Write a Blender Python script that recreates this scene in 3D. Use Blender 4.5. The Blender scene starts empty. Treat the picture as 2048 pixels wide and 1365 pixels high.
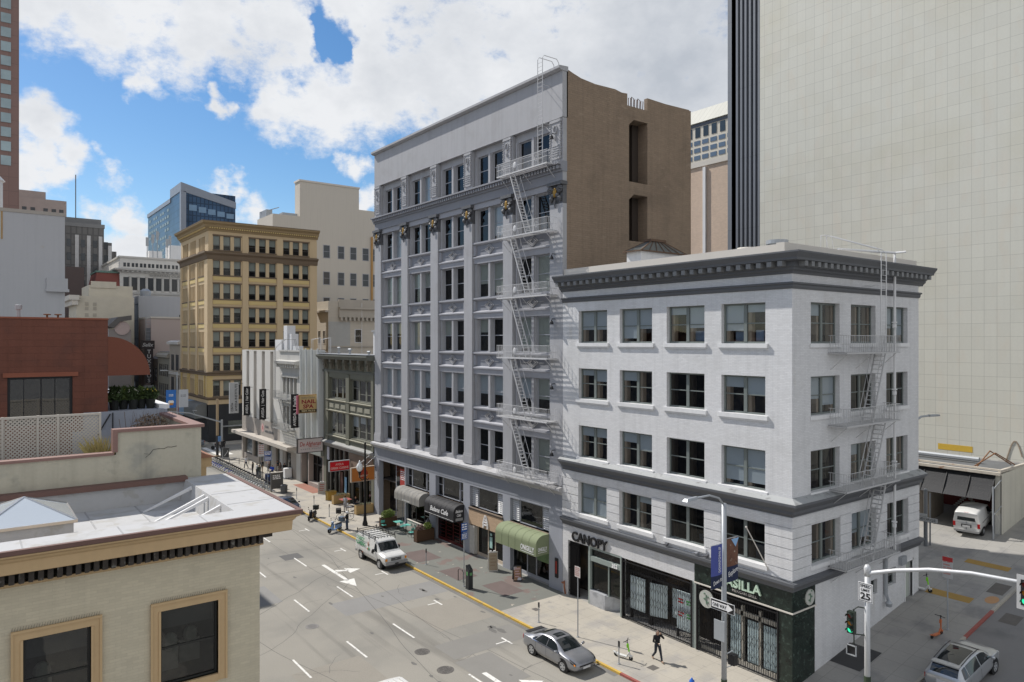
import bpy, bmesh, math, random
from math import sin, cos, tan, pi, radians, sqrt, atan2
from mathutils import Vector, Matrix
R = random.Random(7)
SC = bpy.context.scene
COL = SC.collection
# ------------------------------------------------------------------ materials
MATS = {}
def _n(nt, t, **kw):
    n = nt.nodes.new(t)
    for k, v in kw.items():
        if k in n.inputs.keys(): n.inputs[k].default_value = v
        else: setattr(n, k, v)
    return n
def mat(name, rgb, rough=.8, var=.12, scale=.6, fine=.08, fscale=9., bump=0., brick=None, tile=None,
        streak=0., metal=0., spec=.4, stain=None, patch=None, patch2=None, coat=0., stretch=None):
    """procedural surface: large tone drift, fine grain, optional courses, rain streaks and stains"""
    if name in MATS: return MATS[name]
    m = bpy.data.materials.new(name); MATS[name] = m
    m.use_nodes = True
    nt = m.node_tree; L = nt.links.new
    b = nt.nodes['Principled BSDF']
    b.inputs['Roughness'].default_value = rough
    b.inputs['Metallic'].default_value = metal
    b.inputs['Specular IOR Level'].default_value = spec
    if coat: b.inputs['Coat Weight'].default_value = coat; b.inputs['Coat Roughness'].default_value = .05
    tc = nt.nodes.new('ShaderNodeTexCoord')
    co = tc.outputs['Object']
    def noise(sc, det=4, vec=None, rough=.55):
        n = nt.nodes.new('ShaderNodeTexNoise'); n.inputs['Scale'].default_value = sc
        n.inputs['Detail'].default_value = det; n.inputs['Roughness'].default_value = rough
        L(vec or co, n.inputs['Vector']); return n.outputs['Fac']
    def math_(op, a, b_, clamp=False):
        n = nt.nodes.new('ShaderNodeMath'); n.operation = op; n.use_clamp = clamp
        for i, s in enumerate((a, b_)):
            if isinstance(s, (int, float)): n.inputs[i].default_value = s
            else: L(s, n.inputs[i])
        return n.outputs[0]
    def ramp(fac, lo, hi):
        n = nt.nodes.new('ShaderNodeMapRange'); n.inputs[1].default_value = lo; n.inputs[2].default_value = hi
        L(fac, n.inputs[0]); return n.outputs[0]
    def mix(fac, a, c):
        n = nt.nodes.new('ShaderNodeMix'); n.data_type = 'RGBA'
        if isinstance(fac, (int, float)): n.inputs['Factor'].default_value = fac
        else: L(fac, n.inputs['Factor'])
        for s, k in ((a, 6), (c, 7)):
            if isinstance(s, tuple): n.inputs[k].default_value = (*s, 1)
            else: L(s, n.inputs[k])
        return n.outputs[2]
    val = math_('ADD', math_('MULTIPLY', math_('SUBTRACT', noise(scale), .5), 2 * var),
                math_('MULTIPLY', math_('SUBTRACT', noise(fscale, 3), .5), 2 * fine))
    hgt = None
    if streak:
        mp = nt.nodes.new('ShaderNodeMapping'); mp.inputs['Scale'].default_value = (2.2, 2.2, .1); L(co, mp.inputs[0])
        s = ramp(noise(1.3, 5, mp.outputs[0]), .48, .75)
        val = math_('SUBTRACT', val, math_('MULTIPLY', s, streak))
    col = tuple(rgb)
    if patch:   # (rgb, lo, hi, scale)
        col = mix(ramp(noise(patch[3], 5), patch[1], patch[2]), col, patch[0])
    if patch2:
        mp2 = nt.nodes.new('ShaderNodeMapping'); mp2.inputs['Location'].default_value = (13, 7, 3); mp2.inputs['Scale'].default_value = stretch or (1, 1, 1); L(co, mp2.inputs[0])
        col = mix(ramp(noise(patch2[3], 6, mp2.outputs[0]), patch2[1], patch2[2]), col, patch2[0])
    wv = None
    if brick or tile:
        sep = nt.nodes.new('ShaderNodeSeparateXYZ'); L(co, sep.inputs[0])
        cmb = nt.nodes.new('ShaderNodeCombineXYZ')
        if tile and tile[0] == 'xy':
            L(sep.outputs[0], cmb.inputs[0]); L(sep.outputs[1], cmb.inputs[1])
        else:
            L(math_('ADD', sep.outputs[0], sep.outputs[1]), cmb.inputs[0]); L(sep.outputs[2], cmb.inputs[1])
        bt = nt.nodes.new('ShaderNodeTexBrick'); L(cmb.outputs[0], bt.inputs['Vector'])
        if brick: w, h, mo, dk = brick; bt.offset = .5
        else: _, w, h, mo, dk = tile; bt.offset = 0.
        bt.inputs['Scale'].default_value = 1; bt.inputs['Brick Width'].default_value = w; bt.inputs['Row Height'].default_value = h
        bt.inputs['Mortar Size'].default_value = mo; bt.inputs['Mortar Smooth'].default_value = .3
        bt.inputs['Color1'].default_value = (0, 0, 0, 1); bt.inputs['Color2'].default_value = (1, 1, 1, 1); bt.inputs['Mortar'].default_value = (.5, .5, .5, 1)
        val = math_('ADD', val, math_('MULTIPLY', math_('SUBTRACT', bt.outputs['Color'], .5), .10 if brick else .055))
        val = math_('SUBTRACT', val, math_('MULTIPLY', bt.outputs['Fac'], dk))
        hgt = math_('SUBTRACT', 1, bt.outputs['Fac'])
    hsv = nt.nodes.new('ShaderNodeHueSaturation')
    if isinstance(col, tuple): hsv.inputs['Color'].default_value = (*col, 1)
    else: L(col, hsv.inputs['Color'])
    L(math_('ADD', val, 1., False), hsv.inputs['Value'])
    L(hsv.outputs[0], b.inputs['Base Color'])
    if bump:
        bp = nt.nodes.new('ShaderNodeBump'); bp.inputs['Strength'].default_value = bump; bp.inputs['Distance'].default_value = .03
        h = noise(fscale * 1.5, 4)
        if hgt is not None: h = math_('ADD', math_('MULTIPLY', h, .5), hgt)
        L(h, bp.inputs['Height']); L(bp.outputs[0], b.inputs['Normal'])
    return m
def glassmat(name, tint=(.5, .53, .55), refl=.0, rough=.02, wob=.02, thr=.62):
    """window glass: fresnel mirror over a tinted see-through"""
    if name in MATS: return MATS[name]
    m = bpy.data.materials.new(name); MATS[name] = m; m.use_nodes = True
    nt = m.node_tree; L = nt.links.new; nt.nodes.clear()
    o = nt.nodes.new('ShaderNodeOutputMaterial')
    tr = nt.nodes.new('ShaderNodeBsdfTransparent'); tr.inputs[0].default_value = (*[thr * c / .53 for c in tint], 1)
    gl = nt.nodes.new('ShaderNodeBsdfGlossy'); gl.inputs[0].default_value = (.9, .92, .95, 1); gl.inputs['Roughness'].default_value = rough
    lw = nt.nodes.new('ShaderNodeLayerWeight'); pw = nt.nodes.new('ShaderNodeMath'); pw.operation = 'POWER'; pw.inputs[1].default_value = 4.; L(lw.outputs['Facing'], pw.inputs[0])
    ad = nt.nodes.new('ShaderNodeMath'); ad.operation = 'MULTIPLY_ADD'; ad.use_clamp = True; ad.inputs[1].default_value = .6; ad.inputs[2].default_value = .02 + refl
    mx = nt.nodes.new('ShaderNodeMixShader')
    tc = nt.nodes.new('ShaderNodeTexCoord'); ns = nt.nodes.new('ShaderNodeTexNoise'); ns.inputs['Scale'].default_value = 1.1
    bp = nt.nodes.new('ShaderNodeBump'); bp.inputs['Strength'].default_value = wob; bp.inputs['Distance'].default_value = .2
    L(tc.outputs['Object'], ns.inputs[0]); L(ns.outputs[0], bp.inputs['Height']); L(bp.outputs[0], gl.inputs['Normal'])
    L(pw.outputs[0], ad.inputs[0]); L(ad.outputs[0], mx.inputs[0]); L(tr.outputs[0], mx.inputs[1]); L(gl.outputs[0], mx.inputs[2]); L(mx.outputs[0], o.inputs[0])
    return m
def emis(name, rgb, s):
    m = mat(name, rgb, .4, 0, fine=0); b = m.node_tree.nodes['Principled BSDF']
    b.inputs['Emission Color'].default_value = (*rgb, 1); b.inputs['Emission Strength'].default_value = s
    return m
# ------------------------------------------------------------------ mesh builder
ORG = {}
class MB:
    def __init__(s): s.v = []; s.f = []; s.mi = []
    def add(s, vs, fs, m=0):
        o = len(s.v); s.v += [tuple(p) for p in vs]; s.f += [tuple(i + o for i in f) for f in fs]; s.mi += [m] * len(fs); return s
    def box(s, x0, x1, y0, y1, z0, z1, m=0):
        return s.hexa([(x0, y0, z0), (x1, y0, z0), (x1, y1, z0), (x0, y1, z0), (x0, y0, z1), (x1, y0, z1), (x1, y1, z1), (x0, y1, z1)], m)
    def hexa(s, p, m=0):
        return s.add(p, [(0, 3, 2, 1), (4, 5, 6, 7), (0, 1, 5, 4), (1, 2, 6, 5), (2, 3, 7, 6), (3, 0, 4, 7)], m)
    def quad(s, a, b, c, d, m=0): return s.add([a, b, c, d], [(0, 1, 2, 3)], m)
    def tube(s, pts, r, n=6, m=0, closed=False, r2=None):
        pts = [Vector(p) for p in pts]; N = len(pts); rings = []
        for i, p in enumerate(pts):
            if closed: t = pts[(i + 1) % N] - pts[i - 1]
            else: t = pts[min(i + 1, N - 1)] - pts[max(i - 1, 0)]
            t = t.normalized() if t.length > 1e-9 else Vector((0, 0, 1))
            up = Vector((0, 0, 1)) if abs(t.z) < .95 else Vector((1, 0, 0))
            a = t.cross(up).normalized(); b = a.cross(t)
            rr = r if r2 is None else r + (r2 - r) * i / max(1, N - 1)
            rings.append([p + a * (rr * cos(2 * pi * k / n + pi / n)) + b * (rr * sin(2 * pi * k / n + pi / n)) for k in range(n)])
        vs = [q for g in rings for q in g]; fs = []
        for i in range(N if closed else N - 1):
            j = (i + 1) % N
            for k in range(n): fs.append((i * n + k, i * n + (k + 1) % n, j * n + (k + 1) % n, j * n + k))
        if not closed: fs += [tuple(range(n - 1, -1, -1)), tuple((N - 1) * n + k for k in range(n))]
        return s.add(vs, fs, m)
    def lathe(s, prof, c=(0, 0, 0), n=14, m=0, ax='z'):
        vs = []; fs = []
        for r, h in prof:
            for k in range(n):
                a = 2 * pi * k / n; u, w = r * cos(a), r * sin(a)
                q = {'z': (u, w, h), 'x': (h, u, w), 'y': (w, h, u)}[ax]
                vs.append((q[0] + c[0], q[1] + c[1], q[2] + c[2]))
        for i in range(len(prof) - 1):
            for k in range(n): fs.append((i * n + k, i * n + (k + 1) % n, (i + 1) * n + (k + 1) % n, (i + 1) * n + k))
        fs += [tuple(range(n - 1, -1, -1)), tuple((len(prof) - 1) * n + k for k in range(n))]
        return s.add(vs, fs, m)
    def ball(s, c, r, nu=12, nv=8, m=0):
        if isinstance(r, (int, float)): r = (r, r, r)
        pr = [(sin(pi * i / nv), -cos(pi * i / nv)) for i in range(1, nv)]
        o = len(s.v); vs = [(c[0] + r[0] * a * cos(2 * pi * k / nu), c[1] + r[1] * a * sin(2 * pi * k / nu), c[2] + r[2] * h) for a, h in pr for k in range(nu)]
        vs += [(c[0], c[1], c[2] - r[2]), (c[0], c[1], c[2] + r[2])]; B, T = len(vs) - 2, len(vs) - 1; fs = []
        for i in range(nv - 2):
            for k in range(nu): fs.append((i * nu + k, i * nu + (k + 1) % nu, (i + 1) * nu + (k + 1) % nu, (i + 1) * nu + k))
        for k in range(nu): fs += [(B, (k + 1) % nu, k), (T, (nv - 2) * nu + k, (nv - 2) * nu + (k + 1) % nu)]
        return s.add(vs, fs, m)
    def prism(s, poly, ax, lo, hi, m=0):
        """extrude a 2-D outline along an axis ('x': poly is (y,z); 'y': (x,z); 'z': (x,y))"""
        f = {'x': lambda a, b, h: (h, a, b), 'y': lambda a, b, h: (a, h, b), 'z': lambda a, b, h: (a, b, h)}[ax]
        n = len(poly); vs = [f(a, b, lo) for a, b in poly] + [f(a, b, hi) for a, b in poly]
        fs = [tuple(range(n - 1, -1, -1)), tuple(range(n, 2 * n))] + [(k, (k + 1) % n, n + (k + 1) % n, n + k) for k in range(n)]
        return s.add(vs, fs, m)
    def cap(s, a, b, ra, rb, n=10):
        """closed tapered capsule for bodies"""
        a, b = Vector(a), Vector(b); t = (b - a)
        if t.length < 1e-6: return s.ball(a, max(ra, rb))
        s.tube([a - t.normalized() * ra * .45, a, b, b + t.normalized() * rb * .45], ra, n) if False else None
        u = t.normalized(); P = [(a - u * ra * .95, ra * .3), (a - u * ra * .6, ra * .8), (a, ra), (b, rb), (b + u * rb * .6, rb * .8), (b + u * rb * .95, rb * .3)]
        up = Vector((0, 0, 1)) if abs(u.z) < .95 else Vector((1, 0, 0)); e = u.cross(up).normalized(); g = e.cross(u)
        vs = [p + e * (r * cos(2 * pi * k / n)) + g * (r * sin(2 * pi * k / n)) for p, r in P for k in range(n)]
        fs = [(i * n + k, i * n + (k + 1) % n, (i + 1) * n + (k + 1) % n, (i + 1) * n + k) for i in range(5) for k in range(n)]
        fs += [tuple(range(n - 1, -1, -1)), tuple(5 * n + k for k in range(n))]
        return s.add(vs, fs)
    def parts(s, name, m, parent, **k):
        """one object for each separate piece"""
        par = list(range(len(s.v)))
        def fd(i):
            while par[i] != i: par[i] = par[par[i]]; i = par[i]
            return i
        for f in s.f:
            for i in f[1:]: par[fd(i)] = fd(f[0])
        gr = {}
        for f in s.f: gr.setdefault(fd(f[0]), []).append(f)
        out = []
        for fs in gr.values():
            ix = sorted({i for f in fs for i in f}); mp = {i: j for j, i in enumerate(ix)}; q = MB(); q.add([s.v[i] for i in ix], [tuple(mp[i] for i in f) for f in fs]); out.append(q.build(name, m, parent, **k))
        return out
    def xf(s, M):
        s.v = [tuple(M @ Vector(p)) for p in s.v]; return s
    def build(s, name, m, parent=None, smooth=False, bevel=0, loc=None, label=None):
        me = bpy.data.meshes.new(name)
        g = ORG.get(parent.name, Vector((0, 0, 0))) if parent else Vector(loc or (0, 0, 0))
        me.from_pydata([(p[0] - g[0], p[1] - g[1], p[2] - g[2]) for p in s.v], [], s.f)
        ms = m if isinstance(m, (list, tuple)) else [m]
        for q in ms: me.materials.append(q)
        if len(ms) > 1: me.polygons.foreach_set('material_index', s.mi)
        bm = bmesh.new(); bm.from_mesh(me); bmesh.ops.recalc_face_normals(bm, faces=bm.faces); bm.to_mesh(me); bm.free()
        if smooth:
            me.polygons.foreach_set('use_smooth', [True] * len(me.polygons))
        me.update()
        o = bpy.data.objects.new(name, me); COL.objects.link(o)
        if parent: o.parent = parent
        elif loc: o.location = loc
        ORG[o.name] = g
        if bevel:
            bv = o.modifiers.new('bevel', 'BEVEL'); bv.width = bevel; bv.segments = 2; bv.limit_method = 'ANGLE'
        if label: o['label'] = label
        return o
def tag(o, label=None, cat=None, group=None, kind=None):
    for k, v in (('label', label), ('category', cat), ('group', group), ('kind', kind)):
        if v: o[k] = v
    return o
def thing(name, label, cat, loc=(0, 0, 0), group=None):
    o = bpy.data.objects.new(name, None); COL.objects.link(o); o.location = loc; o.empty_display_size = .3
    ORG[o.name] = Vector(loc); return tag(o, label, cat, group)
KIDS = {}
def copy_tree(o, parent=None):
    c = o.copy(); COL.objects.link(c)
    if parent: c.parent = parent
    for ch in list(o.children): copy_tree(ch, c)
    return c
USED = set()
def put(proto, loc, rz=0, label=None, group=None, rx=0, ry=0, scale=None):
    """the first call moves the prototype itself, later calls copy it with its parts"""
    if proto.name in USED: o = copy_tree(proto)
    else: USED.add(proto.name); o = proto
    o.location = loc; o.rotation_euler = (rx, ry, rz)
    if scale: o.scale = (scale,) * 3
    if label: o['label'] = label
    if group: o['group'] = group
    return o
class Face:
    """a facade plane: 'x' is X=c looking towards -X (u runs along Y); 'y' is Y=c looking towards -Y (u runs along X)"""
    def __init__(s, ax, c): s.ax = ax; s.c = c
    def P(s, u, n, z): return (s.c - n, u, z) if s.ax == 'x' else (u, s.c - n, z)
    def box(s, mb, u0, u1, n0, n1, z0, z1, m=0):
        a, b = s.P(min(u0, u1), n0, z0), s.P(max(u0, u1), n1, z1)
        return mb.box(min(a[0], b[0]), max(a[0], b[0]), min(a[1], b[1]), max(a[1], b[1]), min(a[2], b[2]), max(a[2], b[2]), m)
    def wall(s, mb, u0, u1, z0, z1, holes, depth=.35, n=0, m=0, mr=0):
        us = sorted({u0, u1, *[h[0] for h in holes], *[h[1] for h in holes]}); zs = sorted({z0, z1, *[h[2] for h in holes], *[h[3] for h in holes]})
        us = [u for u in us if u0 <= u <= u1]; zs = [z for z in zs if z0 <= z <= z1]
        for i in range(len(us) - 1):
            for j in range(len(zs) - 1):
                cu, cz = (us[i] + us[i + 1]) / 2, (zs[j] + zs[j + 1]) / 2
                if any(h[0] < cu < h[1] and h[2] < cz < h[3] for h in holes): continue
                mb.quad(s.P(us[i], n, zs[j]), s.P(us[i + 1], n, zs[j]), s.P(us[i + 1], n, zs[j + 1]), s.P(us[i], n, zs[j + 1]), m)
        for a, b, c, d in holes:
            P = s.P; e = n - depth
            mb.quad(P(a, n, c), P(a, n, d), P(a, e, d), P(a, e, c), mr); mb.quad(P(b, n, c), P(b, e, c), P(b, e, d), P(b, n, d), mr)
            mb.quad(P(a, n, d), P(b, n, d), P(b, e, d), P(a, e, d), mr); mb.quad(P(a, n, c), P(a, e, c), P(b, e, c), P(b, n, c), mr)
    def mold(s, mb, u0, u1, prof, m=0, ends=True):
        """cornice: outline (n,z) swept along u"""
        k = len(prof); vs = [s.P(u, n, z) for u in (u0, u1) for n, z in prof]
        fs = [(i, (i + 1) % k, k + (i + 1) % k, k + i) for i in range(k)]
        if ends: fs += [tuple(range(k)), tuple(range(2 * k - 1, k - 1, -1))]
        mb.add(vs, fs, m)
def corner_mold(mb, xf, y0, y1, x1, prof, m=0):
    """mitred cornice round a corner: along X=xf (from y1 down to y0) then along Y=y0 (to x1)"""
    k = len(prof); vs = [(xf - n, y1, z) for n, z in prof] + [(xf - n, y0 - n, z) for n, z in prof] + [(x1, y0 - n, z) for n, z in prof]
    fs = [(r * k + i, r * k + (i + 1) % k, (r + 1) * k + (i + 1) % k, (r + 1) * k + i) for r in (0, 1) for i in range(k)]
    fs += [tuple(range(k)), tuple(range(3 * k - 1, 2 * k - 1, -1))]; mb.add(vs, fs, m)
# ---- windows -------------------------------------------------------
WC = {}
def cached(key, make, name, m, parent, at):
    """one mesh per size, shared; placed at its world point"""
    if key not in WC:
        o = make().build(name, m, None); WC[key] = o.data; bpy.data.objects.remove(o)
    o = bpy.data.objects.new(name, WC[key]); COL.objects.link(o); o.parent = parent
    g = ORG.get(parent.name, Vector((0, 0, 0))); o.location = Vector(at) - g - PL(parent); ORG[o.name] = Vector(at)
    return o
def PL(o):   # location of a placed part inside its thing
    v = Vector((0, 0, 0))
    return v
def window(root, F, u0, u1, z0, z1, n, fm, gm, blind=0., bm=None, lites=1, mw=.14, fw=.07, rail=.5, name='window', deep=.09):
    w, h = u1 - u0, z1 - z0; D = Face(F.ax, 0)
    def mk():
        b = MB(); D.box(b, 0, fw, -deep, 0, 0, h); D.box(b, w - fw, w, -deep, 0, 0, h); D.box(b, fw, w - fw, -deep, -.003, h - fw, h); D.box(b, fw, w - fw, -deep, -.003, 0, fw)
        lw = (w - 2 * fw - (lites - 1) * mw) / lites
        for i in range(1, lites):
            a = fw + i * lw + (i - 1) * mw; D.box(b, a, a + mw, -deep, .02, fw, h - fw)
        if rail:
            for i in range(lites):
                a = fw + i * (lw + mw); D.box(b, a, a + lw, -deep * .8, -.02, h * rail - .03, h * rail + .03)
        return b
    o = cached(('fr', F.ax, round(w, 2), round(h, 2), lites, mw, fw, rail, fm.name), mk, name, fm, root, F.P(u0, n, z0))
    rl = root.name
    def mg(): return MB().quad(D.P(fw, 0, fw), D.P(w - fw, 0, fw), D.P(w - fw, 0, h - fw), D.P(fw, 0, h - fw))
    def child(key, make, nm, m, nn):
        if key not in WC:
            q = make().build(nm, m, None); WC[key] = q.data; bpy.data.objects.remove(q)
        q = bpy.data.objects.new(nm, WC[key]); COL.objects.link(q); q.parent = o; q.location = D.P(0, nn, 0)
    child(('gl', F.ax, round(w, 2), round(h, 2), fw, gm.name), mg, 'pane', gm, -.05)
    if blind and bm:
        fr = blind if isinstance(blind, (list, tuple)) else [blind] * lites
        key = ('bl', F.ax, round(w, 2), round(h, 2), lites, mw, fw, tuple(round(x, 1) for x in fr), bm.name)
        def mbl():
            b = MB(); lw = (w - 2 * fw - (lites - 1) * mw) / lites
            for i, x in enumerate(fr):
                x = round(x, 1)
                if x > 0:
                    a = fw + i * (lw + mw); zz = h - fw - (h - 2 * fw) * x
                    D.box(b, a, a + lw, -.02, 0, zz, h - fw)
            return b
        child(key, mbl, 'blind', bm, -.075)
    return o
# ---- lettering -----------------------------------------------------
def text(body, m, parent, origin, ud, vd, cap=.3, width=None, ext=.01, shear=0, bold=0, align='LEFT', name='lettering', spacing=1.):
    cu = bpy.data.curves.new(name, 'FONT'); cu.body = body; cu.size = cap / .69; cu.shear = shear; cu.offset = bold; cu.extrude = ext
    cu.resolution_u = 3; cu.space_character = spacing
    t = bpy.data.objects.new('t', cu); COL.objects.link(t); bpy.context.view_layer.update()
    me = bpy.data.meshes.new_from_object(t.evaluated_get(bpy.context.evaluated_depsgraph_get()))
    bpy.data.objects.remove(t); bpy.data.curves.remove(cu)
    xs = [v.co.x for v in me.vertices]; lo, hi = min(xs), max(xs); sx = width / (hi - lo) if width else 1
    off = {'LEFT': lo, 'CENTER': (lo + hi) / 2}[align]
    ud, vd, o = Vector(ud).normalized(), Vector(vd).normalized(), Vector(origin); nd = ud.cross(vd)
    g = ORG.get(parent.name, Vector((0, 0, 0))) if parent else Vector((0, 0, 0))
    for v in me.vertices: v.co = o - g + ud * ((v.co.x - off) * sx) + vd * v.co.y + nd * v.co.z
    me.materials.clear(); me.materials.append(m)
    ob = bpy.data.objects.new(name, me); COL.objects.link(ob); ob.parent = parent; ORG[ob.name] = g
    return ob
def lines(parent, m, o, ud, w, rows, h=.05, gap=1.9, n=(0, -1, 0), name='small_print'):
    """rows of print too small to read: short bars with word gaps"""
    b = MB(); rr = random.Random(int(abs(o[0] * 31 + o[1] * 17 + o[2] * 7) * 10)); ud = Vector(ud).normalized(); o = Vector(o); nn = Vector(n) * .004; up = Vector((0, 0, 1)) if abs(nn.z) < .003 else Vector((0, 1, 0))
    for r in range(rows):
        x = 0.; z = -r * h * gap
        while x < w - h:
            l = min(rr.uniform(1.2, 4.5) * h, w - x); q = [o + ud * x + up * z, o + ud * (x + l) + up * z, o + ud * (x + l) + up * (z - h), o + ud * x + up * (z - h)]
            b.add([p + nn for p in q], [(0, 1, 2, 3)]); x += l + h * .5
    return b.build(name, m, parent)
def bake(obj):
    """apply modifiers into a plain mesh"""
    bpy.context.view_layer.update()
    me = bpy.data.meshes.new_from_object(obj.evaluated_get(bpy.context.evaluated_depsgraph_get()))
    ms = [s.material for s in obj.material_slots]; obj.modifiers.clear(); obj.data = me
    return obj
def gz(x): return .15 * max(0., x - 34.1)
# ------------------------------------------------------------------ palette
C = lambda r, g, b: tuple(((c / 255 + .055) / 1.055) ** 2.4 if c > 10 else c / 255 / 12.92 for c in (r, g, b))
M_gray = mat('gray_paint', (.372, .375, .392), .75, .07, .25, .04, 6, .1, streak=.12, patch=((.34, .34, .352), .52, .66, .5))
M_gray2 = mat('gray_paint_mid', (.25, .257, .285), .75, .07, .4, .03, 8, streak=.08)
M_grayd = mat('gray_paint_dark', (.15, .155, .17), .7, .1, .5, .05)
M_graypanel = mat('blue_gray_panel', (.245, .26, .295), .6, .06, .5, .03, tile=('w', .9, 30, .006, .35), streak=.06)
M_bronze = mat('dark_bronze', (.10, .102, .11), .55, .3, 4, .2, 20, .4)
M_gold = mat('gold_shield', (.33, .19, .035), .4, .1, metal=.4)
M_brown = mat('brown_wall', (.26, .195, .14), .9, .10, .35, .12, 9, .6, brick=(.5, .16, .008, .16), streak=.14, patch=((.20, .15, .11), .5, .68, .22), patch2=((.30, .23, .17), .62, .7, .5), stretch=(1, 1, 2.5))
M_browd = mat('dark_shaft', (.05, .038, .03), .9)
M_white = mat('white_brick', (.655, .655, .66), .8, .05, .3, .04, 8, .35, brick=(.28, .085, .008, .16), streak=.09, patch=((.61, .61, .61), .5, .64, .28), patch2=((.56, .545, .52), .64, .76, .8), stretch=(1, 1, .3))
M_whites = mat('white_stone', (.70, .70, .70), .8, .06, .6, .04, streak=.08)
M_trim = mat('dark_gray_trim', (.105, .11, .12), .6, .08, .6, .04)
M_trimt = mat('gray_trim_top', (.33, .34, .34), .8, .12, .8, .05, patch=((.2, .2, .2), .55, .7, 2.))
M_cream = mat('cream_slab', (.62, .58, .52), .85, .08, .5, .04)
M_sash = mat('gray_green_sash', (.16, .18, .17), .5, .08)
M_sashd = mat('dark_sash', (.10, .10, .10), .5, .08)
M_sashg = mat('gray_sash', (.36, .37, .40), .6, .06)
M_tan = mat('tan_jamb', (.52, .39, .28), .7, .1)
M_glass = glassmat('window_glass', (.5, .53, .55), .04)
M_glassd = glassmat('dark_glass', (.3, .32, .33), .02, thr=.35)
M_glassb = glassmat('blue_glass', (.12, .2, .3), .25, thr=.2)
M_room = mat('dim_room', (.055, .048, .042), .95, .5, .7, .2, patch=((.10, .075, .05), .5, .6, .9), patch2=((.008, .008, .01), .5, .62, .8))
M_blind = mat('white_blind', (.70, .73, .74), .9, .04, .5, .02)
M_blindc = mat('cream_blind', (.60, .60, .51), .9, .05, .5, .02)
M_steelw = mat('white_painted_steel', (.68, .68, .68), .55, .08, 2, .04)
M_black = mat('black_paint', (.015, .015, .017), .5, .1)
M_blackm = mat('black_metal', (.02, .02, .022), .4, .1, metal=.3)
M_galv = mat('galvanised_steel', (.36, .38, .40), .45, .12, 1.2, .05, metal=.3)
M_silver = mat('bright_steel', (.6, .6, .6), .3, .05, metal=.9)
M_wht = mat('white_letters', (.8, .8, .8), .6, .02)
M_conc = mat('concrete_walk', (.40, .368, .312), .9, .13, .35, .12, 11, .15, tile=('xy', 1.15, 1.15, .012, .28), patch=((.33, .31, .28), .5, .62, .5), patch2=((.26, .25, .23), .62, .72, 1.7))
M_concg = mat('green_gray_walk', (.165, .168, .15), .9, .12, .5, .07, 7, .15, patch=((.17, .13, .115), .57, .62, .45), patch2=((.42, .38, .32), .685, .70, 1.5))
M_road = mat('old_asphalt', (.282, .266, .232), .92, .09, .22, .22, 17, .2, patch=((.235, .225, .20), .5, .62, .12), patch2=((.155, .147, .13), .55, .78, 1.1), stretch=(.9, .045, 1))
M_paint = mat('road_paint', (.70, .69, .65), .8, .1, 3, .1, patch=((.3, .29, .28), .56, .72, 4.))
M_yellow = mat('yellow_curb', (.55, .36, .07), .8, .15, 1.5, .1, patch=((.36, .28, .15), .55, .7, 2.5))
M_redc = mat('red_curb', (.30, .09, .075), .8, .15, 1.5, .1)
M_rubber = mat('tyre_rubber', (.018, .018, .019), .85, .1)
M_dark = mat('dark_plastic', (.03, .03, .033), .5, .08)
M_chrome = mat('chrome', (.7, .7, .72), .12, 0, fine=0, metal=1.)
M_red = mat('red_lens', (.45, .02, .02), .2, 0, fine=0); M_amber = mat('amber_lens', (.75, .28, .02), .2, 0, fine=0)
M_lens = mat('clear_lens', (.6, .62, .62), .1, 0, fine=0, spec=.8)
M_autoglass = mat('car_glass', (.012, .016, .017), .04, 0, fine=0, spec=.9)
M_plate = mat('plate_white', (.6, .6, .6), .5, .05)
# ================================================================== GROUND
ZR = -.12
tag(MB().quad((-3000, -3000, -.6), (3000, -3000, -.6), (3000, 4000, -.6), (-3000, 4000, -.6)).build('ground', mat('city_ground', (.2, .195, .19), .95)), kind='structure')
tag(MB().quad((9.5, -60, ZR), (28.2, -60, ZR), (28.2, 600, ZR), (9.5, 600, ZR)).build('road', M_road), kind='structure')
b = MB(); b.quad((28.2, 114.5, ZR), (300, 114.5, ZR), (300, 133.5, ZR), (28.2, 133.5, ZR)); b.quad((-200, 114.5, ZR), (9.5, 114.5, ZR), (9.5, 133.5, ZR), (-200, 133.5, ZR))
tag(b.build('cross_street', M_road), kind='structure')
xs = [28.2, 34.1, 40, 50, 60, 80, 120]
b = MB(); M_pine = mat('side_street_asphalt', (.20, .195, .19), .92, .12, .3, .07, 18, .15, patch=((.13, .13, .13), .52, .66, .25))
for a, c in zip(xs, xs[1:]): b.quad((a, 3, ZR + gz(a)), (c, 3, ZR + gz(c)), (c, 16.7, ZR + gz(c)), (a, 16.7, ZR + gz(a)))
tag(b.build('side_street', M_pine), kind='structure')
def slab(name, x0, x1, y0, y1, m, z=0., t=.13):
    return tag(MB().box(x0, x1, y0, y1, z - t, z).build(name, m), kind='structure')
KW = .16
slab('sidewalk', 28.2 + KW, 34.1, 16.7 + KW, 38.75, M_conc)
slab('sidewalk', 28.2 + KW, 36, 38.75, 63.0, M_concg)
slab('sidewalk', 28.2 + KW, 36, 63.0, 114.5, M_conc)
slab('sidewalk', 28.2, 34.2, 133.5, 500, M_conc); slab('sidewalk', 34.2, 60, 130.5, 134.2, M_conc, -.01)
slab('sidewalk', 3.5, 9.5, -60, 112, M_conc); slab('sidewalk', 3.5, 9.5, 136, 500, M_conc)
b = MB()
for a, c in zip([34.1, 40, 48, 60, 80, 120], [40, 48, 60, 80, 120]):
    b.hexa([(a, 16.7 + KW, gz(a) - .13), (c, 16.7 + KW, gz(c) - .13), (c, 70, gz(c) - .13), (a, 70, gz(a) - .13), (a, 16.7 + KW, gz(a)), (c, 16.7 + KW, gz(c)), (c, 70, gz(c)), (a, 70, gz(a))])
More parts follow.
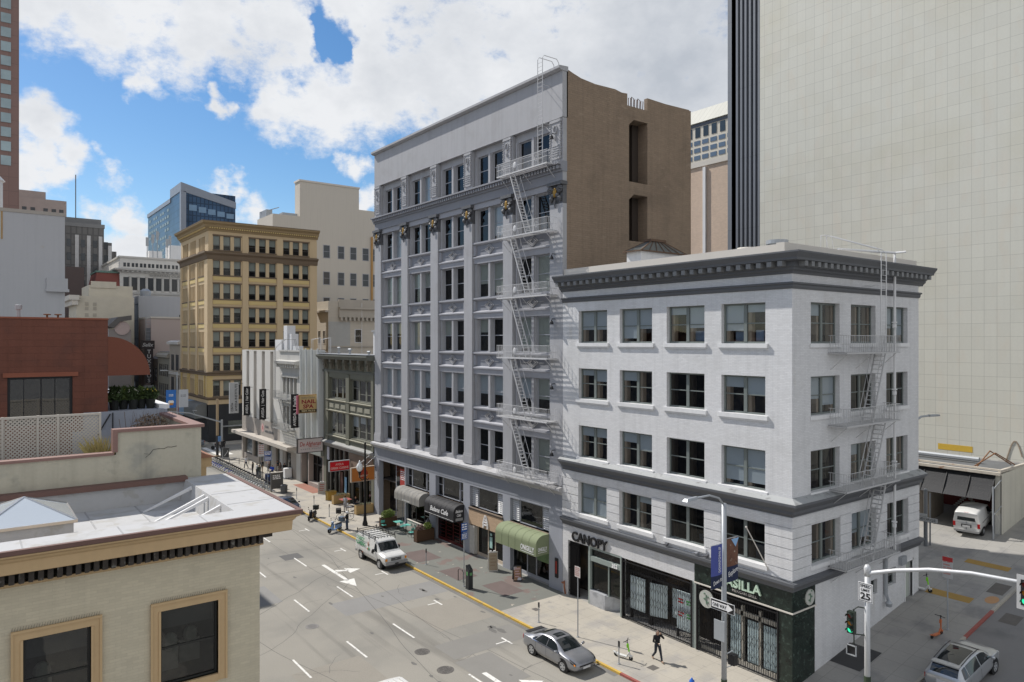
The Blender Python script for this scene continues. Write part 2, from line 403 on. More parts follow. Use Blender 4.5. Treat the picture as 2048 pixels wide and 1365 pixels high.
tag(b.build('sidewalk', mat('steep_walk', (.30, .29, .27), .9, .15, .35, .07, 7, .15, tile=('xy', 1.2, 1.2, .012, .3), patch=((.22, .215, .21), .5, .62, .4))), kind='structure')
# kerbs
def kerb(y0, y1, m):
    b = MB(); n = max(1, int((y1 - y0) / 3)); s = (y1 - y0) / n
    for i in range(n): b.box(28.2, 28.2 + KW, y0 + i * s + .008, y0 + (i + 1) * s - .008, -.3, .005)
    return tag(b.build('kerb', m), kind='structure')
kerb(17.6, 27.6, M_redc); kerb(27.6, 100, M_yellow); kerb(100, 114.5, M_conc)
b = MB(); b.quad((27.86, 27.7, ZR + .004), (28.2, 27.7, ZR + .004), (28.2, 100, ZR + .004), (27.86, 100, ZR + .004))
tag(b.build('gutter', mat('gutter_concrete', (.17, .165, .155), .9, .2, .8, .1)), kind='structure')
def pkerb(x0, x1, m):
    b = MB(); b.hexa([(x0, 16.7, gz(x0) - .3), (x1, 16.7, gz(x1) - .3), (x1, 16.7 + KW, gz(x1) - .3), (x0, 16.7 + KW, gz(x0) - .3), (x0, 16.7, gz(x0) + .005), (x1, 16.7, gz(x1) + .005), (x1, 16.7 + KW, gz(x1) + .005), (x0, 16.7 + KW, gz(x0) + .005)])
    return tag(b.build('kerb', m), kind='structure')
pkerb(34.1, 44.3, M_conc); pkerb(44.3, 48.2, M_redc); pkerb(48.2, 70, M_conc)
# paint on the road
def sheet(name, polys, m, z=ZR + .006): 
    b = MB()
    for p in polys: b.add([(x, y, z) for x, y in p], [tuple(range(len(p)))])
    return tag(b.build(name, m), kind='structure')
rect = lambda x0, x1, y0, y1: [(x0, y0), (x1, y0), (x1, y1), (x0, y1)]
dash = []
for x, y0 in ((21.75, 38.65), (18.25, 37.9), (14.75, 37.4)):
    for k in range(-4, 9): dash.append(rect(x - .06, x + .06, y0 + k * 8.75, y0 + k * 8.75 + 2.75))
sheet('lane_lines', dash, M_paint)
tm = []
for y in (42.9, 50.9, 58.7, 34.9, 67.0): tm += [rect(25.95, 26.07, y - .55, y + .55), rect(25.2, 25.95, y - .05, y + .05)]
sheet('parking_marks', tm, M_paint)
def arrow(x, y):
    return [rect(x - .14, x + .14, y + 3.5, y + 6.3), rect(x - .14, x + .14, y + 1.6, y + 3.4), [(x - .6, y + 1.7), (x, y), (x + .6, y + 1.7)],
            [(x + .2, y + 4.0), (x + 1.0, y + 3.6), (x + 1.0, y + 3.95), (x + .2, y + 4.5)], [(x + .9, y + 3.1), (x + 2.0, y + 3.6), (x + 1.0, y + 4.5)]]
sheet('turn_arrow', arrow(22.95, 49.4), M_paint); sheet('turn_arrow', arrow(22.5, 26.0), M_paint)
zb = [rect(30 + 1.5 * k - 18.5, 30.6 + 1.5 * k - 18.5, 115.2, 118.4) for k in range(12)]
sheet('crosswalk', zb, M_paint)
sheet('crosswalk', [rect(30.0, 30.8, 119, 129), rect(31.6, 32.4, 119, 129), rect(33.2, 34.0, 119, 129), rect(28.6, 29.2, 119, 129)], M_paint)
M_iron = mat('cast_iron', (.10, .092, .085), .7, .2, 6, .15, 40, .4, patch=((.2, .19, .17), .5, .7, 9.))
for i, (x, y, r, lb) in enumerate([(17.45, 44.1, .42, 'faint round manhole cover in the left lane, level with its surroundings'), (21.15, 36.65, .45, 'round iron manhole cover farther from the camera of the near pair'), (21.0, 33.85, .48, 'dark round iron manhole cover nearest the bottom edge of the road')]):
    b = MB(); b.lathe([(r, ZR + .002), (r, ZR + .012), (r * .86, ZR + .012), (r * .84, ZR + .006)], (x, y, 0), 28)
    for k in range(-3, 4): b.box(x - r * .7 * cos(k * .35), x + r * .7 * cos(k * .35), y + k * r * .23 - .02, y + k * r * .23 + .02, ZR + .004, ZR + .014)
    tag(b.build('manhole_cover', mat('faded_iron', (.22, .21, .2), .8) if i == 0 else M_iron), lb, 'manhole cover', 'manhole covers in the road')
cr = []; RC = random.Random(3)
def crk(x, y, a, n, w=.03, jit=.5, st=.6):
    for _ in range(n):
        a += RC.uniform(-jit, jit) * .5; x1, y1 = x + st * cos(a), y + st * sin(a); px_, py_ = -sin(a) * w / 2, cos(a) * w / 2
        if 10 < x1 < 28: cr.append([(x - px_, y - py_), (x1 - px_, y1 - py_), (x1 + px_, y1 + py_), (x + px_, y + py_)])
        x, y = x1, y1
for y in (33.2, 41.6, 47.3, 53.6, 61.2, 69.5, 78): crk(12.5, y, RC.uniform(-.12, .12), 24, RC.uniform(.02, .035), .45)
for x in (16.4, 19.7, 23.4, 24.9): crk(x, 27, pi / 2, 70, .03, .12, .9)
for _ in range(16): crk(RC.uniform(13, 27), RC.uniform(30, 65), RC.uniform(0, 6.3), RC.randint(3, 9), .02, 1.2, .4)
sheet('road_crack', cr, mat('tar_crack', (.105, .10, .095), .9, .3, 3), ZR + .003)
st_ = [[(x + r * cos(k * pi / 6) * RC.uniform(.7, 1.2), y + 2.2 * r * sin(k * pi / 6) * RC.uniform(.7, 1.2)) for k in range(12)] for x, y, r in [(RC.uniform(26, 27.6), RC.uniform(36, 48), RC.uniform(.08, .22)) for _ in range(9)] + [(RC.choice((16.5, 20, 23.5)), RC.uniform(30, 62), RC.uniform(.06, .14)) for _ in range(10)]]
sheet('oil_stain', st_, mat('oil_stain', (.14, .135, .125), .8, .3, 4), ZR + .0045)
sheet('road_patch', [rect(20.9, 22.5, 58.6, 60.2)], mat('dark_patch', (.12, .118, .115), .9), ZR + .004)
sheet('road_patch', [rect(21.9, 24.3, 30.4, 34.3), rect(22.1, 27.6, 34.6, 36.9)], mat('pale_patch', (.215, .207, .19), .9, .1), ZR + .004)
sheet('road_patch', [rect(19.9, 27.8, 44.4, 47.1), rect(12, 17.5, 49.5, 53.5)], mat('cool_patch', (.24, .235, .225), .92, .1, .5, .15, 15), ZR + .002)
sheet('road_patch', [rect(23.5, 27.7, 38.5, 43.0), rect(14, 18.0, 33, 38.4)], mat('warm_patch', (.265, .245, .21), .92, .1, .5, .18, 15), ZR + .002)
# rusty tactile strips, hatches and doormat on the sloping pavement
def slope_sheet(name, x0, x1, y0, y1, m, dz=.006):
    return tag(MB().quad((x0, y0, gz(x0) + dz), (x1, y0, gz(x1) + dz), (x1, y1, gz(x1) + dz), (x0, y1, gz(x0) + dz)).build(name, m), kind='structure')
M_tact = mat('tactile_yellow', (.33, .21, .06), .9, .15, 1.5, .15, 12)
slope_sheet('tactile_paving', 48.3, 49.1, 18.05, 20.6, M_tact); slope_sheet('tactile_paving', 54.0, 54.7, 17.9, 20.5, M_tact)
M_hatch = mat('sidewalk_hatch', (.12, .11, .10), .8, .2, 2, .1)
slope_sheet('sidewalk_hatch', 50.4, 52.0, 17.0, 17.9, M_hatch); slope_sheet('sidewalk_hatch', 37.6, 40.0, 19.25, 20.93, mat('wet_dark_slab', (.035, .035, .036), .5, .15), .008)
tag(MB().quad((47.3, 15.3, ZR + gz(47.3) + .006), (48.6, 15.3, ZR + gz(48.6) + .006), (48.6, 16.2, ZR + gz(48.6) + .006), (47.3, 16.2, ZR + gz(47.3) + .006)).build('street_hatch', M_hatch), kind='structure')
b = MB(); b.add([(49.5 + .55 * cos(k * pi / 10), 17.25 + .35 * sin(k * pi / 10), gz(49.5 + .55 * cos(k * pi / 10)) + .008) for k in range(20)], [tuple(range(20))])
tag(b.build('utility_cover', mat('orange_cover', (.42, .24, .12), .8)), kind='structure')
sheet('sidewalk_hatch', [rect(29.85, 30.4, 26.7, 27.2), rect(30.2, 30.6, 37.3, 37.8)], M_hatch, .005)
sheet('brick_paving', [rect(29.4, 31.2, 45.6, 48.4), rect(29.2, 31.4, 51.2, 54.2), rect(30.2, 32.0, 40.8, 43.6)], mat('dull_brick_paving', (.17, .13, .12), .9, .15, 1, .1, brick=(.25, .1, .01, .2)), .005)
sheet('brick_paving', [rect(32.5, 34.0, 82.0, 88.5)], mat('red_brick_paving', (.30, .14, .10), .9), .005)

# ================================================================== GRAY OFFICE BUILDING
FX = Face('x', 34.0)
gray = thing('office_building', 'tall gray seven-storey-plus office building with dark gold-shield capitals and white fire escape', 'building', (34, 53.9, 0))
PIL = [(67.4, 68.8), (61.75, 63.0), (56.12, 57.4), (50.55, 51.8), (44.92, 46.15), (38.95, 40.38)]
ROWS = [(31.0, 33.46), (26.3, 29.0), (21.65, 24.45), (17.1, 19.84), (12.5, 15.2), (7.95, 10.69)]
BAYS = [(PIL[i + 1][1], PIL[i][0]) for i in range(5)]
b = MB()
for a, c in BAYS:
    h = []
    mid = (a + c) / 2
    for z0, z1 in ROWS: h += [(a + .38, mid - .24, z0, z1), (mid + .24, c - .38, z0, z1)]
    FX.wall(b, a, c, 7.6, 34.1, h, .3, -.35)
    for z0, z1 in ROWS:    # jamb and mullion mouldings
        FX.box(b, mid - .14, mid + .14, -.35, -.22, z0, z1); FX.box(b, a + .1, a + .3, -.35, -.25, z0, z1); FX.box(b, c - .3, c - .1, -.35, -.25, z0, z1)
b.build('wall', M_gray, gray)
b = MB(); FX.box(b, 38.95, 68.8, -.5, .02, 34.1, 37.4); FX.box(b, 38.97, 68.78, .02, .05, 34.06, 34.12); b.build('parapet_wall', M_gray, gray)
b = MB(); FX.mold(b, 38.9, 68.95, [(-.5, 37.4), (.14, 37.4), (.36, 37.52), (.36, 37.7), (-.5, 37.76)]); b.build('roof_cornice', M_gray, gray)
for a, c in PIL:
    b = MB(); FX.box(b, a, c, -.4, 0, 7.6, 27.9); FX.box(b, a - .06, c + (.06 if c < 68 else 0), -.38, .08, 7.6, 8.25); FX.box(b, a - .03, c + .03, -.38, .04, 8.25, 8.42)
    b.build('pilaster', M_gray, gray)
    b = MB(); w = c - a; m_ = (a + c) / 2
    FX.box(b, a, c, -.4, -.02, 27.9, 29.5); FX.box(b, a - .1, c + .1, -.38, .22, 29.25, 29.5)
    for s in (-1, 1):
        for r in (.12, .22, .3): b.tube([FX.P(m_ + s * (w * .36) + r * cos(t * .8), .12, 28.95 + r * .8 * sin(t * .8)) for t in range(8)], .05, 5, closed=True)
        for k in range(4): b.ball(FX.P(m_ + s * (.18 + .11 * k), .08, 28.55 - .12 * k + .1 * (k % 2)), (.14, .13, .17), 7, 5)
        b.ball(FX.P(m_ + s * .5, .05, 28.2), (.1, .1, .16), 7, 5)
    b.tube([FX.P(m_, .1, 28.2), FX.P(m_, .14, 27.9), FX.P(m_, .1, 27.6)], .1, 6, r2=.03)
    cp = b.build('capital', M_bronze, gray)
    b = MB(); b.ball(FX.P(m_, .14, 28.72), (.09, .2, .34), 10, 8); b.build('shield', M_gold, cp)
    b = MB(); FX.box(b, a, c, -.4, -.02, 29.5, 34.06)
    FX.box(b, a + .18, c - .18, -.02, .05, 31.15, 33.9)
    for s in (a + .16, c - .16):
        for k in range(16): b.ball(FX.P(s + .04 * (k % 2), .06, 31.2 + k * .175), (.07, .08, .08), 5, 4)
    b.tube([FX.P(m_ + .18 * cos(t), .09, 33.3 + .28 * sin(t)) for t in [k * pi / 6 for k in range(12)]], .05, 5, closed=True)
    for k in range(5): FX.box(b, a + .34, c - .34, .05, .09, 31.4 + k * .17, 31.47 + k * .17)
    b.ball(FX.P(m_, .08, 32.7), (.1, .1, .2), 6, 5); FX.box(b, a + .1, c - .1, -.02, .1, 33.8, 34.0)
    b.build('carved_pilaster', M_gray, gray)
b = MB(); FX.box(b, 38.97, 68.78, -.4, .0, 29.52, 30.2); FX.mold(b, 38.9, 68.9, [(-.4, 30.2), (.12, 30.2), (.12, 30.36), (.2, 30.36), (.2, 30.62), (.46, 30.66), (.46, 30.78), (.1, 30.92), (-.4, 30.94)])
for k in range(84): u = 39.05 + k * .354; FX.box(b, u, u + .19, .2, .38, 30.38, 30.6)
b.build('dentil_cornice', M_gray2, gray)
b = MB(); bp = MB(); br = MB()
for a, c in BAYS:
    for i in range(1, 6):
        t = ROWS[i][1]; bt = ROWS[i - 1][0]
        if i == 1: FX.box(b, a, c, -.34, -.12, 29.05, 29.52); continue
        FX.mold(b, a, c, [(-.34, t + .03), (-.18, t + .03), (-.15, t + .42), (-.05, t + .5), (-.05, t + .6), (-.34, t + .72)])
        FX.mold(b, a, c, [(-.34, bt - .3), (-.2, bt - .26), (-.06, bt - .16), (-.06, bt - .04), (-.34, bt)])
        FX.box(b, a, a + .28, -.34, -.14, t + .72, bt - .3); FX.box(b, c - .28, c, -.34, -.14, t + .72, bt - .3)
        FX.box(bp, a + .28, c - .28, -.345, -.3, t + .66, bt - .26)
        m_ = (a + c) / 2; zz = (t + .72 + bt - .3) / 2
        for r, k in ((.62, .40), (.36, .26)):
            br.tube([FX.P(m_ - r, -.24, zz), FX.P(m_, -.24, zz + k), FX.P(m_ + r, -.24, zz), FX.P(m_, -.24, zz - k)], .055, 4, closed=True)
        for s in (-1, 1): FX.box(br, m_ + s * .75, m_ + s * 1.25, -.31, -.25, zz - .03, zz + .03)
b.parts('spandrel', mat('spandrel_gray', (.35, .355, .385), .75, .07, .4, .03, 8, streak=.08), gray); bp.parts('spandrel_panel', M_gray2, gray); br.parts('spandrel_diamond', M_gray, gray)
for bi, (a, c) in enumerate(BAYS):
    mid = (a + c) / 2
    for ri, (z0, z1) in enumerate(ROWS):
        for k, (u0, u1) in enumerate(((mid + .24, c - .38), (a + .38, mid - .24))):
            p = [.0, .15, .15, .5, .75, .1][ri]; x = R.random()
            bl = 0 if x > p + .15 else R.choice([.4, .5, .6, .9, 1.])
            bm = M_blindc if ri in (2, 3) else M_blind
            if bi == 4 and k == 1 and ri >= 2: bl, bm = [0, 0, 1., 1., .6, .9][ri], M_blindc
            window(gray, FX, u0, u1, z0, z1, -.52, M_sashg, M_glassd if bl == 0 else M_glass, bl, bm, fw=.08)
# store level
DR = (62.3, 67.8)
ST = [(57.62, 62.14, 3.95, 5.75), (51.9, 56.5, 3.98, 5.8), (46.18, 50.9, 4.0, 5.76), (40.46, 45.2, 3.9, 5.72)]
SB = [(57.62, 62.14, .0, 3.4), (51.9, 56.5, .0, 3.5), (46.18, 50.9, .0, 3.75), (40.46, 45.2, .0, 3.6)]
b = MB(); FX.wall(b, 38.95, 68.85, -.3, 5.95, [(DR[0], DR[1], -.3, 5.7), *ST, *[(s[0], s[1], -.3, s[3]) for s in SB]], .5, 0)
b.build('store_wall', mat('store_gray', (.33, .345, .385), .7, .07, .5, .03, 8, streak=.05), gray)
b = MB(); FX.box(b, 38.95, 68.85, -.3, .02, 5.95, 6.95); b.build('fascia', M_graypanel, gray)
b = MB(); FX.mold(b, 38.93, 69.0, [(-.4, 6.95), (.06, 6.95), (.12, 7.1), (.4, 7.28), (.4, 7.45), (-.4, 7.62)]); b.build('store_cornice', mat('store_cornice_gray', (.42, .42, .43), .8, .12, .8, .05, patch=((.3, .29, .28), .55, .7, 1.5)), gray)
b = MB()
for i, s in enumerate(ST):
    FX.box(b, s[0], s[1], -.3, .06, s[2] - .14, s[2]); 
b.parts('window_ledge', mat('tan_ledge', (.32, .25, .19), .8), gray)
for i, s in enumerate(ST):
    w = s[1] - s[0]; q = window(gray, FX, s[0] + w * .2, s[1] - w * .2, s[2], s[3], -.25, M_sashg, M_glass, .0, rail=0, name='store_window')
    for u0, u1 in ((s[0], s[0] + w * .2), (s[1] - w * .2, s[1])):
        if i >= 2:
            b = MB(); FX.box(b, u0 + .02, u1 - .02, -.38, -.32, s[2], s[3])
            lv = b.build('louver', M_black, gray); b = MB()
            for k in range(11):
                z = s[2] + .1 + k * .155; b.add([FX.P(u0 + .05, -.31, z + .10), FX.P(u1 - .05, -.31, z + .10), FX.P(u1 - .05, -.2, z), FX.P(u0 + .05, -.2, z)], [(0, 1, 2, 3)])
            b.parts('slat', M_steelw, lv)
        else: window(gray, FX, u0 + .03, u1 - .03, s[2], s[3], -.28, M_sashg, M_glassd, .0, rail=.55, name='store_window')
def shop(u0, u1, z1, spec, fm, n=-.3):
    """a shopfront bay: frame strips, glass panes, door leaf"""
    b = MB(); us = [u0] + spec + [u1]
    for u in us: FX.box(b, u - .05, u + .05, n - .08, n, 0, z1)
    FX.box(b, u0, u1, n - .07, n + .01, z1 - .12, z1 - .01); FX.box(b, u0, u1, n - .07, n + .01, 0.01, .28)
    f = b.build('shop_front', fm, gray)
    for p, q in zip(us, us[1:]): MB().quad(FX.P(p + .05, n - .04, .28), FX.P(q - .05, n - .04, .28), FX.P(q - .05, n - .04, z1 - .12), FX.P(p + .05, n - .04, z1 - .12)).build('pane', M_glassd, f)
    return f
shop(57.62, 62.14, 3.4, [59.0, 60.6], M_sashd); f = shop(51.9, 56.5, 3.5, [52.9, 54.0, 55.2], mat('oxblood_wood', (.09, .012, .012), .5))
f2 = shop(46.18, 50.9, 2.5, [47.6, 48.6, 50.1], mat('pale_wood_frame', (.5, .42, .33), .6)); f3 = shop(40.46, 45.2, 3.4, [42.3, 43.4], M_sashg)
b = MB()
for k in range(6):
    for u in (52.4, 53.4, 54.6, 55.8): FX.box(b, u - .38, u + .38, -.3, -.27, .45 + k * .32, .5 + k * .32)
b.parts('glazing_bar', mat('oxblood_wood', (.09, .012, .012)), f)
FX.box(MB(), 0, 1, 0, 1, 0, 1)
b = MB(); FX.box(b, 50.15, 50.85, -.28, .05, .1, 2.45); b.build('door_leaf', mat('aged_white_door', (.5, .48, .44), .7, .2, 3), gray)
b = MB(); FX.box(b, 46.12, 50.95, -.1, .06, 2.55, 3.8); sg = b.build('wood_sign_panel', mat('pale_wood', (.50, .36, .24), .7, .12, 1.5, .1, 6, brick=(.7, .09, .006, .25)), gray)
b = MB(); FX.box(b, 46.1, 50.97, -.1, .1, 3.8, 3.92); b.build('sign_trim', M_browd, gray)
b = MB(); m_ = 48.45   # house-shaped emblem: a letter A over a letter H
for s in (-1, 1):
    b.tube([FX.P(m_ + s * .3, .1, 3.1), FX.P(m_ + s * .06, .1, 3.66)], .055, 4); FX.box(b, m_ + s * .3 - .06, m_ + s * .3 + .06, .06, .14, 2.62, 3.08)
FX.box(b, m_ - .3, m_ + .3, .06, .14, 3.06, 3.16); FX.box(b, m_ - .3, m_ + .3, .06, .14, 2.84, 2.94); FX.box(b, m_ - .17, m_ + .17, .06, .13, 3.26, 3.34)
b.build('emblem', M_wht, sg)
b = MB(); FX.box(b, 48.0, 48.35, -.3, -.27, 1.0, 1.9); FX.box(b, 48.05, 48.3, -.3, -.265, 2.0, 2.2); b.build('poster', mat('teal_poster', (.35, .55, .52), .6, .3, 6, .2), gray)
b = MB(); FX.box(b, 40.6, 42.2, -.33, -.29, 1.5, 3.2); b.build('poster', mat('green_window_film', (.16, .25, .12), .6, .4, 2.2, .3), gray)
b = MB(); b.lathe([(.3, -.3), (.3, -.26)], (0, 0, 0), 20, ax='x'); b.v = [(34 + .0 + p[0] * -1 - .02, 41.5 + p[1], 2.55 + p[2] * 1.3) for p in b.v]; b.build('window_sticker', mat('cream_sticker', (.6, .62, .5), .6), gray)
# tall entrance
b = MB(); FX.box(b, DR[0], 64.9, -.5, -.42, 0, 5.7); e = b.build('entrance_frame', M_gray2, gray)
b = MB(); 
for u0, u1, z0, z1 in ((62.5, 63.4, .15, 2.6), (63.5, 64.7, .15, 2.6), (62.5, 64.7, 3.5, 5.5)): FX.box(b, u0, u1, -.42, -.4, z0, z1)
b.build('pane', M_autoglass, e)
b = MB(); FX.box(b, 64.9, DR[1], -2.6, -2.5, 0, 5.7); b.build('entrance_back', M_black, gray)
b = MB(); FX.box(b, 62.7, 63.9, -.4, -.36, 3.6, 5.3); ps = b.build('poster', mat('red_poster', (.40, .05, .04), .6, .1), gray)
lines(ps, M_wht, FX.P(63.8, -.355, 5.1), (0, -1, 0), .95, 5, .1, n=(-1, 0, 0))
b = MB()
for k in range(3): FX.box(b, 63.0 + k * .35, 63.15 + k * .35, -.42, -.38, 2.9, 3.15)
b.build('house_number', M_silver, e)
b = MB(); FX.box(b, 39.4, 39.72, .0, .08, .9, 2.3); vg = b.build('wall_cabinet', M_black, gray)
b = MB(); FX.box(b, 39.48, 39.64, .08, .09, 1.2, 2.1); b.build('indicator', mat('dull_red', (.3, .03, .02), .6), vg)
# awnings
def awning(root, F, u0, u1, zt, zb, pr, m, name='awning', rad=.75, seams=7, sm=None):
    pf = [(0.02, zb + .05), (0.02, zt)]
    for k in range(9):
        a = pi / 2 - k * pi / 16; pf.append((pr - rad + rad * cos(a), zt - rad * .8 + rad * .8 * sin(a)))
    pf += [(pr, zb), (pr - .03, zb)]
    b = MB(); F.mold(b, u0, u1, pf); o = b.build(name, m, root)
    b = MB()
    for k in range(1, seams):
        u = u0 + (u1 - u0) * k / seams; b.tube([F.P(u, n_ + .004, z_ + .004) for n_, z_ in pf[1:12]], .012, 4)
    b.parts('seam', sm or m, o); return o
def stripe_awn():
    m = mat('gray_canvas', (.27, .26, .24), .9, .15, 1.2, .05, streak=.35); return m
a1 = awning(gray, FX, 57.7, 62.45, 3.95, 2.8, 1.05, stripe_awn(), sm=M_gray2)
lines(a1, mat('faded_letter', (.5, .5, .48)), FX.P(60.9, 1.056, 3.0), (0, -1, 0), 1.6, 1, .14, n=(-1, 0, 0))
a2 = awning(gray, FX, 51.75, 56.6, 3.98, 2.55, 1.1, mat('charcoal_canvas', (.028, .028, .031), .75, .2, 1.5, .1), sm=M_dark)
text('Balans Cafe', M_wht, a2, FX.P(55.6, 1.112, 2.98), (0, -1, 0), (0, 0, 1), .40, 3.0, .004, .3, .012)
text('Balans', M_wht, a2, (33.12, 51.742, 3.35), (1, 0, 0), (0, 0, 1), .22, .72, .003, .3, .008); text('Cafe', M_wht, a2, (33.25, 51.742, 3.02), (1, 0, 0), (0, 0, 1), .22, .42, .003, .3, .008)
b = MB(); b.box(33.12, 33.85, 51.735, 51.745, 2.65, 2.88); b.build('awning_panel', mat('gray_lettering', (.3, .3, .3)), a2)
b = MB(); FX.box(b, 51.8, 56.55, 1.1, 1.106, 2.66, 2.69); b.build('awning_stripe', M_wht, a2)
a3 = awning(gray, FX, 40.45, 45.45, 3.85, 2.38, 1.25, mat('sage_canvas', (.22, .255, .15), .85, .08, .9, .04, 8, streak=.06), rad=.8, seams=6)
text('ONIGILLY', M_wht, a3, FX.P(42.25, 1.262, 2.62), (0, -1, 0), (0, 0, 1), .36, 1.6, .004, 0, .012)
lines(a3, M_wht, FX.P(42.25, 1.262, 2.53), (0, -1, 0), 1.6, 1, .05, n=(-1, 0, 0))
text('ONIGILLY', M_wht, a3, (32.95, 40.442, 2.72), (1, 0, 0), (0, 0, 1), .26, .85, .004, 0, .008); lines(a3, M_wht, (32.95, 40.442, 2.64), (1, 0, 0), .85, 1, .04, n=(0, -1, 0))
# side wall, roof, inside
FB = Face('y', 38.95)
b = MB(); FB.wall(b, 34.4, 47.97, -.3, 36.2, [(40.81, 42.88, 30.35, 35.2), (40.81, 42.88, 25.77, 29.4)], 1.6, 0, 0, 0)
b.prism([(34.4, 36.2), (34.4, 37.6), (35.0, 37.42), (35.8, 37.22), (37.2, 37.1), (39.3, 37.16), (40.0, 37.05), (40.62, 37.1), (40.62, 36.2)], 'y', 38.95, 39.3); b.prism([(42.88, 36.2), (42.88, 37.2), (45, 37.16), (47.97, 37.25), (47.97, 36.2)], 'y', 38.95, 39.3)
for z in (35.2, 29.4): b.prism([(40.81, z), (41.35, z), (40.81, z - .45)], 'y', 38.955, 40.5)
b.box(47.97, 48.2, 38.96, 43, -.3, 37.2); b.box(44.8, 48.0, 42.9, 43.1, -.3, 37.1); b.box(44.8, 45, 43.1, 68.8, -.3, 37.1); b.box(34.4, 44.8, 68.6, 68.79, -.3, 37.3)
b.build('side_wall', M_brown, gray)
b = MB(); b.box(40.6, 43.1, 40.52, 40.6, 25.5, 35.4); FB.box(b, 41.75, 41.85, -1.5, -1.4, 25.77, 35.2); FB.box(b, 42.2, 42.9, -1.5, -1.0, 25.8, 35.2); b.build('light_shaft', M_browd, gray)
for z in (32.1, 27.65): window(gray, FB, 40.9, 41.5, z, z + 1.35, -1.2, M_cream, M_glassd, rail=0, name='shaft_window')
b = MB(); b.box(34.4, 44.8, 39.3, 68.6, 36.0, 36.15); b.box(44.8, 47.97, 39.3, 42.9, 36.0, 36.15); b.build('roof', mat('roof_gravel', (.3, .29, .28), .95), gray)
b = MB(); b.box(35.7, 35.8, 39.2, 68.6, .0, 36.0); 
for z in (3.7, 7.4, 12.2, 16.8, 21.3, 26, 30.7, 34.2): b.box(34.6, 35.7, 39.2, 68.6, z - .1, z)
b.build('interior', M_room, gray)
b = MB()
for k in range(5): u = 41.0 + k * .35; b.tube([(u, 39.2, 36.1), (u, 39.2, 36.9 + .15 * (k % 2)), (u + .25, 39.2, 36.95), (u + .3, 39.3, 36.2)], .035, 5)
b.build('roof_pipe', mat('rusty_pipe', (.12, .07, .05), .8, .2), gray)
for z in (24.3, 19.6, 14.9, 10.1, 33.0):
    b = MB(); b.tube([FX.P(39.75, .0, z), FX.P(39.75, .3, z), FX.P(39.75, .35, z - .12)], .03, 5); b.lathe([(.02, 0), (.1, -.1), (.16, -.3)], FX.P(39.75, .35, z - .1), 10); b.build('wall_lamp', M_blackm, gray)
# fire escape
FEZ = [30.8, 26.0, 21.35, 16.75, 12.2, 7.75]
def balcony(F, u0, u1, z, pr, m, root, ornate=True, step=.13):
    b = MB()
    for k in range(int(pr / .12)): F.box(b, u0, u1, .05 + k * .12, .10 + k * .12, z - .04, z)
    F.box(b, u0, u1, pr - .02, pr + .03, z - .09, z + .0); F.box(b, u0, u0 + .05, .02, pr, z - .09, z); F.box(b, u1 - .05, u1, .02, pr, z - .09, z)
    for u in (u0 + .3, (u0 + u1) / 2, u1 - .3): b.tube([F.P(u, pr - .05, z - .06), F.P(u, .0, z - .95)], .02, 4)
    pl = b.build('fire_escape_balcony', m, root); b = MB()
    for h in (.45, .92): 
        b.tube([F.P(u0, .05, z + h), F.P(u0, pr, z + h), F.P(u1, pr, z + h), F.P(u1, .05, z + h)], .021, 4)
    n = int((u1 - u0) / step)
    for k in range(n + 1):
        u = u0 + (u1 - u0) * k / n; b.tube([F.P(u, pr, z), F.P(u, pr, z + .92)], .0125, 4)
    for u in (u0, u1):
        for k in range(1, 7): b.tube([F.P(u, pr * k / 7, z), F.P(u, pr * k / 7, z + .92)], .0125, 4)
    if ornate:
        m_ = u0 + (u1 - u0) * .62; b.ball(F.P(m_, pr + .02, z + .5), (.05, .2, .25), 8, 6)
        for s in (.2, .85): b.tube([F.P(u0 + (u1 - u0) * s + .18 * cos(t * pi / 5), pr + .01, z + .5 + .18 * sin(t * pi / 5)) for t in range(10)], .014, 4, closed=True)
    b.build('railing', m, pl); return pl
def stair(F, u0, z0, u1, z1, n0, w, m, root, rail=True):
    b = MB()
    for n in (n0, n0 + w): b.tube([F.P(u0, n, z0), F.P(u1, n, z1)], .047, 4)
    k = int((z1 - z0) / .24)
    for i in range(1, k):
        t = i / k; u, z = u0 + (u1 - u0) * t, z0 + (z1 - z0) * t; F.box(b, u - .09, u + .09, n0, n0 + w, z - .018, z + .018)
    if rail:
        for n in (n0, n0 + w):
            b.tube([F.P(u0 - .05, n, z0 + .1), F.P(u0 + (u0 - u1) * .14, n, z0 + .75), F.P(u1 + (u0 - u1) * .12, n, z1 + .7)], .024, 5)
            for t in (.25, .5, .75): b.tube([F.P(u0 + (u1 - u0) * t, n, z0 + (z1 - z0) * t), F.P(u0 + (u1 - u0) * t + (u0 - u1) * .14, n, z0 + (z1 - z0) * t + .68)], .012, 4)
    return b.build('fire_escape_stair', m, root)
M_few = mat('fire_escape_white', (.56, .56, .565), .6, .1, 2)
for i, z in enumerate(FEZ):
    balcony(FX, 39.5, 45.6, z, 1.0, M_few, gray)
    if i: stair(FX, 42.0, z, 44.0, FEZ[i - 1], .45, .5, M_few, gray)
b = MB()
for u in (40.3, 40.85): b.tube([FX.P(u, .75, 30.8), FX.P(u, .75, 38.55), FX.P(u, .6, 38.75), FX.P(u, -.6, 38.75), FX.P(u, -.8, 38.5), FX.P(u, -.8, 37.4)], .03, 6)
for k in range(26): b.tube([FX.P(40.3, .75, 31 + k * .29), FX.P(40.85, .75, 31 + k * .29)], .014, 4)
for z in (33.8, 36.6): b.tube([FX.P(40.3, .75, z), FX.P(40.3, 0, z)], .02, 4); b.tube([FX.P(40.85, .75, z), FX.P(40.85, 0, z), FX.P(39.6, .0, z - 1.2)], .02, 4)
b.build('roof_ladder', M_few, gray)
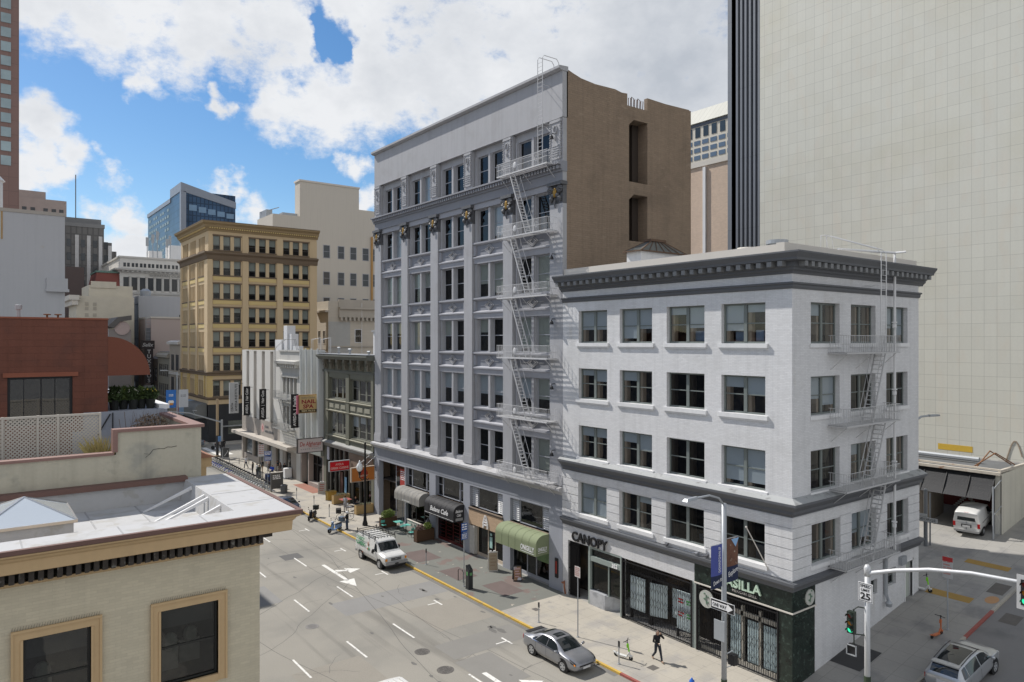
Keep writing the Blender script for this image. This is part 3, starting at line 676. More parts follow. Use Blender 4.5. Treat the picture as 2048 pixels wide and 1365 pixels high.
# ================================================================== WHITE CORNER BUILDING
FP = Face('y', 20.95); YE = 38.93; XE = 48.3
white = thing('corner_building', 'white painted brick five-storey corner building with dark bracketed cornice', 'building', (34, 20.95, 0))
KU = [(34.45, 37.24), (30.5, 33.29), (26.5, 29.32), (22.52, 25.33)]
PU = [(35.76, 38.7), (39.91, 42.75), (44.06, 46.8)]
WZ = [(17.87, 20.08), (14.0, 16.1), (9.93, 12.14), (6.02, 8.2)]
b = MB()
FX.wall(b, 20.95, YE, 4.95, 22.5, [(a, c, z0, z1) for a, c in KU for z0, z1 in WZ], .32)
FP.wall(b, 34, XE, 4.95, 22.5, [(a, c, z0, z1) for a, c in PU for z0, z1 in WZ], .32)
b.box(XE - .3, XE - .001, 21, YE, 0, 22.5)
FX.wall(b, 27.2, YE, -.2, 5.0, [(36.25, 38.36, -.2, 3.9), (33.15, 36.25, -.2, 3.95), (27.35, 33.1, -.2, 3.9)], .4)
gw = [(44.04, 45.27, 3.2, 4.23), (46.43, 47.4, 1.7, 4.25), (42.2, 42.95, 3.1, 3.95)]
FP.wall(b, 36.15, XE, -.2, 5.0, gw, .25)
b.build('wall', M_white, white)
b = MB()   # rusticated first floor
zs = [5.57 + .545 * k for k in range(7)]
def courses(F, u0, u1, holes):
    for z in zs[:-1]:
        es = sorted(set([u0, u1] + [e for h in holes for e in h[:2]])) if z + .5 > 6.02 and z < 8.2 else [u0, u1]
        for p, q in zip(es, es[1:]):
            if any(h[0] - .01 < p and q < h[1] + .01 for h in holes) and len(es) > 2: continue
            F.box(b, p, q, .0, .05, z + .02, z + .525)
courses(FX, 20.9, YE, KU); courses(FP, 34.0, XE, PU)
b.build('rusticated_band', M_white, white)
b = MB(); corner_mold(b, 34, 20.95, YE, XE + .15, [(-.3, 5.0), (.06, 5.0), (.1, 5.15), (.3, 5.35), (.3, 5.5), (-.3, 5.56)]); b.build('belt_course', M_trim, white)
b = MB(); corner_mold(b, 34, 20.95, YE, XE + .1, [(-.3, 8.85), (.0, 8.85), (.08, 9.0), (.2, 9.05), (.2, 9.2), (.42, 9.45), (.5, 9.5), (.5, 9.62), (-.3, 9.68)]); b.build('mid_cornice', M_trim, white)
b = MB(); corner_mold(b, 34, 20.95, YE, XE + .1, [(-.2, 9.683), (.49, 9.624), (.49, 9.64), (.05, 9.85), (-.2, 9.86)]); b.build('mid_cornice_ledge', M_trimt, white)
b = MB(); corner_mold(b, 34, 20.95, YE, XE + .06, [(-.2, 20.72), (.04, 20.72), (.1, 20.84), (.1, 20.94), (.2, 20.98), (.2, 21.06), (-.2, 21.12)]); b.build('frieze_belt', M_trim, white)
b = MB(); corner_mold(b, 34, 20.95, YE + .15, XE + .5, [(-.3, 21.5), (.05, 21.5), (.1, 21.62), (.22, 21.7), (.22, 21.8), (.3, 21.84), (.3, 22.12), (.72, 22.14), (.74, 22.26), (.86, 22.42), (.92, 22.5), (.92, 22.58), (-.3, 22.64)])
b.build('cornice', M_trim, white)
b = MB()
for k in range(29): u = 21.1 + k * .628; FX.box(b, u, u + .27, .3, .68, 21.86, 22.12)
for k in range(24): u = 34.1 + k * .615; FP.box(b, u, u + .27, .3, .68, 21.86, 22.12)
b.parts('modillion', mat('modillion_gray', (.2, .205, .21), .7), white)
b = MB(); FX.box(b, 21.2, YE, -.6, -.12, 22.6, 23.12); FP.box(b, 33.5, XE, -.6, -.12, 22.6, 23.1); b.box(47.9, XE - .05, 21.5, YE, 22.5, 22.95)
b.box(34.2, 48, 38.3, 38.85, 22.5, 22.9); b.build('roof_parapet', M_cream, white)
b = MB(); b.box(34.4, 48.1, 21.4, 38.7, 22.4, 22.55); b.build('roof', mat('roof_felt', (.4, .39, .37), .9), white)
b = MB()
for z0, z1 in WZ:
    for a, c in KU: FX.box(b, a - .18, c + .18, -.3, .13, z0 - .24, z0 - .002); FX.box(b, a - .12, c + .12, .0, .06, z0 - .34, z0 - .24)
    for a, c in PU: FP.box(b, a - .1, c + .1, -.3, .08, z0 - .22, z0 - .002)
b.parts('sill', M_whites, white)
def jambwin(F, a, c, z0, z1, bl, bm):
    w = window(white, F, a, c, z0, z1, -.26, M_sash, M_glassd if bl == 0 else M_glass, bl, bm, lites=2, mw=.2, fw=.1)
    D = Face(F.ax, 0); k = ('jamb', F.ax, round(c - a, 2), round(z1 - z0, 2)); o = w
    if k not in WC:
        j = MB(); W = c - a; H = z1 - z0; D.box(j, W - .34, W - .11, -.4, -.085, .1, H - .1); D.box(j, W / 2 - .33, W / 2 - .11, -.4, -.085, .1, H - .1)
        q = j.build('inner_jamb', M_tan, None); WC[k] = q.data; bpy.data.objects.remove(q)
    q = bpy.data.objects.new('inner_jamb', WC[k]); COL.objects.link(q); q.parent = o
KB = {(0, 0): (.6, .6), (0, 1): (.6, .9), (0, 2): (.6, .2), (0, 3): (.2, .7), (1, 0): (.4, .2), (1, 1): (0, .3), (1, 2): (0, 0), (1, 3): (.5, .3), (2, 0): (.3, .3), (2, 1): (.5, .3), (2, 2): (0, 0), (2, 3): (.9, .9), (3, 0): (1., 1.), (3, 1): (.2, 0), (3, 2): (0, 0), (3, 3): (0, 0)}
for r, (z0, z1) in enumerate(WZ):
    for i, (a, c) in enumerate(KU): jambwin(FX, a, c, z0, z1, KB[(r, i)] if any(KB[(r, i)]) else 0, M_blind)
    for i, (a, c) in enumerate(PU): jambwin(FP, a, c, z0, z1, [(.3, 0), (0, 0), (.6, .8), 0, 0][(r * 2 + i) % 5] or 0, M_blind)
b = MB(); b.box(35.3, 35.4, 22.4, YE - .1, 0, 22); b.box(35.4, 48, 22.3, 22.4, 0, 22)
for z in (5.0, 9.2, 13.2, 17.1, 20.9): b.box(34.4, 35.3, 21.4, YE - .1, z - .1, z); b.box(35.3, 48, 21.4, 22.3, z - .1, z)
b.build('interior', M_room, white)
b = MB(); 
for (u, z, w_, h_, c_) in ((24.4, 18.0, .7, .55, 0), (23.2, 18.0, .5, .6, 0), (27.2, 18.0, 1.0, .6, 0), (23.2, 6.1, .5, .8, 0), (27.0, 6.2, .6, .4, 0), (24.2, 10.0, .6, .45, 0)): FX.box(b, u - w_ / 2, u + w_ / 2, -.7, -.55, z, z + h_)
b.build('desk_items', mat('desk_clutter', (.25, .32, .42), .7, .4, 2), white)
window(white, FP, 44.04, 45.27, 3.2, 4.23, -.2, M_sash, M_glassd, lites=2, mw=.05, fw=.06, name='small_window'); window(white, FP, 42.2, 42.95, 3.1, 3.95, -.2, M_sash, M_glassd, fw=.06, name='small_window')
b = MB(); FP.box(b, 46.43, 47.4, -.22, -.16, 1.6, 4.2); d = b.build('service_door', mat('pale_green_door', (.42, .45, .40), .6), white)
b = MB(); b.ball(FP.P(46.58, -.1, 2.7), .05, 8, 6); b.build('door_knob', M_silver, d)
b = MB(); FP.box(b, 46.32, 46.43, -.1, .05, 1.7, 4.35); FP.box(b, 47.4, 47.5, -.1, .05, 1.8, 4.35); FP.box(b, 46.32, 47.5, -.1, .05, 4.25, 4.35); b.build('door_frame', M_whites, white)
b = MB(); FP.box(b, 45.6, 46.25, .0, .22, 4.25, 4.75); mb_ = b.build('meter_box', M_galv, white)
b = MB(); b.tube([FP.P(43.75, .12, 5.0), FP.P(43.75, .12, 2.9), FP.P(43.75, .35, 2.4)], .11, 8); b.lathe([(.16, 0), (.2, .2), (.1, .35)], FP.P(43.75, .3, 2.2), 10); b.build('standpipe_inlet', M_galv, white)
# standpipe
b = MB(); b.tube([(39.7, 21.6, 23.25), (44.47, 20.65, 23.3), (44.47, 20.65, 22.9), (44.47, 20.65, 5.2)], .075, 8)
b.tube([(44.47, 20.0, 23.3), (44.47, 20.65, 23.3)], .06, 6)
for z in (18.9, 14.9, 10.6, 7.0): b.tube([(44.47, 20.6, z), (44.15, 20.5, z)], .07, 6); b.lathe([(.05, 0), (.12, .05), (.12, .25), (.05, .3), (.16, .34), (.16, .4)], (44.12, 20.5, z - .15), 8)
b.build('standpipe', M_steelw, white)
M_fe2 = mat('fire_escape_gray_white', (.46, .46, .46), .6, .12, 2)
PZ = [17.38, 13.42, 9.92, 5.72]
for i, z in enumerate(PZ):
    balcony(FP, 37.45, 43.5, z, 1.05, M_fe2, white, False, .2)
    if i: stair(FP, 40.35, z, 41.9, PZ[i - 1], .4, .6, M_fe2, white)
b = MB()
for u in (41.45, 42.05): b.tube([FP.P(u, .95, 17.4), FP.P(u, .95, 23.0), FP.P(u - .2, .8, 23.25), FP.P(u - 2.6, -.9, 24.0), FP.P(u - 3.1, -.9, 23.95), FP.P(u - 3.15, -.9, 22.9)], .03, 6)
for k in range(19): b.tube([FP.P(41.45, .95, 17.7 + k * .29), FP.P(42.05, .95, 17.7 + k * .29)], .014, 4)
for u in (41.45, 42.05): b.tube([FP.P(u, .95, 21.2), FP.P(u, .0, 21.2)], .02, 4); b.tube([FP.P(u - 2.6, -.9, 24), FP.P(u - 2.2, -.9, 22.9)], .02, 4)
b.build('roof_ladder', M_steelw, white)
# shop floor on the avenue
b = MB(); FX.box(b, 36.25, 38.36, -1.9, -1.8, 0, 3.9); FX.box(b, 36.3, 37.0, -1.0, -.9, 0, 3.9); e = b.build('entry_recess', M_black, white)
b = MB()
for k in range(14): FX.box(b, 37.5 + k * .06, 37.52 + k * .06, -.15 + .1 * (k % 2), -.12 + .1 * (k % 2), .05, 3.7)
for z in (.3, 1.9, 3.5): FX.box(b, 37.45, 38.34, -.1, -.07, z, z + .05)
FX.box(b, 37.42, 38.36, -.3, -.2, 0, 3.85)
b.build('folding_gate', M_blackm, white)
M_sf = mat('gray_green_frame', (.27, .31, .29), .5, .06)
b = MB(); FX.box(b, 33.15, 36.25, -.35, -.02, 2.98, 3.3); FX.box(b, 36.1, 36.28, -.3, .0, 0, 3.95); FX.box(b, 33.1, 36.25, -.3, -.02, 3.8, 3.95); FX.box(b, 33.1, 33.22, -.3, .03, 0, 3.95); FX.box(b, 34.4, 34.46, -.3, -.1, .9, 3)
sfm = b.build('shop_front', M_sf, white)
b = MB(); b.quad(FX.P(33.2, -.2, 1.0), FX.P(36.1, -.2, 1.0), FX.P(36.1, -.2, 3.0), FX.P(33.2, -.2, 3.0)); b.quad(FX.P(33.2, -.2, 3.3), FX.P(36.1, -.2, 3.3), FX.P(36.1, -.2, 3.8), FX.P(33.2, -.2, 3.8)); b.build('pane', M_glassd, sfm)
text('353', M_wht, sfm, FX.P(34.0, .0, 3.02), (0, -1, 0), (0, 0, 1), .24, ext=.02, bold=.008)
M_mgray = mat('gray_marble', (.42, .43, .45), .3, .25, 1.3, .15, 6, patch=((.28, .29, .31), .5, .62, 1.5))
b = MB(); FX.box(b, 34.6, 36.1, -.3, .05, 0, .98); b.prism([(33.97, 34.6), (33.2 + 1.9, 33.3), (34.6, 33.3), (34.6, 36)], 'z', 0, .94); b.build('bulkhead', M_mgray, white)
b = MB(); b.ball((34.7, 33.9, 1.6), (.5, .5, .7), 8, 6); pl = b.build('plant_in_window', mat('dim_leaf', (.04, .08, .02), .8, .5, 6, .4), white)
cs = thing('wall_sign', 'black serif letters CANOPY standing on the white wall above the doorway', 'sign', FX.P(36.05, .1, 4.3))
text('CANOPY', M_black, cs, FX.P(37.85, .08, 4.02), (0, -1, 0), (0, 0, 1), .62, 3.5, .05, 0, .018)
# gated bays
def gate(u0, u1, z1, root, name='security_gate', n=.02):
    b = MB(); w = u1 - u0; k = int(w / .14)
    for i in range(k + 1):
        u = u0 + w * i / k; FX.box(b, u - .009, u + .009, n, n + .02, .1, z1 - .1)
    for z in (.14, z1 - .12): FX.box(b, u0, u1, n - .01, n + .045, z - .03, z + .03)
    for zc in (.55, 1.55, 2.55):
        for i in range(k):
            a, c = u0 + w * i / k, u0 + w * (i + 1) / k; s = .16 if i % 2 else -.16
            b.tube([FX.P(a, n + .035, zc + s), FX.P(c, n + .035, zc - s)], .009, 4); b.tube([FX.P(a, n + .035, zc + .35 - s), FX.P(c, n + .035, zc + .35 + s)], .009, 4)
    for u in (u0, u1): FX.box(b, u - .05, u + .05, n - .04, n + .06, 0, z1)
    return b.build(name, M_blackm, root)
gate(27.4, 33.0, 3.85, white); gate(21.75, 27.0, 3.8, white)
M_paper = mat('paper_covered_glass', (.60, .70, .72), .6, .08, .8)
b = MB(); FX.box(b, 31.3, 32.6, -.3, -.26, .75, 2.85); b.hexa([FX.P(30.95, -.3, .7), FX.P(29.9, -.75, .7), FX.P(29.9, -.79, .7), FX.P(30.95, -.34, .7), FX.P(30.95, -.3, 2.75), FX.P(29.9, -.75, 2.75), FX.P(29.9, -.79, 2.75), FX.P(30.95, -.34, 2.75)]); FX.box(b, 28.95, 29.6, -.9, -.86, .9, 2.7)
FX.box(b, 27.5, 28.75, -.3, -.26, .65, 2.95)
pw = b.parts('papered_window', M_paper, white)[-1]
for (u, z, t, m_) in ((28.65, 2.3, 'LUNCH', M_red), (28.0, 2.3, 'DINE', mat('green_print', (.1, .45, .1))), (28.65, 1.5, 'MEAL', M_red), (27.98, 1.5, 'FOOD', mat('green_print', (.1, .45, .1)))): lines(pw, m_, FX.P(u, -.25, z + .2), (0, -1, 0), .45, 2, .09, n=(-1, 0, 0))
lines(pw, M_gray2, FX.P(28.6, -.25, 2.0), (0, -1, 0), .9, 4, .04, n=(-1, 0, 0))
b = MB(); FX.box(b, 27.3, 33.1, -2.2, -2.1, 0, 3.9); 
for u in (31.05, 32.65, 30.95, 28.85): FX.box(b, u - .06, u + .06, -.55, -.42, 0, 3.0)
FX.box(b, 27.4, 33.05, -.5, -.44, 2.95, 3.1); FX.box(b, 31.1, 32.7, -.47, -.42, 1.9, 1.97); FX.box(b, 27.5, 28.8, -.47, -.42, 1.62, 1.69)
b.build('dark_shop_front', M_black, white)
b = MB(); FX.box(b, 27.0, 27.35, -.2, .03, 0, 3.9); b.build('gate_post', M_sf, white)
M_gmar = mat('green_marble', (.016, .026, .021), .25, .35, 1.8, .3, 12, patch=((.05, .075, .062), .56, .68, 5.), patch2=((.008, .013, .011), .5, .66, 2.))
b = MB(); FX.box(b, 20.92, 27.2, .002, .03, 3.93, 4.98); FX.box(b, 20.92, 21.7, .002, .03, -.2, 3.86); FX.box(b, 21.65, 21.7, -1, .002, 0, 3.86); FP.box(b, 34.0, 36.15, -.2, .03, 3.93, 4.98); FP.box(b, 34.0, 36.1, -.2, .028, -.2, 3.86); b.build('marble_cladding', M_gmar, white)
b = MB(); corner_mold(b, 33.97, 20.92, 27.2, 36.2, [(-.05, 3.86), (.05, 3.86), (.05, 3.93), (-.05, 3.93)]); b.build('marble_trim', M_cream, white)
b = MB(); FX.box(b, 21.7, 27, -1.3, -1.2, 0, 3.9); b.build('dark_shop_front', M_black, white)
b = MB()
for u in (25.3, 24.2, 23.1, 21.85): FX.box(b, u - .07, u + .07, -.5, -.35, 0, 3.3)
FX.box(b, 21.7, 25.4, -.5, -.35, 2.75, 3.0); FX.box(b, 21.7, 27, -.4, -.3, 0, .25)
b.build('pale_shop_frame', mat('cream_frame', (.45, .42, .36), .6), white)
b = MB(); FX.box(b, 24.3, 25.0, -.45, -.41, .3, 2.7); FX.box(b, 23.2, 23.9, -.45, -.41, .3, 2.6); FX.box(b, 21.95, 22.9, -.45, -.41, .3, 2.6); b.parts('papered_window', mat('blue_paper', (.42, .52, .54), .6), white)
disc = lambda F, u, z, r, n: [(F.P(u + r * cos(t * pi / 12), n, z + r * sin(t * pi / 12))) for t in range(24)]
def rsign(F, u, z, r, label, kids=True):
    s = thing('round_sign', label, 'sign', F.P(u, .1, z)); b = MB(); p = disc(F, u, z, r, .1); q = disc(F, u, z, r, .04)
    b.add(p + q, [tuple(range(24)), tuple(range(47, 23, -1))] + [(i, (i + 1) % 24, 24 + (i + 1) % 24, 24 + i) for i in range(24)]); b.build('disc', mat('pale_disc', (.45, .46, .42), .6, .15, 3), s)
    b = MB(); b.tube([F.P(u - .05, .115, z - r * .6), F.P(u + .02, .115, z), F.P(u - .02, .115, z + r * .5)], .03, 5)
    for k in range(4): b.ball(F.P(u + .12 * (k % 2 * 2 - 1), .11, z - r * .3 + k * .15), (.07, .03, .05) if F.ax == 'y' else (.03, .07, .05), 6, 4)
    b.build('emblem', mat('green_emblem', (.12, .2, .14)), s); return s
rsign(FP, 35.55, 4.45, .42, 'pale round sign high on the green marble side pier')
rsign(FX, 26.3, 3.15, .5, 'pale round sign hanging behind the gate bars')
ps = thing('wall_sign', 'pale green letters PASILLA MEXICAN GRILL on the green marble band', 'sign', FX.P(24, .1, 4.4))
text('PASILLA', mat('mint_letters', (.52, .66, .52), .5), ps, FX.P(25.3, .1, 4.35), (0, -1, 0), (0, 0, 1), .5, 2.6, .05, 0, .012)
b = MB(); FX.box(b, 22.9, 24.6, .04, .07, 4.06, 4.28); b.build('panel', M_black, ps); text('MEXICAN GRILL', M_cream, ps, FX.P(24.55, .075, 4.1), (0, -1, 0), (0, 0, 1), .13, 1.55, .004)
b = MB(); b.tube([FX.P(22.3, .05, 5.85), FX.P(22.9, 1.1, 8.1)], .03, 6); b.ball(FX.P(22.92, 1.12, 8.15), .06, 8, 6); b.build('flagpole', M_cream, white)
b = MB(); b.tube([FX.P(38.6, .05, 0), FX.P(38.6, .15, .5), FX.P(38.6, .15, .95)], .06, 8); b.tube([FX.P(38.7, .28, .85), FX.P(38.45, .28, .85)], .07, 8); b.build('hose_inlet', mat('red_brass', (.3, .12, .06), .5), white)
for i, (u, lb) in enumerate([(29.15, 'dark pigeon alone on the ledge over the gates, left of the pair'), (26.9, 'gray pigeon on the ledge beside the darker one'), (26.2, 'dark gray pigeon on the ledge closest to the blue banner')]):
    p = thing('pigeon', lb, 'bird', FX.P(u, .2, 5.54), 'pigeons on the ledge'); b = MB()
    b.ball(FX.P(u, .2, 5.66), (.07, .13, .08), 10, 8); b.ball(FX.P(u - .11, .2, 5.76), (.045, .05, .045), 8, 6); b.cap(FX.P(u + .1, .2, 5.66), FX.P(u + .24, .2, 5.62), .045, .02, 6); b.cap(FX.P(u - .08, .2, 5.7), FX.P(u - .11, .2, 5.75), .05, .04, 6); b.tube([FX.P(u - .15, .2, 5.76), FX.P(u - .18, .2, 5.75)], .01, 4)
    for s in (-.03, .03): b.tube([FX.P(u, .2 + s, 5.6), FX.P(u - .01, .2 + s, 5.54)], .008, 4)
    b.build('body', mat('pigeon_gray' if i == 1 else 'pigeon_dark', (.25, .26, .28) if i == 1 else (.09, .09, .10), .8, .4, 9), p, True)
# roof items
rh = thing('roof_skylight', 'white roof house with dark pyramidal glazed cap behind the cream parapet', 'skylight', (37.3, 33.5, 22.55))
b = MB(); b.box(35.3, 39.6, 32.6, 33.9, 22.5, 23.95); b.box(35.25, 35.31, 32.55, 32.62, 22.5, 24); b.build('curb_wall', M_whites, rh)
b = MB(); z = 23.95; B = [(35.1, 32.45, z), (39.75, 32.45, z), (39.75, 34.05, z), (35.1, 34.05, z)]; T = [(36.7, 33.0, 24.72), (38.0, 33.0, 24.72), (38.0, 33.5, 24.72), (36.7, 33.5, 24.72)]
b.hexa(B + T); g = b.build('glazed_cap', mat('dirty_wired_glass', (.10, .105, .10), .5, .25, 3, .2), rh)
b = MB()
for p, q in zip(B, T): b.tube([p, q], .05, 4)
for k in range(1, 6): b.tube([(35.1 + k * .77, 32.42, z), (36.7 + k * .21, 32.98, 24.74)], .03, 4)
for k in range(4): b.tube([B[k], B[(k + 1) % 4]], .06, 4)
b.box(36.6, 38.1, 32.9, 33.6, 24.72, 24.88); b.build('ribs', mat('rusty_iron', (.12, .075, .05), .85, .3, 3), rh)
for i, (x, y, r, lb, m_) in enumerate([(37.4, 24.0, .62, 'short galvanised round vent on the roof near the corner', M_galv), (36.5, 25.4, .6, 'low cream dome vent on the roof behind the parapet', M_cream), (38.0, 32.2, .9, 'flat grey dome vent beside the pyramidal skylight', M_cream)]):
    v = thing('roof_vent', lb, 'vent', (x, y, 22.55), 'vents on the white building roof'); b = MB(); H = (1.2, .86, .95)[i]
    b.lathe([(r * .8, 22.5), (r * .8, 22.5 + H - .1), (r, 22.5 + H - .1), (r, 22.5 + H + (.12 if i == 0 else .02)), (r * .9, 22.5 + H + .1), (.05, 22.5 + H + .14)], (x, y, 0), 18); b.build('drum', m_, v)

# ================================================================== TILED TOWER + GARAGE
XT = 66.0; FT = Face('x', XT)
tile = thing('tiled_tower', 'huge windowless tower clad in pale square tiles above the alley', 'building', (XT, 30, 0))
M_tile = mat('pale_wall_tiles', (.60, .592, .525), .5, .05, .06, .04, 5, .05, tile=('w', .92, 1.08, .015, .34), streak=.03, patch=((.57, .55, .46), .5, .66, .10), patch2=((.60, .575, .50), .55, .68, .9), stretch=(1, 1, .4))
b = MB(); b.box(XT, XT + 30, 3, 44.35, 0, 110); b.build('tile_wall', M_tile, tile)
b = MB(); FT.box(b, 24.4, 27.05, .0, .016, 8.8, 9.3); b.build('yellow_patch', mat('yellow_paint_patch', (.58, .38, .05), .8, .1, 1, .1, patch=((.62, .61, .58), .6, .64, .8)), tile)
b = MB(); FT.box(b, 21, 32, .0, .012, 7.4, 8.2); FT.box(b, 20, 24.5, .0, .014, 8.1, 8.5); b.build('bare_patch', mat('bare_plaster', (.52, .50, .46), .9, .15, .8, .1, patch=((.62, .61, .56), .5, .56, .6)), tile)
b = MB(); 
for k in range(8): b.tube([FT.P(20.9 + .14 * k, .02, 8.9 + 1.2 * sin(k * .45)), FT.P(21.04 + .14 * k, .02, 8.9 + 1.2 * sin(k * .45 + .45))], .05, 4)
b.build('wall_scar', mat('rust_scar', (.30, .24, .18), .9, .3, 3), tile)
fin = thing('fluted_tower', 'dark tower front of vertical fins and slots beside the tiled wall', 'building', (XT, 47, 0))
b = MB(); b.box(XT + .6, XT + 20, 44.37, 48.6, 0, 110); b.build('dark_slot_wall', mat('slot_black', (.025, .027, .032), .5), fin)
for k in range(7):
    b = MB(); u = 44.4 + k * .535; b.box(XT + .02, XT + .6, u, u + .24, 0, 110); 
    if k == 6: b.box(XT + .02, XT + 12, u, u + .75, 0, 110)
    b.build('fin', mat('slate_fin', (.17, .185, .21), .5, .06, .3, tile=('w', 60, 7.5, .02, .4)), fin)
# garage
FG = Face('x', 60.0); GZ = gz(60)
gar = thing('parking_garage', 'low cream garage with sagging black tarp canopy over its dark entrance', 'garage', (60, 23, GZ))
M_gcream = mat('garage_cream', (.55, .53, .46), .85, .12, .5, .06, streak=.15)
b = MB(); b.box(60, 60.75, 20.3, 20.72, 2, 8.2); b.box(60, XT - .01, 20.3, 20.35, 2, 8.0); b.hexa([(60.0, 20.28, 2), (XT - .02, 20.28, 3), (XT - .02, 20.36, 3), (60, 20.36, 2), (60, 20.28, 8.3), (XT - .02, 20.28, 8.5), (XT - .02, 20.36, 8.5), (60, 20.36, 8.3)]); b.build('wall', M_gcream, gar)
b = MB(); b.box(60, 60.3, 25.2, 27.2, 2, 7.4); b.box(60.3, 62.5, 25.2, 25.4, 2, 7.4); b.build('side_panel', mat('corrugated_tan', (.20, .175, .145), .8, .2, 1.5, tile=('w', .25, 30, .03, .3)), gar)
b = MB(); b.box(59.7, 60.0, 20.3, 30, 8.22, 8.42); b.box(59.9, XT - .02, 20.3, 20.5, 8.4, 8.6); b.box(60.0, 60.2, 20.4, 30, 8.5, 8.62); b.build('roof_edge', mat('weathered_trim', (.48, .44, .38), .85, .25, 1.5, .15, patch=((.30, .15, .08), .6, .68, 1.2)), gar)
b = MB(); b.box(60.2, XT - .05, 20.5, 30, 8.2, 8.35); b.build('roof', mat('garage_roof', (.12, .125, .13), .7, .2), gar)
b = MB(); b.tube([(63.5, 23.0, 8.65), (63.5, 32, 8.65)], .2, 8); b.build('roof_duct', M_galv, gar)
b = MB()
for k in range(6):   # tarp panels
    y0, y1 = 20.7 + k * 1.6, 20.7 + (k + 1) * 1.6 - .05; n = 6
    for i in range(n):
        t0, t1 = i / n, (i + 1) / n; f = lambda t: (60.0 - 1.1 * t, 8.2 - 1.75 * t - .1 * sin(pi * t))
        (xa, za), (xb, zb) = f(t0), f(t1); b.quad((xa, y0, za), (xa, y1, za), (xb, y1, zb), (xb, y0, zb))
b.build('tarp_canopy', mat('black_tarp', (.014, .015, .018), .6, .25, .8, .1, 8, .6), gar)
b = MB()
for k in range(7): b.tube([(59.98, 20.68 + k * 1.6, 8.2), (58.88, 20.68 + k * 1.6, 6.42)], .035, 4)
b.build('canopy_rib', M_black, gar)
b = MB(); b.box(64.5, 64.6, 20.5, 30, 3, 8.2); b.build('dark_back_wall', mat('garage_dark', (.018, .015, .015), .9), gar)
b = MB(); b.prism([(24.2 + 1.9 * cos(k * pi / 10), 5.2 + 1.6 * sin(k * pi / 10)) for k in range(20)], 'x', 64.42, 64.46); rg = b.build('maroon_panel', mat('maroon_dark', (.10, .018, .018), .8), gar)
b = MB(); 
for k in range(8): z = 4.2 + k * .17; w = 1.3 - k * .15; b.box(64.36, 64.4, 24.2 - w, 24.2 - w + .3, z, z + .13); b.box(64.36, 64.4, 24.2 + w - .3, 24.2 + w, z, z + .13)
b.build('emblem', mat('pale_chevron', (.4, .4, .38), .7), rg)
b = MB(); b.box(61.5, 61.6, 22.2, 22.9, 6.0, 6.2); b.build('ceiling_light', mat('pale_lamp', (.6, .58, .4)), gar)
b = MB(); b.tube([(60.3, 22.3, 8.5), (61.5, 21.2, 9.6), (63.5, 20.6, 8.6)], .05, 4); b.tube([(60.8, 22.2, 8.5), (61.6, 21.6, 9.7), (64, 21.0, 8.5)], .05, 4); b.build('rusty_bracket', mat('rust', (.2, .1, .05), .9, .3), gar)
gp = thing('gate_post', 'tall galvanised chain-link gate post beside the small white van', 'fence', (58.9, 20.45, gz(58.9)))
b = MB(); b.tube([(58.9, 20.45, gz(58.9)), (58.9, 20.45, 7.5)], .06, 8); b.tube([(60, 20.3, 7.9), (58.9, 20.45, 7.3)], .03, 5); b.tube([(60, 20.3, 6.0), (58.9, 20.45, 5.4)], .03, 5); b.build('post', M_galv, gp)
b = MB()
for k in range(12): b.tube([(58.95 + k * .09, 20.44 - k * .012, gz(58.9) + .2), (59.0 + k * .09, 20.44 - k * .012, 5.4)], .006, 3)
b.build('mesh', M_galv, gp)
# street sign post by the alley
sp = thing('street_sign', 'street name sign ST. GEORGE on a thick dark post in the alley', 'sign', (55.3, 23.5, gz(55.3)))
g_ = gz(55.3); b = MB(); b.tube([(55.3, 23.5, g_), (55.3, 23.5, 7.2)], .13, 12); b.ball((55.3, 23.5, 7.2), .14, 12, 6); b.tube([(55.55, 23.3, g_), (55.55, 23.3, 7.0)], .05, 6); b.build('post', mat('post_gray', (.16, .17, .18), .5, .1, metal=.2), sp)
b = MB(); b.box(55.02, 55.06, 22.6, 24.5, 5.02, 5.32); pb = b.build('blade', mat('sign_blade', (.42, .43, .43), .6), sp)
text('ST. GEORGE', M_black, pb, (55.015, 24.4, 5.09), (0, -1, 0), (0, 0, 1), .17, 1.7, .003)
b = MB(); b.box(55.02, 55.06, 23.3, 23.9, 5.36, 5.55); b.build('small_blade', mat('sign_blade', (.42, .43, .43)), sp)
# apron of sunlit concrete in front of the garage is part of the sloping pavement
# fences behind: alley closing wall
al = thing('brick_building', 'pale tan brick side wall rising between the brown wall and the fluted tower', 'building', (88, 72, 0))
b = MB(); b.box(88, 110, 60, 76, 0, 44.2); b.build('wall', mat('pale_tan_brick', (.58, .45, .35), .9, .06, .4, .05, 9, .6, brick=(.4, .16, .01, .1)), al)
b = MB(); b.box(87.8, 110, 59.5, 76, 44.2, 44.9); b.build('coping', M_cream, al); b = MB(); b.box(87.7, 88, 68.2, 68.7, 20, 44); b.build('downpipe', M_whites, al)
ht = thing('hotel_tower', 'cream hotel tower top with metal mansard roof and rows of small windows', 'building', (150, 120, 0))
b = MB(); b.box(149.9, 150.03, 95, 140, 73.1, 73.9); b.build('dark_band', mat('hotel_band', (.10, .11, .13), .4), ht)
b = MB(); b.box(150, 175, 95, 140, 0, 74); b.build('wall', mat('hotel_cream', (.60, .56, .48), .8), ht)
b = MB(); b.hexa([(149.5, 95, 74), (175, 95, 74), (175, 140, 74), (149.5, 140, 74), (151.5, 95, 78), (172, 95, 78), (172, 138, 78), (151.5, 138, 78)]); b.build('mansard_roof', mat('zinc_roof', (.42, .42, .37), .6, .05, tile=('w', 1.6, 40, .1, .2)), ht)
b = MB(); b.box(156, 170, 100, 112.5, 78, 79.6); b.build('plant_room', mat('tan_plant_room', (.42, .33, .26), .8), ht)
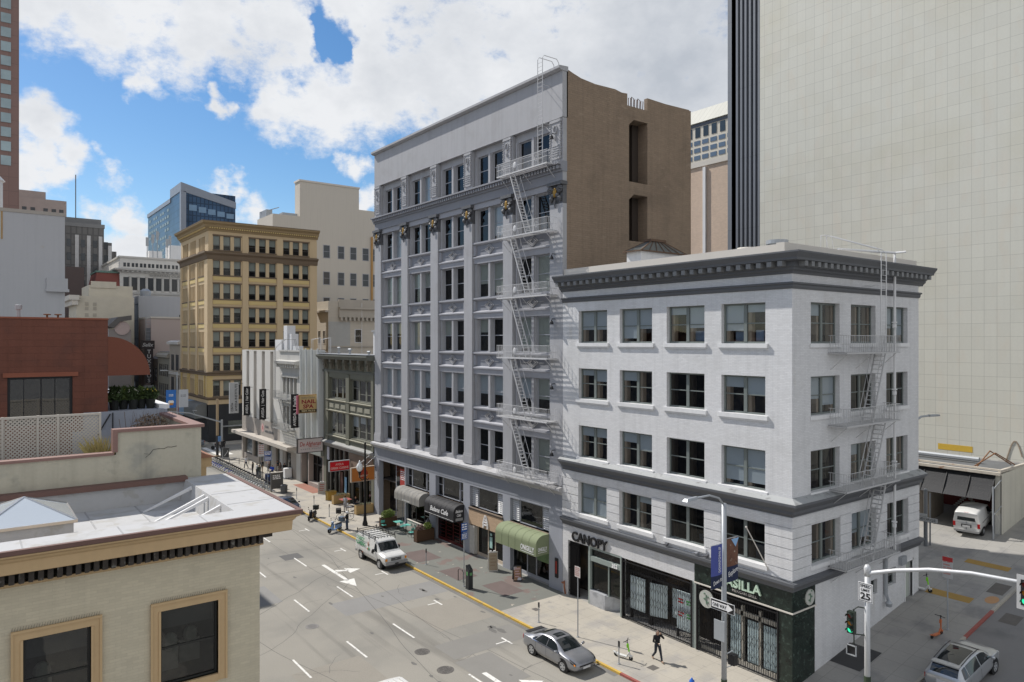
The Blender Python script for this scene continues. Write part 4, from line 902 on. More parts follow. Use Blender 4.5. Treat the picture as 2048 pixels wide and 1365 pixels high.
for k in range(9):
    b = MB(); y = 105.5 + k * 2.55; b.box(149.9, 150.05, y, y + 1.5, 70.3, 72.9); b.build('window', M_glassb if 0 else mat('hotel_glass', (.04, .06, .08), .15), ht)
    for j in range(6):
        b = MB(); z = 68.4 - j * 1.9; b.box(149.9, 150.04, y, y + 1.9, z, z + 1.1); b.build('window', mat('hotel_blue_glass', (.12, .17, .24), .15), ht)
# ================================================================== MID ROW ALONG THE AVENUE
ol = thing('commercial_building', 'olive green three-storey building with scroll brackets under its cornice', 'building', (34, 75.5, 0))
M_ol = mat('olive_paint', (.155, .155, .12), .75, .1, .5, .05, streak=.1); M_oll = mat('olive_light', (.30, .29, .23), .8, .1, .8, .05)
O0, O1 = 68.95, 82.3
bays = [(69.6, 74.9), (75.85, 80.7)]; rz = [(11.3, 13.75), (7.2, 9.8)]
b = MB(); h = [(a, c, z0, z1) for a, c in bays for z0, z1 in rz]
FX.wall(b, O0, O1, 0, 16.0, h + [(69.6, 81.6, 0, 5.6)], .4); b.build('wall', M_ol, ol)
b = MB(); FX.box(b, 74.95, 75.8, -.05, .12, 6.2, 14.2); FX.box(b, O0, 69.5, -.05, .1, 6.2, 14.4); FX.box(b, 80.8, 81.5, -.05, .1, 6.2, 14.4); b.parts('pilaster', M_ol, ol)
b = MB(); FX.mold(b, O0, O1 + .2, [(-.3, 14.35), (.05, 14.35), (.1, 14.6), (-.3, 14.7)]); FX.mold(b, O0, O1 + .3, [(-.3, 15.9), (.6, 15.9), (.65, 16.0), (.9, 16.25), (.9, 16.4), (-.3, 16.5)]); b.build('cornice', mat('olive_cornice', (.14, .145, .125), .7, .15, 1), ol)
b = MB(); FX.box(b, O0, O1 + .3, -.3, .88, 16.5, 16.52); b.build('cornice_flashing', M_galv, ol)
for k in range(7):
    b = MB(); u = 69.7 + k * 1.9; pts = [FX.P(u, .3 + .22 * cos(t * .7) * (1 - t * .06), 15.2 + .35 * sin(t * .7)) for t in range(11)]
    b.tube(pts, .13, 5); FX.box(b, u - .2, u + .2, 0, .6, 15.55, 15.9); FX.box(b, u - .17, u + .17, 0, .25, 14.75, 15.2); b.build('scroll_bracket', mat('scroll_olive', (.17, .155, .12), .7, .2, 3), ol)
b = MB()
for z in (11.15, 9.95, 7.0): FX.mold(b, O0 + .3, O1 - .9, [(-.1, z - .2), (.06, z - .15), (.18, z), (-.1, z + .06)])
for a, c in bays:
    for k in range(3): w = (c - a) / 3; FX.box(b, a + k * w + .25, a + (k + 1) * w - .25, 0, .06, 10.25, 10.75)
b.parts('sill_course', M_oll, ol)
for a, c in bays:
    for z0, z1 in rz:
        w = (c - a) / 3
        for k in range(3):
            window(ol, FX, a + k * w + .02, a + (k + 1) * w - .02, z0, z1, -.3, mat('olive_sash', (.2, .2, .17), .6), M_glassd if R.random() < .6 else M_glass, R.choice([0, 0, .5, .3]), M_blind, fw=.16, rail=R.choice([.6, .35]))
b = MB(); b.box(35.4, 35.5, O0 + .1, O1 - .1, 0, 15.5); [b.box(34.5, 35.4, O0 + .1, O1 - .1, z - .1, z) for z in (6.2, 10.6, 14.3)]; b.build('interior', M_room, ol)
b = MB(); FX.mold(b, O0, O1, [(-.3, 5.6), (.05, 5.6), (.1, 5.9), (.55, 6.1), (.55, 6.22), (-.1, 6.4)]); b.build('store_cornice', mat('gray_olive_ledge', (.30, .30, .29), .8, .2, 1), ol)
b = MB(); FX.box(b, 69.2, 74.9, -.1, .1, 4.0, 5.6); b.build('store_fascia', mat('brown_fascia', (.20, .15, .115), .85, .2, 1), ol)
b = MB()
for u in (69.6, 71.2, 72.6, 74.6, 75.4, 76.6, 78.0, 79.2, 80.6, 81.5): FX.box(b, u - .1, u + .1, -.35, -.1, 0, 5.6)
FX.box(b, 75, 81.6, -.4, -.15, 3.4, 3.6); FX.box(b, 69.6, 81.6, -.38, -.16, 0, .4); b.build('shop_front', mat('dark_olive_frame', (.08, .08, .07), .6), ol)
MB().quad(FX.P(69.6, -.3, .3), FX.P(81.6, -.3, .3), FX.P(81.6, -.3, 5.6), FX.P(69.6, -.3, 5.6)).build('shop_glass', M_glassd, ol)
b = MB(); FX.box(b, 77.2, 78.0, -.2, -.16, 0, 3.0); b.build('door', mat('dark_red_door', (.07, .025, .018), .6), ol)
b = MB(); FX.box(b, 76.0, 76.5, -.12, -.08, .8, 2.6); b.build('poster', mat('blue_poster', (.2, .4, .6), .6, .4, 5, .3), ol)
b = MB(); FX.box(b, 80.7, 81.3, -.05, .02, 4.0, 5.5); b.build('poster', mat('white_blue_poster', (.5, .52, .6), .6, .3, 4), ol)
b = MB(); b.box(34.3, 46, O0 + .1, O1 - .1, 15.6, 15.75); b.build('roof', mat('tar_roof', (.2, .2, .2), .9), ol)
hut = thing('roof_shed', 'plain white roof shed with small window behind the olive cornice', 'shed', (37, 72, 15.75))
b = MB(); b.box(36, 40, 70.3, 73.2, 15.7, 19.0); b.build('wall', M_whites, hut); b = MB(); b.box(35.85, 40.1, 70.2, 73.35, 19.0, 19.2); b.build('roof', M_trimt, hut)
b = MB(); b.box(35.95, 36.0, 70.8, 71.6, 16.8, 18.2); b.build('window', M_glassd, hut)
for i, (y, l) in enumerate([(80.6, 'thin galvanised vent pipe at the left end of the olive roof'), (77.5, 'squat T-topped vent pipe in the middle of the olive roof'), (72.6, 'short vent pipe in front of the white roof shed')]):
    v = thing('vent_pipe', l, 'vent', (35.2, y, 15.75), 'vent pipes on the olive roof'); b = MB(); b.tube([(35.2, y, 15.7), (35.2, y, 17.2 - .2 * i)], .12, 8); b.tube([(35.2, y - .35, 17.2 - .2 * i), (35.2, y + .35, 17.2 - .2 * i)], .1 + .04 * (i == 1), 8); b.build('pipe', M_galv, v)

# ---- finned restaurant front
rf = thing('restaurant_building', 'narrow restaurant front with tall white vertical fins and gold band', 'building', (34, 86, 0))
M_fin = mat('pale_fin', (.55, .57, .56), .7, .08, .6, .05, streak=.12); M_taupe = mat('taupe_panel', (.33, .29, .26), .8, .1, .8)
b = MB(); FX.box(b, 82.35, 89.85, -.6, -.35, 5.9, 16.7); b.build('back_wall', M_taupe, rf)
b = MB(); FX.box(b, 82.4, 89.8, -.4, -.2, 13.3, 14.0); b.build('gold_band', mat('gold_band', (.40, .25, .07), .6, .1), rf)
for u in (83.0, 84.9, 86.8, 88.6):
    b = MB(); FX.box(b, u - .32, u + .32, -.35, .45, 5.9, 16.9); FX.box(b, u - .1, u + .1, .45, .55, 5.9, 17.1); b.build('fin', M_fin, rf)
for u in (83.95, 85.85, 87.7):
    b = MB(); FX.box(b, u - .35, u + .35, -.36, -.3, 6.0, 13.2); b.build('window_strip', mat('pale_spandrel_glass', (.28, .31, .30), .3, .2, 1.2), rf)
b = MB(); FX.box(b, 82.35, 89.85, -.3, .1, 5.4, 6.1); FX.box(b, 82.4, 89.8, -.3, .35, 4.2, 5.4); b.build('sign_band', mat('gray_green_band', (.26, .28, .26), .7), rf)
b = MB(); FX.wall(b, 82.35, 89.85, 0, 4.2, [(82.7, 87.0, .5, 4.0), (87.3, 89.5, 0, 4.0)], .8); b.build('wall', M_taupe, rf)
b = MB()
for u in (82.7, 84.2, 85.7, 87.0): FX.box(b, u - .08, u + .08, -.8, -.6, .5, 4.0)
FX.box(b, 82.7, 87, -.8, -.6, 2.6, 2.75); b.build('shop_frame', M_black, rf); MB().quad(FX.P(82.7, -.7, .5), FX.P(87, -.7, .5), FX.P(87, -.7, 4), FX.P(82.7, -.7, 4)).build('pane', M_glassd, rf)
b = MB(); FX.box(b, 87.3, 89.5, -.8, -.7, 0, 4.0); b.build('door_panel', mat('slate_door', (.09, .10, .10), .5), rf)
b = MB(); b.box(35.5, 35.6, 82.4, 89.8, 0, 5); b.build('interior', M_room, rf)
b = MB(); b.box(34.5, 46, 82.4, 89.8, 16.1, 16.2); b.build('roof', mat('tar_roof', (.2, .2, .2)), rf)
b = MB()
for y in (84.0, 87.2):
    for dy in (0, .5): b.tube([(34.6, y + dy, 16.2), (34.6, y + dy, 18.2), (35.6, y + dy, 18.4), (35.6, y + dy, 16.2)], .04, 5)
b.parts('roof_ladder', M_steelw, rf)

# ---- narrow stone front
ns = thing('stone_building', 'narrow white stone front with bracketed cornice and old fire escape', 'building', (34, 93.7, 0))
M_st = mat('pale_stone', (.50, .49, .46), .85, .08, .5, .06, streak=.14)
b = MB(); wn = [(91.2 + k * 1.35, 91.2 + k * 1.35 + 1.0, z0, z1) for k in range(4) for z0, z1 in ((10.9, 13.1), (6.9, 9.3))]
FX.wall(b, 89.88, 97.5, 0, 16.7, wn + [(91.3, 96.4, 0, 3.4)], .4); b.build('wall', M_st, ns)
for w in wn: window(ns, FX, w[0], w[1], w[2], w[3], -.3, M_sash, M_glassd, fw=.06)
b = MB(); FX.mold(b, 89.88, 97.7, [(-.2, 14.5), (.1, 14.5), (.2, 14.8), (.75, 15.0), (.8, 15.35), (-.2, 15.5)])
for k in range(9): FX.box(b, 90.1 + k * .85, 90.4 + k * .85, .1, .6, 14.5, 14.95)
FX.box(b, 89.9, 97.6, -.2, .15, 16.6, 16.8); b.build('cornice', M_st, ns)
b = MB(); FX.box(b, 90.3, 97, -.05, .2, 13.2, 13.5); FX.box(b, 90.3, 97, -.05, .2, 9.8, 10.3); b.parts('band', M_st, ns)
for z in (10.4, 6.4): balcony(FX, 91.5, 97.2, z, 1.1, mat('old_gray_iron', (.3, .3, .29), .7), ns, False, .25)
stair(FX, 92.5, 6.4, 95.2, 10.4, .5, .5, mat('old_gray_iron', (.3, .3, .29)), ns, False)
b = MB()
for u in (96.6, 97.1): b.tube([FX.P(u, .9, 10.4), FX.P(u, .9, 17.0), FX.P(u - 2.2, .3, 18.2), FX.P(u - 3.4, -.6, 18.2), FX.P(u - 3.8, -.8, 16.8)], .035, 5)
for k in range(20): b.tube([FX.P(96.6, .9, 10.8 + k * .3), FX.P(97.1, .9, 10.8 + k * .3)], .015, 4)
b.build('roof_ladder', mat('old_gray_iron', (.3, .3, .29)), ns)
b = MB(); FX.box(b, 91.3, 96.4, -1.0, -.9, 0, 3.4); b.build('dark_entry', M_black, ns)
b = MB(); FX.box(b, 93, 96, -.3, -.2, .3, 3.2); b.build('pane', M_glassd, ns)
b = MB(); b.box(35.4, 35.5, 90, 114, 3.6, 16.2); b.build('interior', M_room, ns)
b = MB(); b.box(34.5, 46, 89.9, 97.4, 16.0, 16.1); b.build('roof', mat('tar_roof', (.2, .2, .2)), ns)
# ---- beauty school
av = thing('beauty_school_building', 'white and taupe building with deep vertical slots and long shelf canopy at the corner', 'building', (34, 106, 0))
M_av = mat('warm_white_render', (.60, .58, .54), .85, .07, .4, .05, streak=.1); M_avt = mat('taupe_render', (.34, .305, .27), .85, .08, .5, .05)
SL = [(110.85, 112.2), (107.4, 108.75), (103.7, 105.05), (100.1, 101.4)]
b = MB(); FX.wall(b, 97.5, 114.4, 6.6, 16.6, [(a, c, 6.6, 16.6) for a, c in SL], .6); FX.box(b, 97.5, 114.4, -.6, -.02, 16.5, 16.65); b.box(34.0, 40, 114.3, 114.4, 3.6, 16.6); b.build('wall', M_av, av)
b = MB(); FX.box(b, 97.5, 114.4, -.8, -.62, 6.6, 16.5); FX.box(b, 97.5, 114.4, -.6, .002, 4.3, 6.6); b.build('taupe_wall', M_avt, av)
for a, c in SL:
    for z0, z1 in ((11.2, 13.7), (7.4, 10.2)): window(av, FX, a + .05, c - .05, z0, z1, -.55, M_sashd, M_glassd, rail=.5, fw=.06)
b = MB(); FX.box(b, 91.2, 115.5, -.3, 1.3, 3.85, 4.3); b.build('shelf_canopy', mat('canopy_stone', (.45, .41, .36), .8, .1, .6), av)
b = MB(); FX.wall(b, 91.3, 114.4, 0, 3.85, [(109.6, 113.4, .9, 3.4), (107.0, 109.0, .9, 3.4), (104.2, 106.4, .3, 3.4), (100.6, 102.8, 0, 3.4), (97.6, 99.2, 0, 3.2), (93.4, 95.4, 0, 3.2)], .4, -.05); FX.box(b, 113.7, 114.4, -.5, .05, 0, 3.85); b.build('store_wall', M_avt, av)
MB().quad(FX.P(97, -.3, .3), FX.P(113.5, -.3, .3), FX.P(113.5, -.3, 3.5), FX.P(97, -.3, 3.5)).build('shop_glass', M_glass, av)
b = MB(); FX.box(b, 97, 113.6, -.7, -.6, .3, 3.0); b.build('window_display', mat('pale_display', (.4, .42, .42), .8, .5, .8, .3), av)
b = MB(); p = disc(FX, 104.6, 5.5, .62, .02); b.add(p, [tuple(range(24))]); em = b.build('emblem', mat('pink_disc', (.55, .35, .33), .7), av)
text('A', mat('rose_mark', (.5, .12, .12)), em, FX.P(104.6, .03, 5.2), (0, -1, 0), (0, 0, 1), .6, ext=.003, align='CENTER')
text('CINTA', M_grayd, av, FX.P(103.6, .01, 5.6), (0, -1, 0), (0, 0, 1), .34, 1.6, .02); text('AVEDA INSTITUTE', M_grayd, av, FX.P(103.6, .01, 4.95), (0, -1, 0), (0, 0, 1), .34, 3.6, .02)
b = MB(); b.box(34.5, 50, 97.6, 114.3, 15.9, 16.0); b.build('roof', mat('tar_roof', (.2, .2, .2)), av)
rt = thing('rooftop_unit', 'white rooftop air unit with square duct stack above the slotted building', 'air unit', (37, 104, 16))
b = MB(); b.box(36, 38.5, 102.5, 105.2, 16, 18.2); b.build('cabinet', M_whites, rt); b = MB(); b.box(36.2, 37.4, 100.8, 102.2, 16, 20.2); b.box(36.4, 37.4, 99.6, 100.8, 16, 19.0); b.box(36.5, 37.2, 97.2, 99.6, 16.3, 17.3); b.build('duct', M_steelw, rt)

# ---- blade signs standing out over the pavement (each in a plane Y=const, facing the camera)
def blade(name, label, y, x0, x1, z0, z1, m, cat='sign', t=.12, frame=None, br=True, group=None):
    s = thing(name, label, cat, (x1, y, (z0 + z1) / 2), group); b = MB(); b.box(x0, x1, y, y + t, z0, z1); p = b.build('panel', m, s)
    if frame:
        b = MB(); f = .07
        for q in ((x0 - f, x1 + f, z0 - f, z0), (x0 - f, x1 + f, z1, z1 + f), (x0 - f, x0, z0, z1), (x1, x1 + f, z0, z1)): b.box(q[0], q[1], y - .03, y + t + .03, q[2], q[3])
        b.build('frame', frame, s)
    if br:
        b = MB()
        for z in (z0 + .15, z1 - .15): b.tube([(x0 + .2, y + t / 2, z), (34.0, y + t / 2, z)], .03, 5)
        b.build('bracket', M_blackm, s)
    return s, p
X_, Z_ = (1, 0, 0), (0, 0, 1)
M_bann = mat('black_banner', (.012, .012, .014), .7, .1)
for y, w, lb in ((109.2, 'Hair Color', 'Hair Color'), (102.0, 'Hair Cuts', 'Hair Cuts'), (89.6, 'Facials', 'Facials')):
    s, p = blade('blade_banner', 'black vertical banner reading AVEDA | ' + w, y, 32.68, 33.65, 6.95, 11.25, M_bann, 'banner', .06, None, True, 'black vertical banners')
    text('AVEDA  |  ' + w, M_wht, p, (33.32, y - .006, 7.2), Z_, (-1, 0, 0), .36, 3.8, .003, 0, .006)
s, p = blade('blade_sign', 'gray vertical sign reading CINTA AVEDA INSTITUTE at the far corner', 114.0, 32.0, 33.35, 6.9, 11.6, mat('light_gray_panel', (.42, .43, .44), .5), t=.3)
text('CINTA', M_black, p, (32.55, 113.99, 7.2), Z_, (-1, 0, 0), .34, 1.3, .004, 0, .008); text('AVEDA INSTITUTE', M_black, p, (33.15, 113.99, 7.2), Z_, (-1, 0, 0), .36, 4.2, .004, 0, .008)
s, p = blade('blade_sign', 'yellow hanging sign with red letters NAIL SPA', 83.6, 31.5, 33.7, 9.45, 11.5, mat('cream_yellow_sign', (.58, .42, .20), .5, .05), t=.2, frame=mat('gold_frame', (.35, .2, .06), .5))
M_rl = mat('deep_red_letters', (.28, .02, .03), .5)
text('Yellow Orchid', M_grayd, p, (32.6, 83.59, 11.12), X_, Z_, .2, 1.7, .003, .35, 0, 'CENTER'); text('NAIL', M_rl, p, (32.65, 83.59, 10.53), X_, Z_, .44, 1.75, .004, 0, .02, 'CENTER'); text('SPA', M_rl, p, (32.6, 83.59, 9.95), X_, Z_, .44, 1.3, .004, 0, .02, 'CENTER')
b = MB(); b.box(31.5, 33.7, 83.585, 83.6, 9.46, 9.8); q = b.build('number_strip', mat('dark_strip', (.05, .03, .015)), s); text('989-9633', mat('cream_print', (.6, .5, .3)), q, (32.6, 83.58, 9.53), X_, Z_, .2, 1.7, .003, 0, .008, 'CENTER')
b = MB(); b.box(31.2, 31.4, 83.6, 83.8, 9.3, 11.5); b.build('pink_edge', mat('pink_edge', (.5, .15, .2)), s)
s, p = blade('blade_sign', 'white lightbox sign De Afghanan Kabob House in dark frame', 81.9, 30.7, 33.7, 4.95, 6.5, mat('off_white_sign', (.60, .55, .53), .5, .04), t=.3, frame=mat('dark_frame', (.03, .025, .025), .5))
text('De Afghanan', mat('brick_red_letters', (.38, .05, .04), .5), p, (32.2, 81.89, 5.68), X_, Z_, .5, 2.55, .004, .15, .006, 'CENTER'); text('KABOB HOUSE', M_grayd, p, (32.25, 81.89, 5.25), X_, Z_, .14, 2.4, .003, 0, 0, 'CENTER', spacing=1.6)
b = MB(); b.tube([(31.9, 81.885, 5.56), (32.8, 81.885, 5.5), (33.2, 81.885, 5.56)], .018, 4); b.build('underline', mat('brick_red_letters', (.38, .05, .04)), p)
s, p = blade('blade_sign', 'bright red lightbox sign AYOLA GREEK CUISINE', 74.4, 31.45, 33.7, 3.82, 4.8, mat('bright_red_sign', (.60, .012, .025), .4, .04, fine=.02), t=.25, frame=M_galv)
text('AYOLA', mat('pale_pink_letters', (.75, .6, .55)), p, (32.55, 74.39, 4.38), X_, Z_, .22, .95, .003, 0, .004, 'CENTER'); text('GREEK CUISINE', mat('pale_pink_letters', (.75, .6, .55)), p, (32.57, 74.39, 3.98), X_, Z_, .23, 2.05, .003, 0, .004, 'CENTER')
s, p = blade('blade_sign', 'orange lightbox sign with round red mark held by slanting stay rods', 68.4, 31.25, 33.75, 3.62, 4.98, mat('orange_sign', (.50, .17, .035), .5, .06), t=.25, frame=mat('pale_frame', (.4, .33, .26)))
b = MB(); b.lathe([(.02, 0), (.48, 0), (.48, .012), (.02, .012)], (32.55, 68.378, 4.32), 22, ax='y'); e = b.build('mark', mat('red_mark', (.36, .045, .02)), p); text('Shalimar', mat('cream_print2', (.7, .6, .45)), e, (32.5, 68.37, 4.05), X_, Z_, .22, 1.1, .003, .3, 0, 'CENTER')
b = MB(); b.tube([(31.6, 68.5, 4.98), (34, 69.2, 6.3)], .02, 4); b.tube([(32.6, 68.5, 4.98), (34, 68.6, 6.0)], .02, 4); b.build('stay_rod', M_steelw, s)

# ================================================================== YELLOW BUILDING ACROSS THE STREET
FY = Face('y', 134.2)
yel = thing('corner_building', 'ochre yellow eight-storey corner block with bracketed brown cornice', 'building', (34, 134.2, 0))
M_y = mat('ochre_render', (.56, .43, .265), .8, .06, .3, .04, streak=.06); M_y2 = mat('ochre_light', (.60, .46, .21), .8, .06, .5); M_yd = mat('brown_molding', (.17, .125, .085), .8, .1, 1)
YR = [(34.3, 36.8), (29.8, 32.4), (25.55, 28.25), (21.3, 23.95), (16.95, 19.65), (12.68, 15.4), (8.15, 10.9)]
YG = [[(34.85, 36.05), (36.6, 37.85), (38.45, 39.7)], [(41.1, 42.35), (42.95, 44.2), (44.8, 46.05)], [(47.45, 48.7), (49.3, 50.55), (51.15, 52.4)]]
b = MB(); h = [(a, c, z0, z1) for g in YG for a, c in g for z0, z1 in YR]
FY.wall(b, 34, 54.0, 6.7, 38, h, .35); FYL = Face('x', 34.0)
LB = [(136.5, 140.6), (142.9, 146.9), (148.7, 152.9)]
hl = [(a, c, z0, z1) for a, c in LB for z0, z1 in YR]
FYL.wall(b, 134.2, 154.4, 6.7, 38, hl, .35); b.box(34.3, 54, 154.2, 154.4, 0, 38); b.box(53.8, 54, 134.4, 154, 0, 38); b.build('wall', M_y, yel)
b = MB()
for a, c in LB:
    for z0, z1 in YR:
        for k in range(1, 4): u = a + (c - a) * k / 4; FYL.box(b, u - .12, u + .12, -.24, .03, z0, z1)
b.parts('mullion', M_y, yel)
for a, c in LB:
    for z0, z1 in YR: window(yel, FYL, a + .01, c - .01, z0, z1, -.25, M_sashd, M_glassd, fw=.05)
for r, (z0, z1) in enumerate(YR):
    for g in YG:
        b_ = R.choice([.5, .6, .7]); 
        for a, c in g: window(yel, FY, a, c, z0, z1, -.25, M_sashd, M_glass, b_ if R.random() < .9 else .3, M_blindc, fw=.07, rail=.35)
b = MB(); b.box(35.5, 35.6, 135, 154, 0, 37.5); b.box(35.6, 53.5, 135.6, 135.7, 0, 37.5); b.build('interior', M_room, yel)
b = MB()
for u0, u1 in ((34, 34.7), (39.93, 40.97), (46.25, 47.35), (52.6, 54)): FY.box(b, u0, u1, -.02, .18, 12.5, 32.5); FY.box(b, u0, u1, -.02, .14, 34.0, 37.2)
for u0, u1 in ((134.0, 136.2), (141.1, 142.5), (147.2, 148.4), (153.2, 154.4)): FYL.box(b, u0, u1, -.02, .18, 12.5, 32.5)
b.parts('pilaster', M_y, yel)
b = MB()
for r, (z0, z1) in enumerate(YR[1:6]):
    for g in YG: FY.box(b, g[0][0] - .05, g[2][1] + .05, -.02, .1, z0 - .95, z0 - .25)
    for a, c in LB: FYL.box(b, a, c, -.02, .1, z0 - .95, z0 - .25)
b.parts('spandrel', M_y2, yel)
b = MB()
for r, (z0, z1) in enumerate(YR):
    for g in YG: FY.box(b, g[0][0] - .1, g[2][1] + .1, -.02, .16, z0 - .22, z0 - .003); FY.box(b, g[0][0] - .1, g[2][1] + .1, -.02, .14, z1 + .003, z1 + .22)
    for a, c in LB: FYL.box(b, a - .1, c + .1, -.02, .16, z0 - .22, z0 - .003)
b.parts('sill', M_yd, yel)
b = MB(); corner_mold(b, 34, 134.2, 154.6, 54.2, [(-.3, 37.6), (.15, 37.6), (.25, 37.9), (.7, 38.3), (.75, 38.6), (1.2, 38.9), (1.25, 39.15), (-.3, 39.3)]); b.build('cornice', mat('ochre_brown_cornice', (.30, .22, .12), .8, .1, 1), yel)
b = MB(); corner_mold(b, 34, 134.2, 154.6, 54.2, [(-.3, 39.16), (1.27, 39.16), (1.27, 39.26), (-.3, 39.45)]); b.build('cornice_top', M_yd, yel)
b = MB()
for k in range(50): FY.box(b, 34.1 + k * .4, 34.3 + k * .4, .2, .6, 38.0, 38.25)
for k in range(48): FYL.box(b, 134.3 + k * .42, 134.5 + k * .42, .2, .6, 38.0, 38.25)
b.build('dentil', M_y2, yel)
b = MB(); corner_mold(b, 34, 134.2, 154.4, 54.1, [(-.3, 32.6), (.2, 32.6), (.3, 33.0), (.35, 33.3), (.8, 33.6), (.8, 33.85), (-.3, 34.05)]); b.parts('belt_course', M_yd, yel)
b = MB(); corner_mold(b, 34, 134.2, 154.4, 54.1, [(-.3, 11.8), (.2, 11.8), (.25, 12.2), (.5, 12.35), (.5, 12.45), (-.3, 12.6)]); corner_mold(b, 34, 134.2, 154.4, 54.1, [(-.3, 7.5), (.1, 7.5), (.3, 7.8), (.3, 7.9), (-.3, 8.0)]); b.parts('belt_course', M_yd, yel)
b = MB()
for z in [8.1 + .42 * k for k in range(9)]:
    FY.box(b, 34.0, 34.75, -.02, .08, z, z + .36); FY.box(b, 39.9, 41, -.02, .08, z, z + .36)
    for u in (134.2, 136.0, 141.2, 142.3, 147.3, 148.2, 153.4): FYL.box(b, u, u + .45, -.02, .25, z, z + .36)
b.build('rusticated_pier', M_y2, yel)
b = MB(); b.box(34.02, 53.9, 134.4, 134.6, 0, 6.75); b.box(34.2, 34.4, 134.5, 154, 0, 6.75); b.build('dark_shop_base', mat('charcoal_base', (.028, .03, .034), .5, .2), yel)
b = MB(); 
for u0, u1 in ((37.5, 42), (43, 47.5), (48.5, 53)): FY.box(b, u0, u1, -.22, -.17, 1.2, 3.6)
b.parts('shop_window', mat('shop_glow', (.14, .15, .13), .2, .7, .8, .5), yel)
b = MB(); FY.box(b, 36.5, 53.8, -.2, .3, 2.6, 2.8); b.build('shop_rail', M_trimt, yel)
for y0, y1, m in ((147.5, 149.5, mat('red_canvas', (.40, .10, .09))), (143.4, 147.3, mat('blue_canvas', (.24, .34, .46))), (135.0, 143.2, mat('gray_canvas2', (.16, .165, .16)))): awning(yel, FYL, y0, y1, 6.9, 4.3, 2.0, m, rad=1.4, seams=4)

# ================================================================== FAR BUILDINGS
def far(name, label, cat, box, m, roof=None):
    t = thing(name, label, cat, ((box[0] + box[1]) / 2, box[2], 0)); b = MB(); b.box(*box); b.build('wall', m, t); return t
def wins(t, ax, c, us, zs, w, h, m, n=.04, rec=None):
    F = Face(ax, c)
    for u in us:
        for z in zs: b = MB(); F.box(b, u, u + w, -.02, n, z, z + h); b.build('window', m, t)
M_fw = mat('far_window', (.06, .065, .07), .12, .3, .3, .2); M_fwl = mat('far_window_light', (.32, .34, .33), .2, .3, .4, .2)
# beige block with blank tower
bg = far('office_block', 'big plain beige block with a blank square tower behind the yellow building', 'building', (55.9, 84, 165, 176, 0, 47.3), mat('beige_render', (.56, .52, .455), .9, .05, .1, .04, streak=.06))
b = MB(); b.box(62.3, 77.3, 165.01, 168.2, 47.3, 55.6); b.box(77.3, 82.3, 165.01, 170, 47.3, 50.5); b.build('tower', mat('beige_render', (.56, .52, .455)), bg)
b = MB(); b.box(62.1, 77.5, 164.85, 168.4, 55.6, 56); b.build('tower_coping', M_cream, bg)
FBG = Face('y', 165)
for u in (68.0, 71.7, 74.9, 78.2, 81.0):
    for z in (37.9, 31.5, 25.3):
        window(bg, FBG, u, u + 1.75, z, z + 3.2, .06, M_sashg, M_fw, fw=.13, rail=.5)
b = MB(); b.tube([(80.7, 164.8, 20), (80.7, 164.8, 44)], .3, 6); b.build('downpipe', mat('orange_pipe', (.45, .26, .10), .8), bg)
b = MB(); b.box(56.1, 57.5, 170, 175, 47.3, 49); b.tube([(56, 174, 48.8), (58, 167, 49.2)], .1, 5); b.box(58.5, 62, 166, 168, 47.3, 48); b.parts('roof_plant', M_galv, bg)
# cream corner block with heavy bracketed eaves
cr = far('corner_block', 'cream stone block with deep bracketed eaves and a back fire escape', 'building', (58.8, 80, 140, 158, 0, 26.2), mat('cream_stone', (.56, .51, .43), .85, .06, .3, .04, tile=('w', 2, .6, .02, .12)))
FC = Face('y', 140); FCX = Face('x', 58.8)
b = MB(); FC.box(b, 61.0, 80, -.1, .5, 22.9, 24.6); FC.box(b, 61, 80, -.1, .9, 24.6, 25.0); FC.box(b, 61.0, 80, -.1, .15, 25.0, 26.6)
for k in range(20): FC.box(b, 61.2 + k * .95, 61.6 + k * .95, .1, .8, 22.2, 22.9)
FC.box(b, 59, 80, -.1, .2, 16.7, 17.0); FCX.box(b, 139.9, 146, -.1, .7, 23.9, 24.3); b.build('eaves', mat('cream_stone_dark', (.45, .41, .35), .85), cr)
for u in (64.6, 71.2):
    for z in (17.6, 12.4): window(cr, FC, u, u + 1.6, z, z + 2.9, .05, M_whites, M_fw, fw=.15)
b = MB(); FC.box(b, 58.8, 63.6, -.05, .012, 0, 22); b.build('gray_painted_part', mat('grayish_paint', (.44, .44, .42), .85), cr)
for u in (141.5, 144): 
    for z in (17.4, 12.3): window(cr, FCX, u, u + 1.3, z, z + 2.8, .05, M_cream, M_fw, fw=.12)
M_fe3 = mat('tan_iron', (.33, .27, .2), .8)
for z in (16.3, 11.4): balcony(FCX, 140.5, 146, z, 1.2, M_fe3, cr, False, .5)
stair(FCX, 141, 11.4, 144.5, 16.3, .5, .6, M_fe3, cr, False); b = MB(); b.tube([(66, 139.5, 15), (66, 139.5, 26)], .06, 5); b.build('flue', M_steelw, cr)
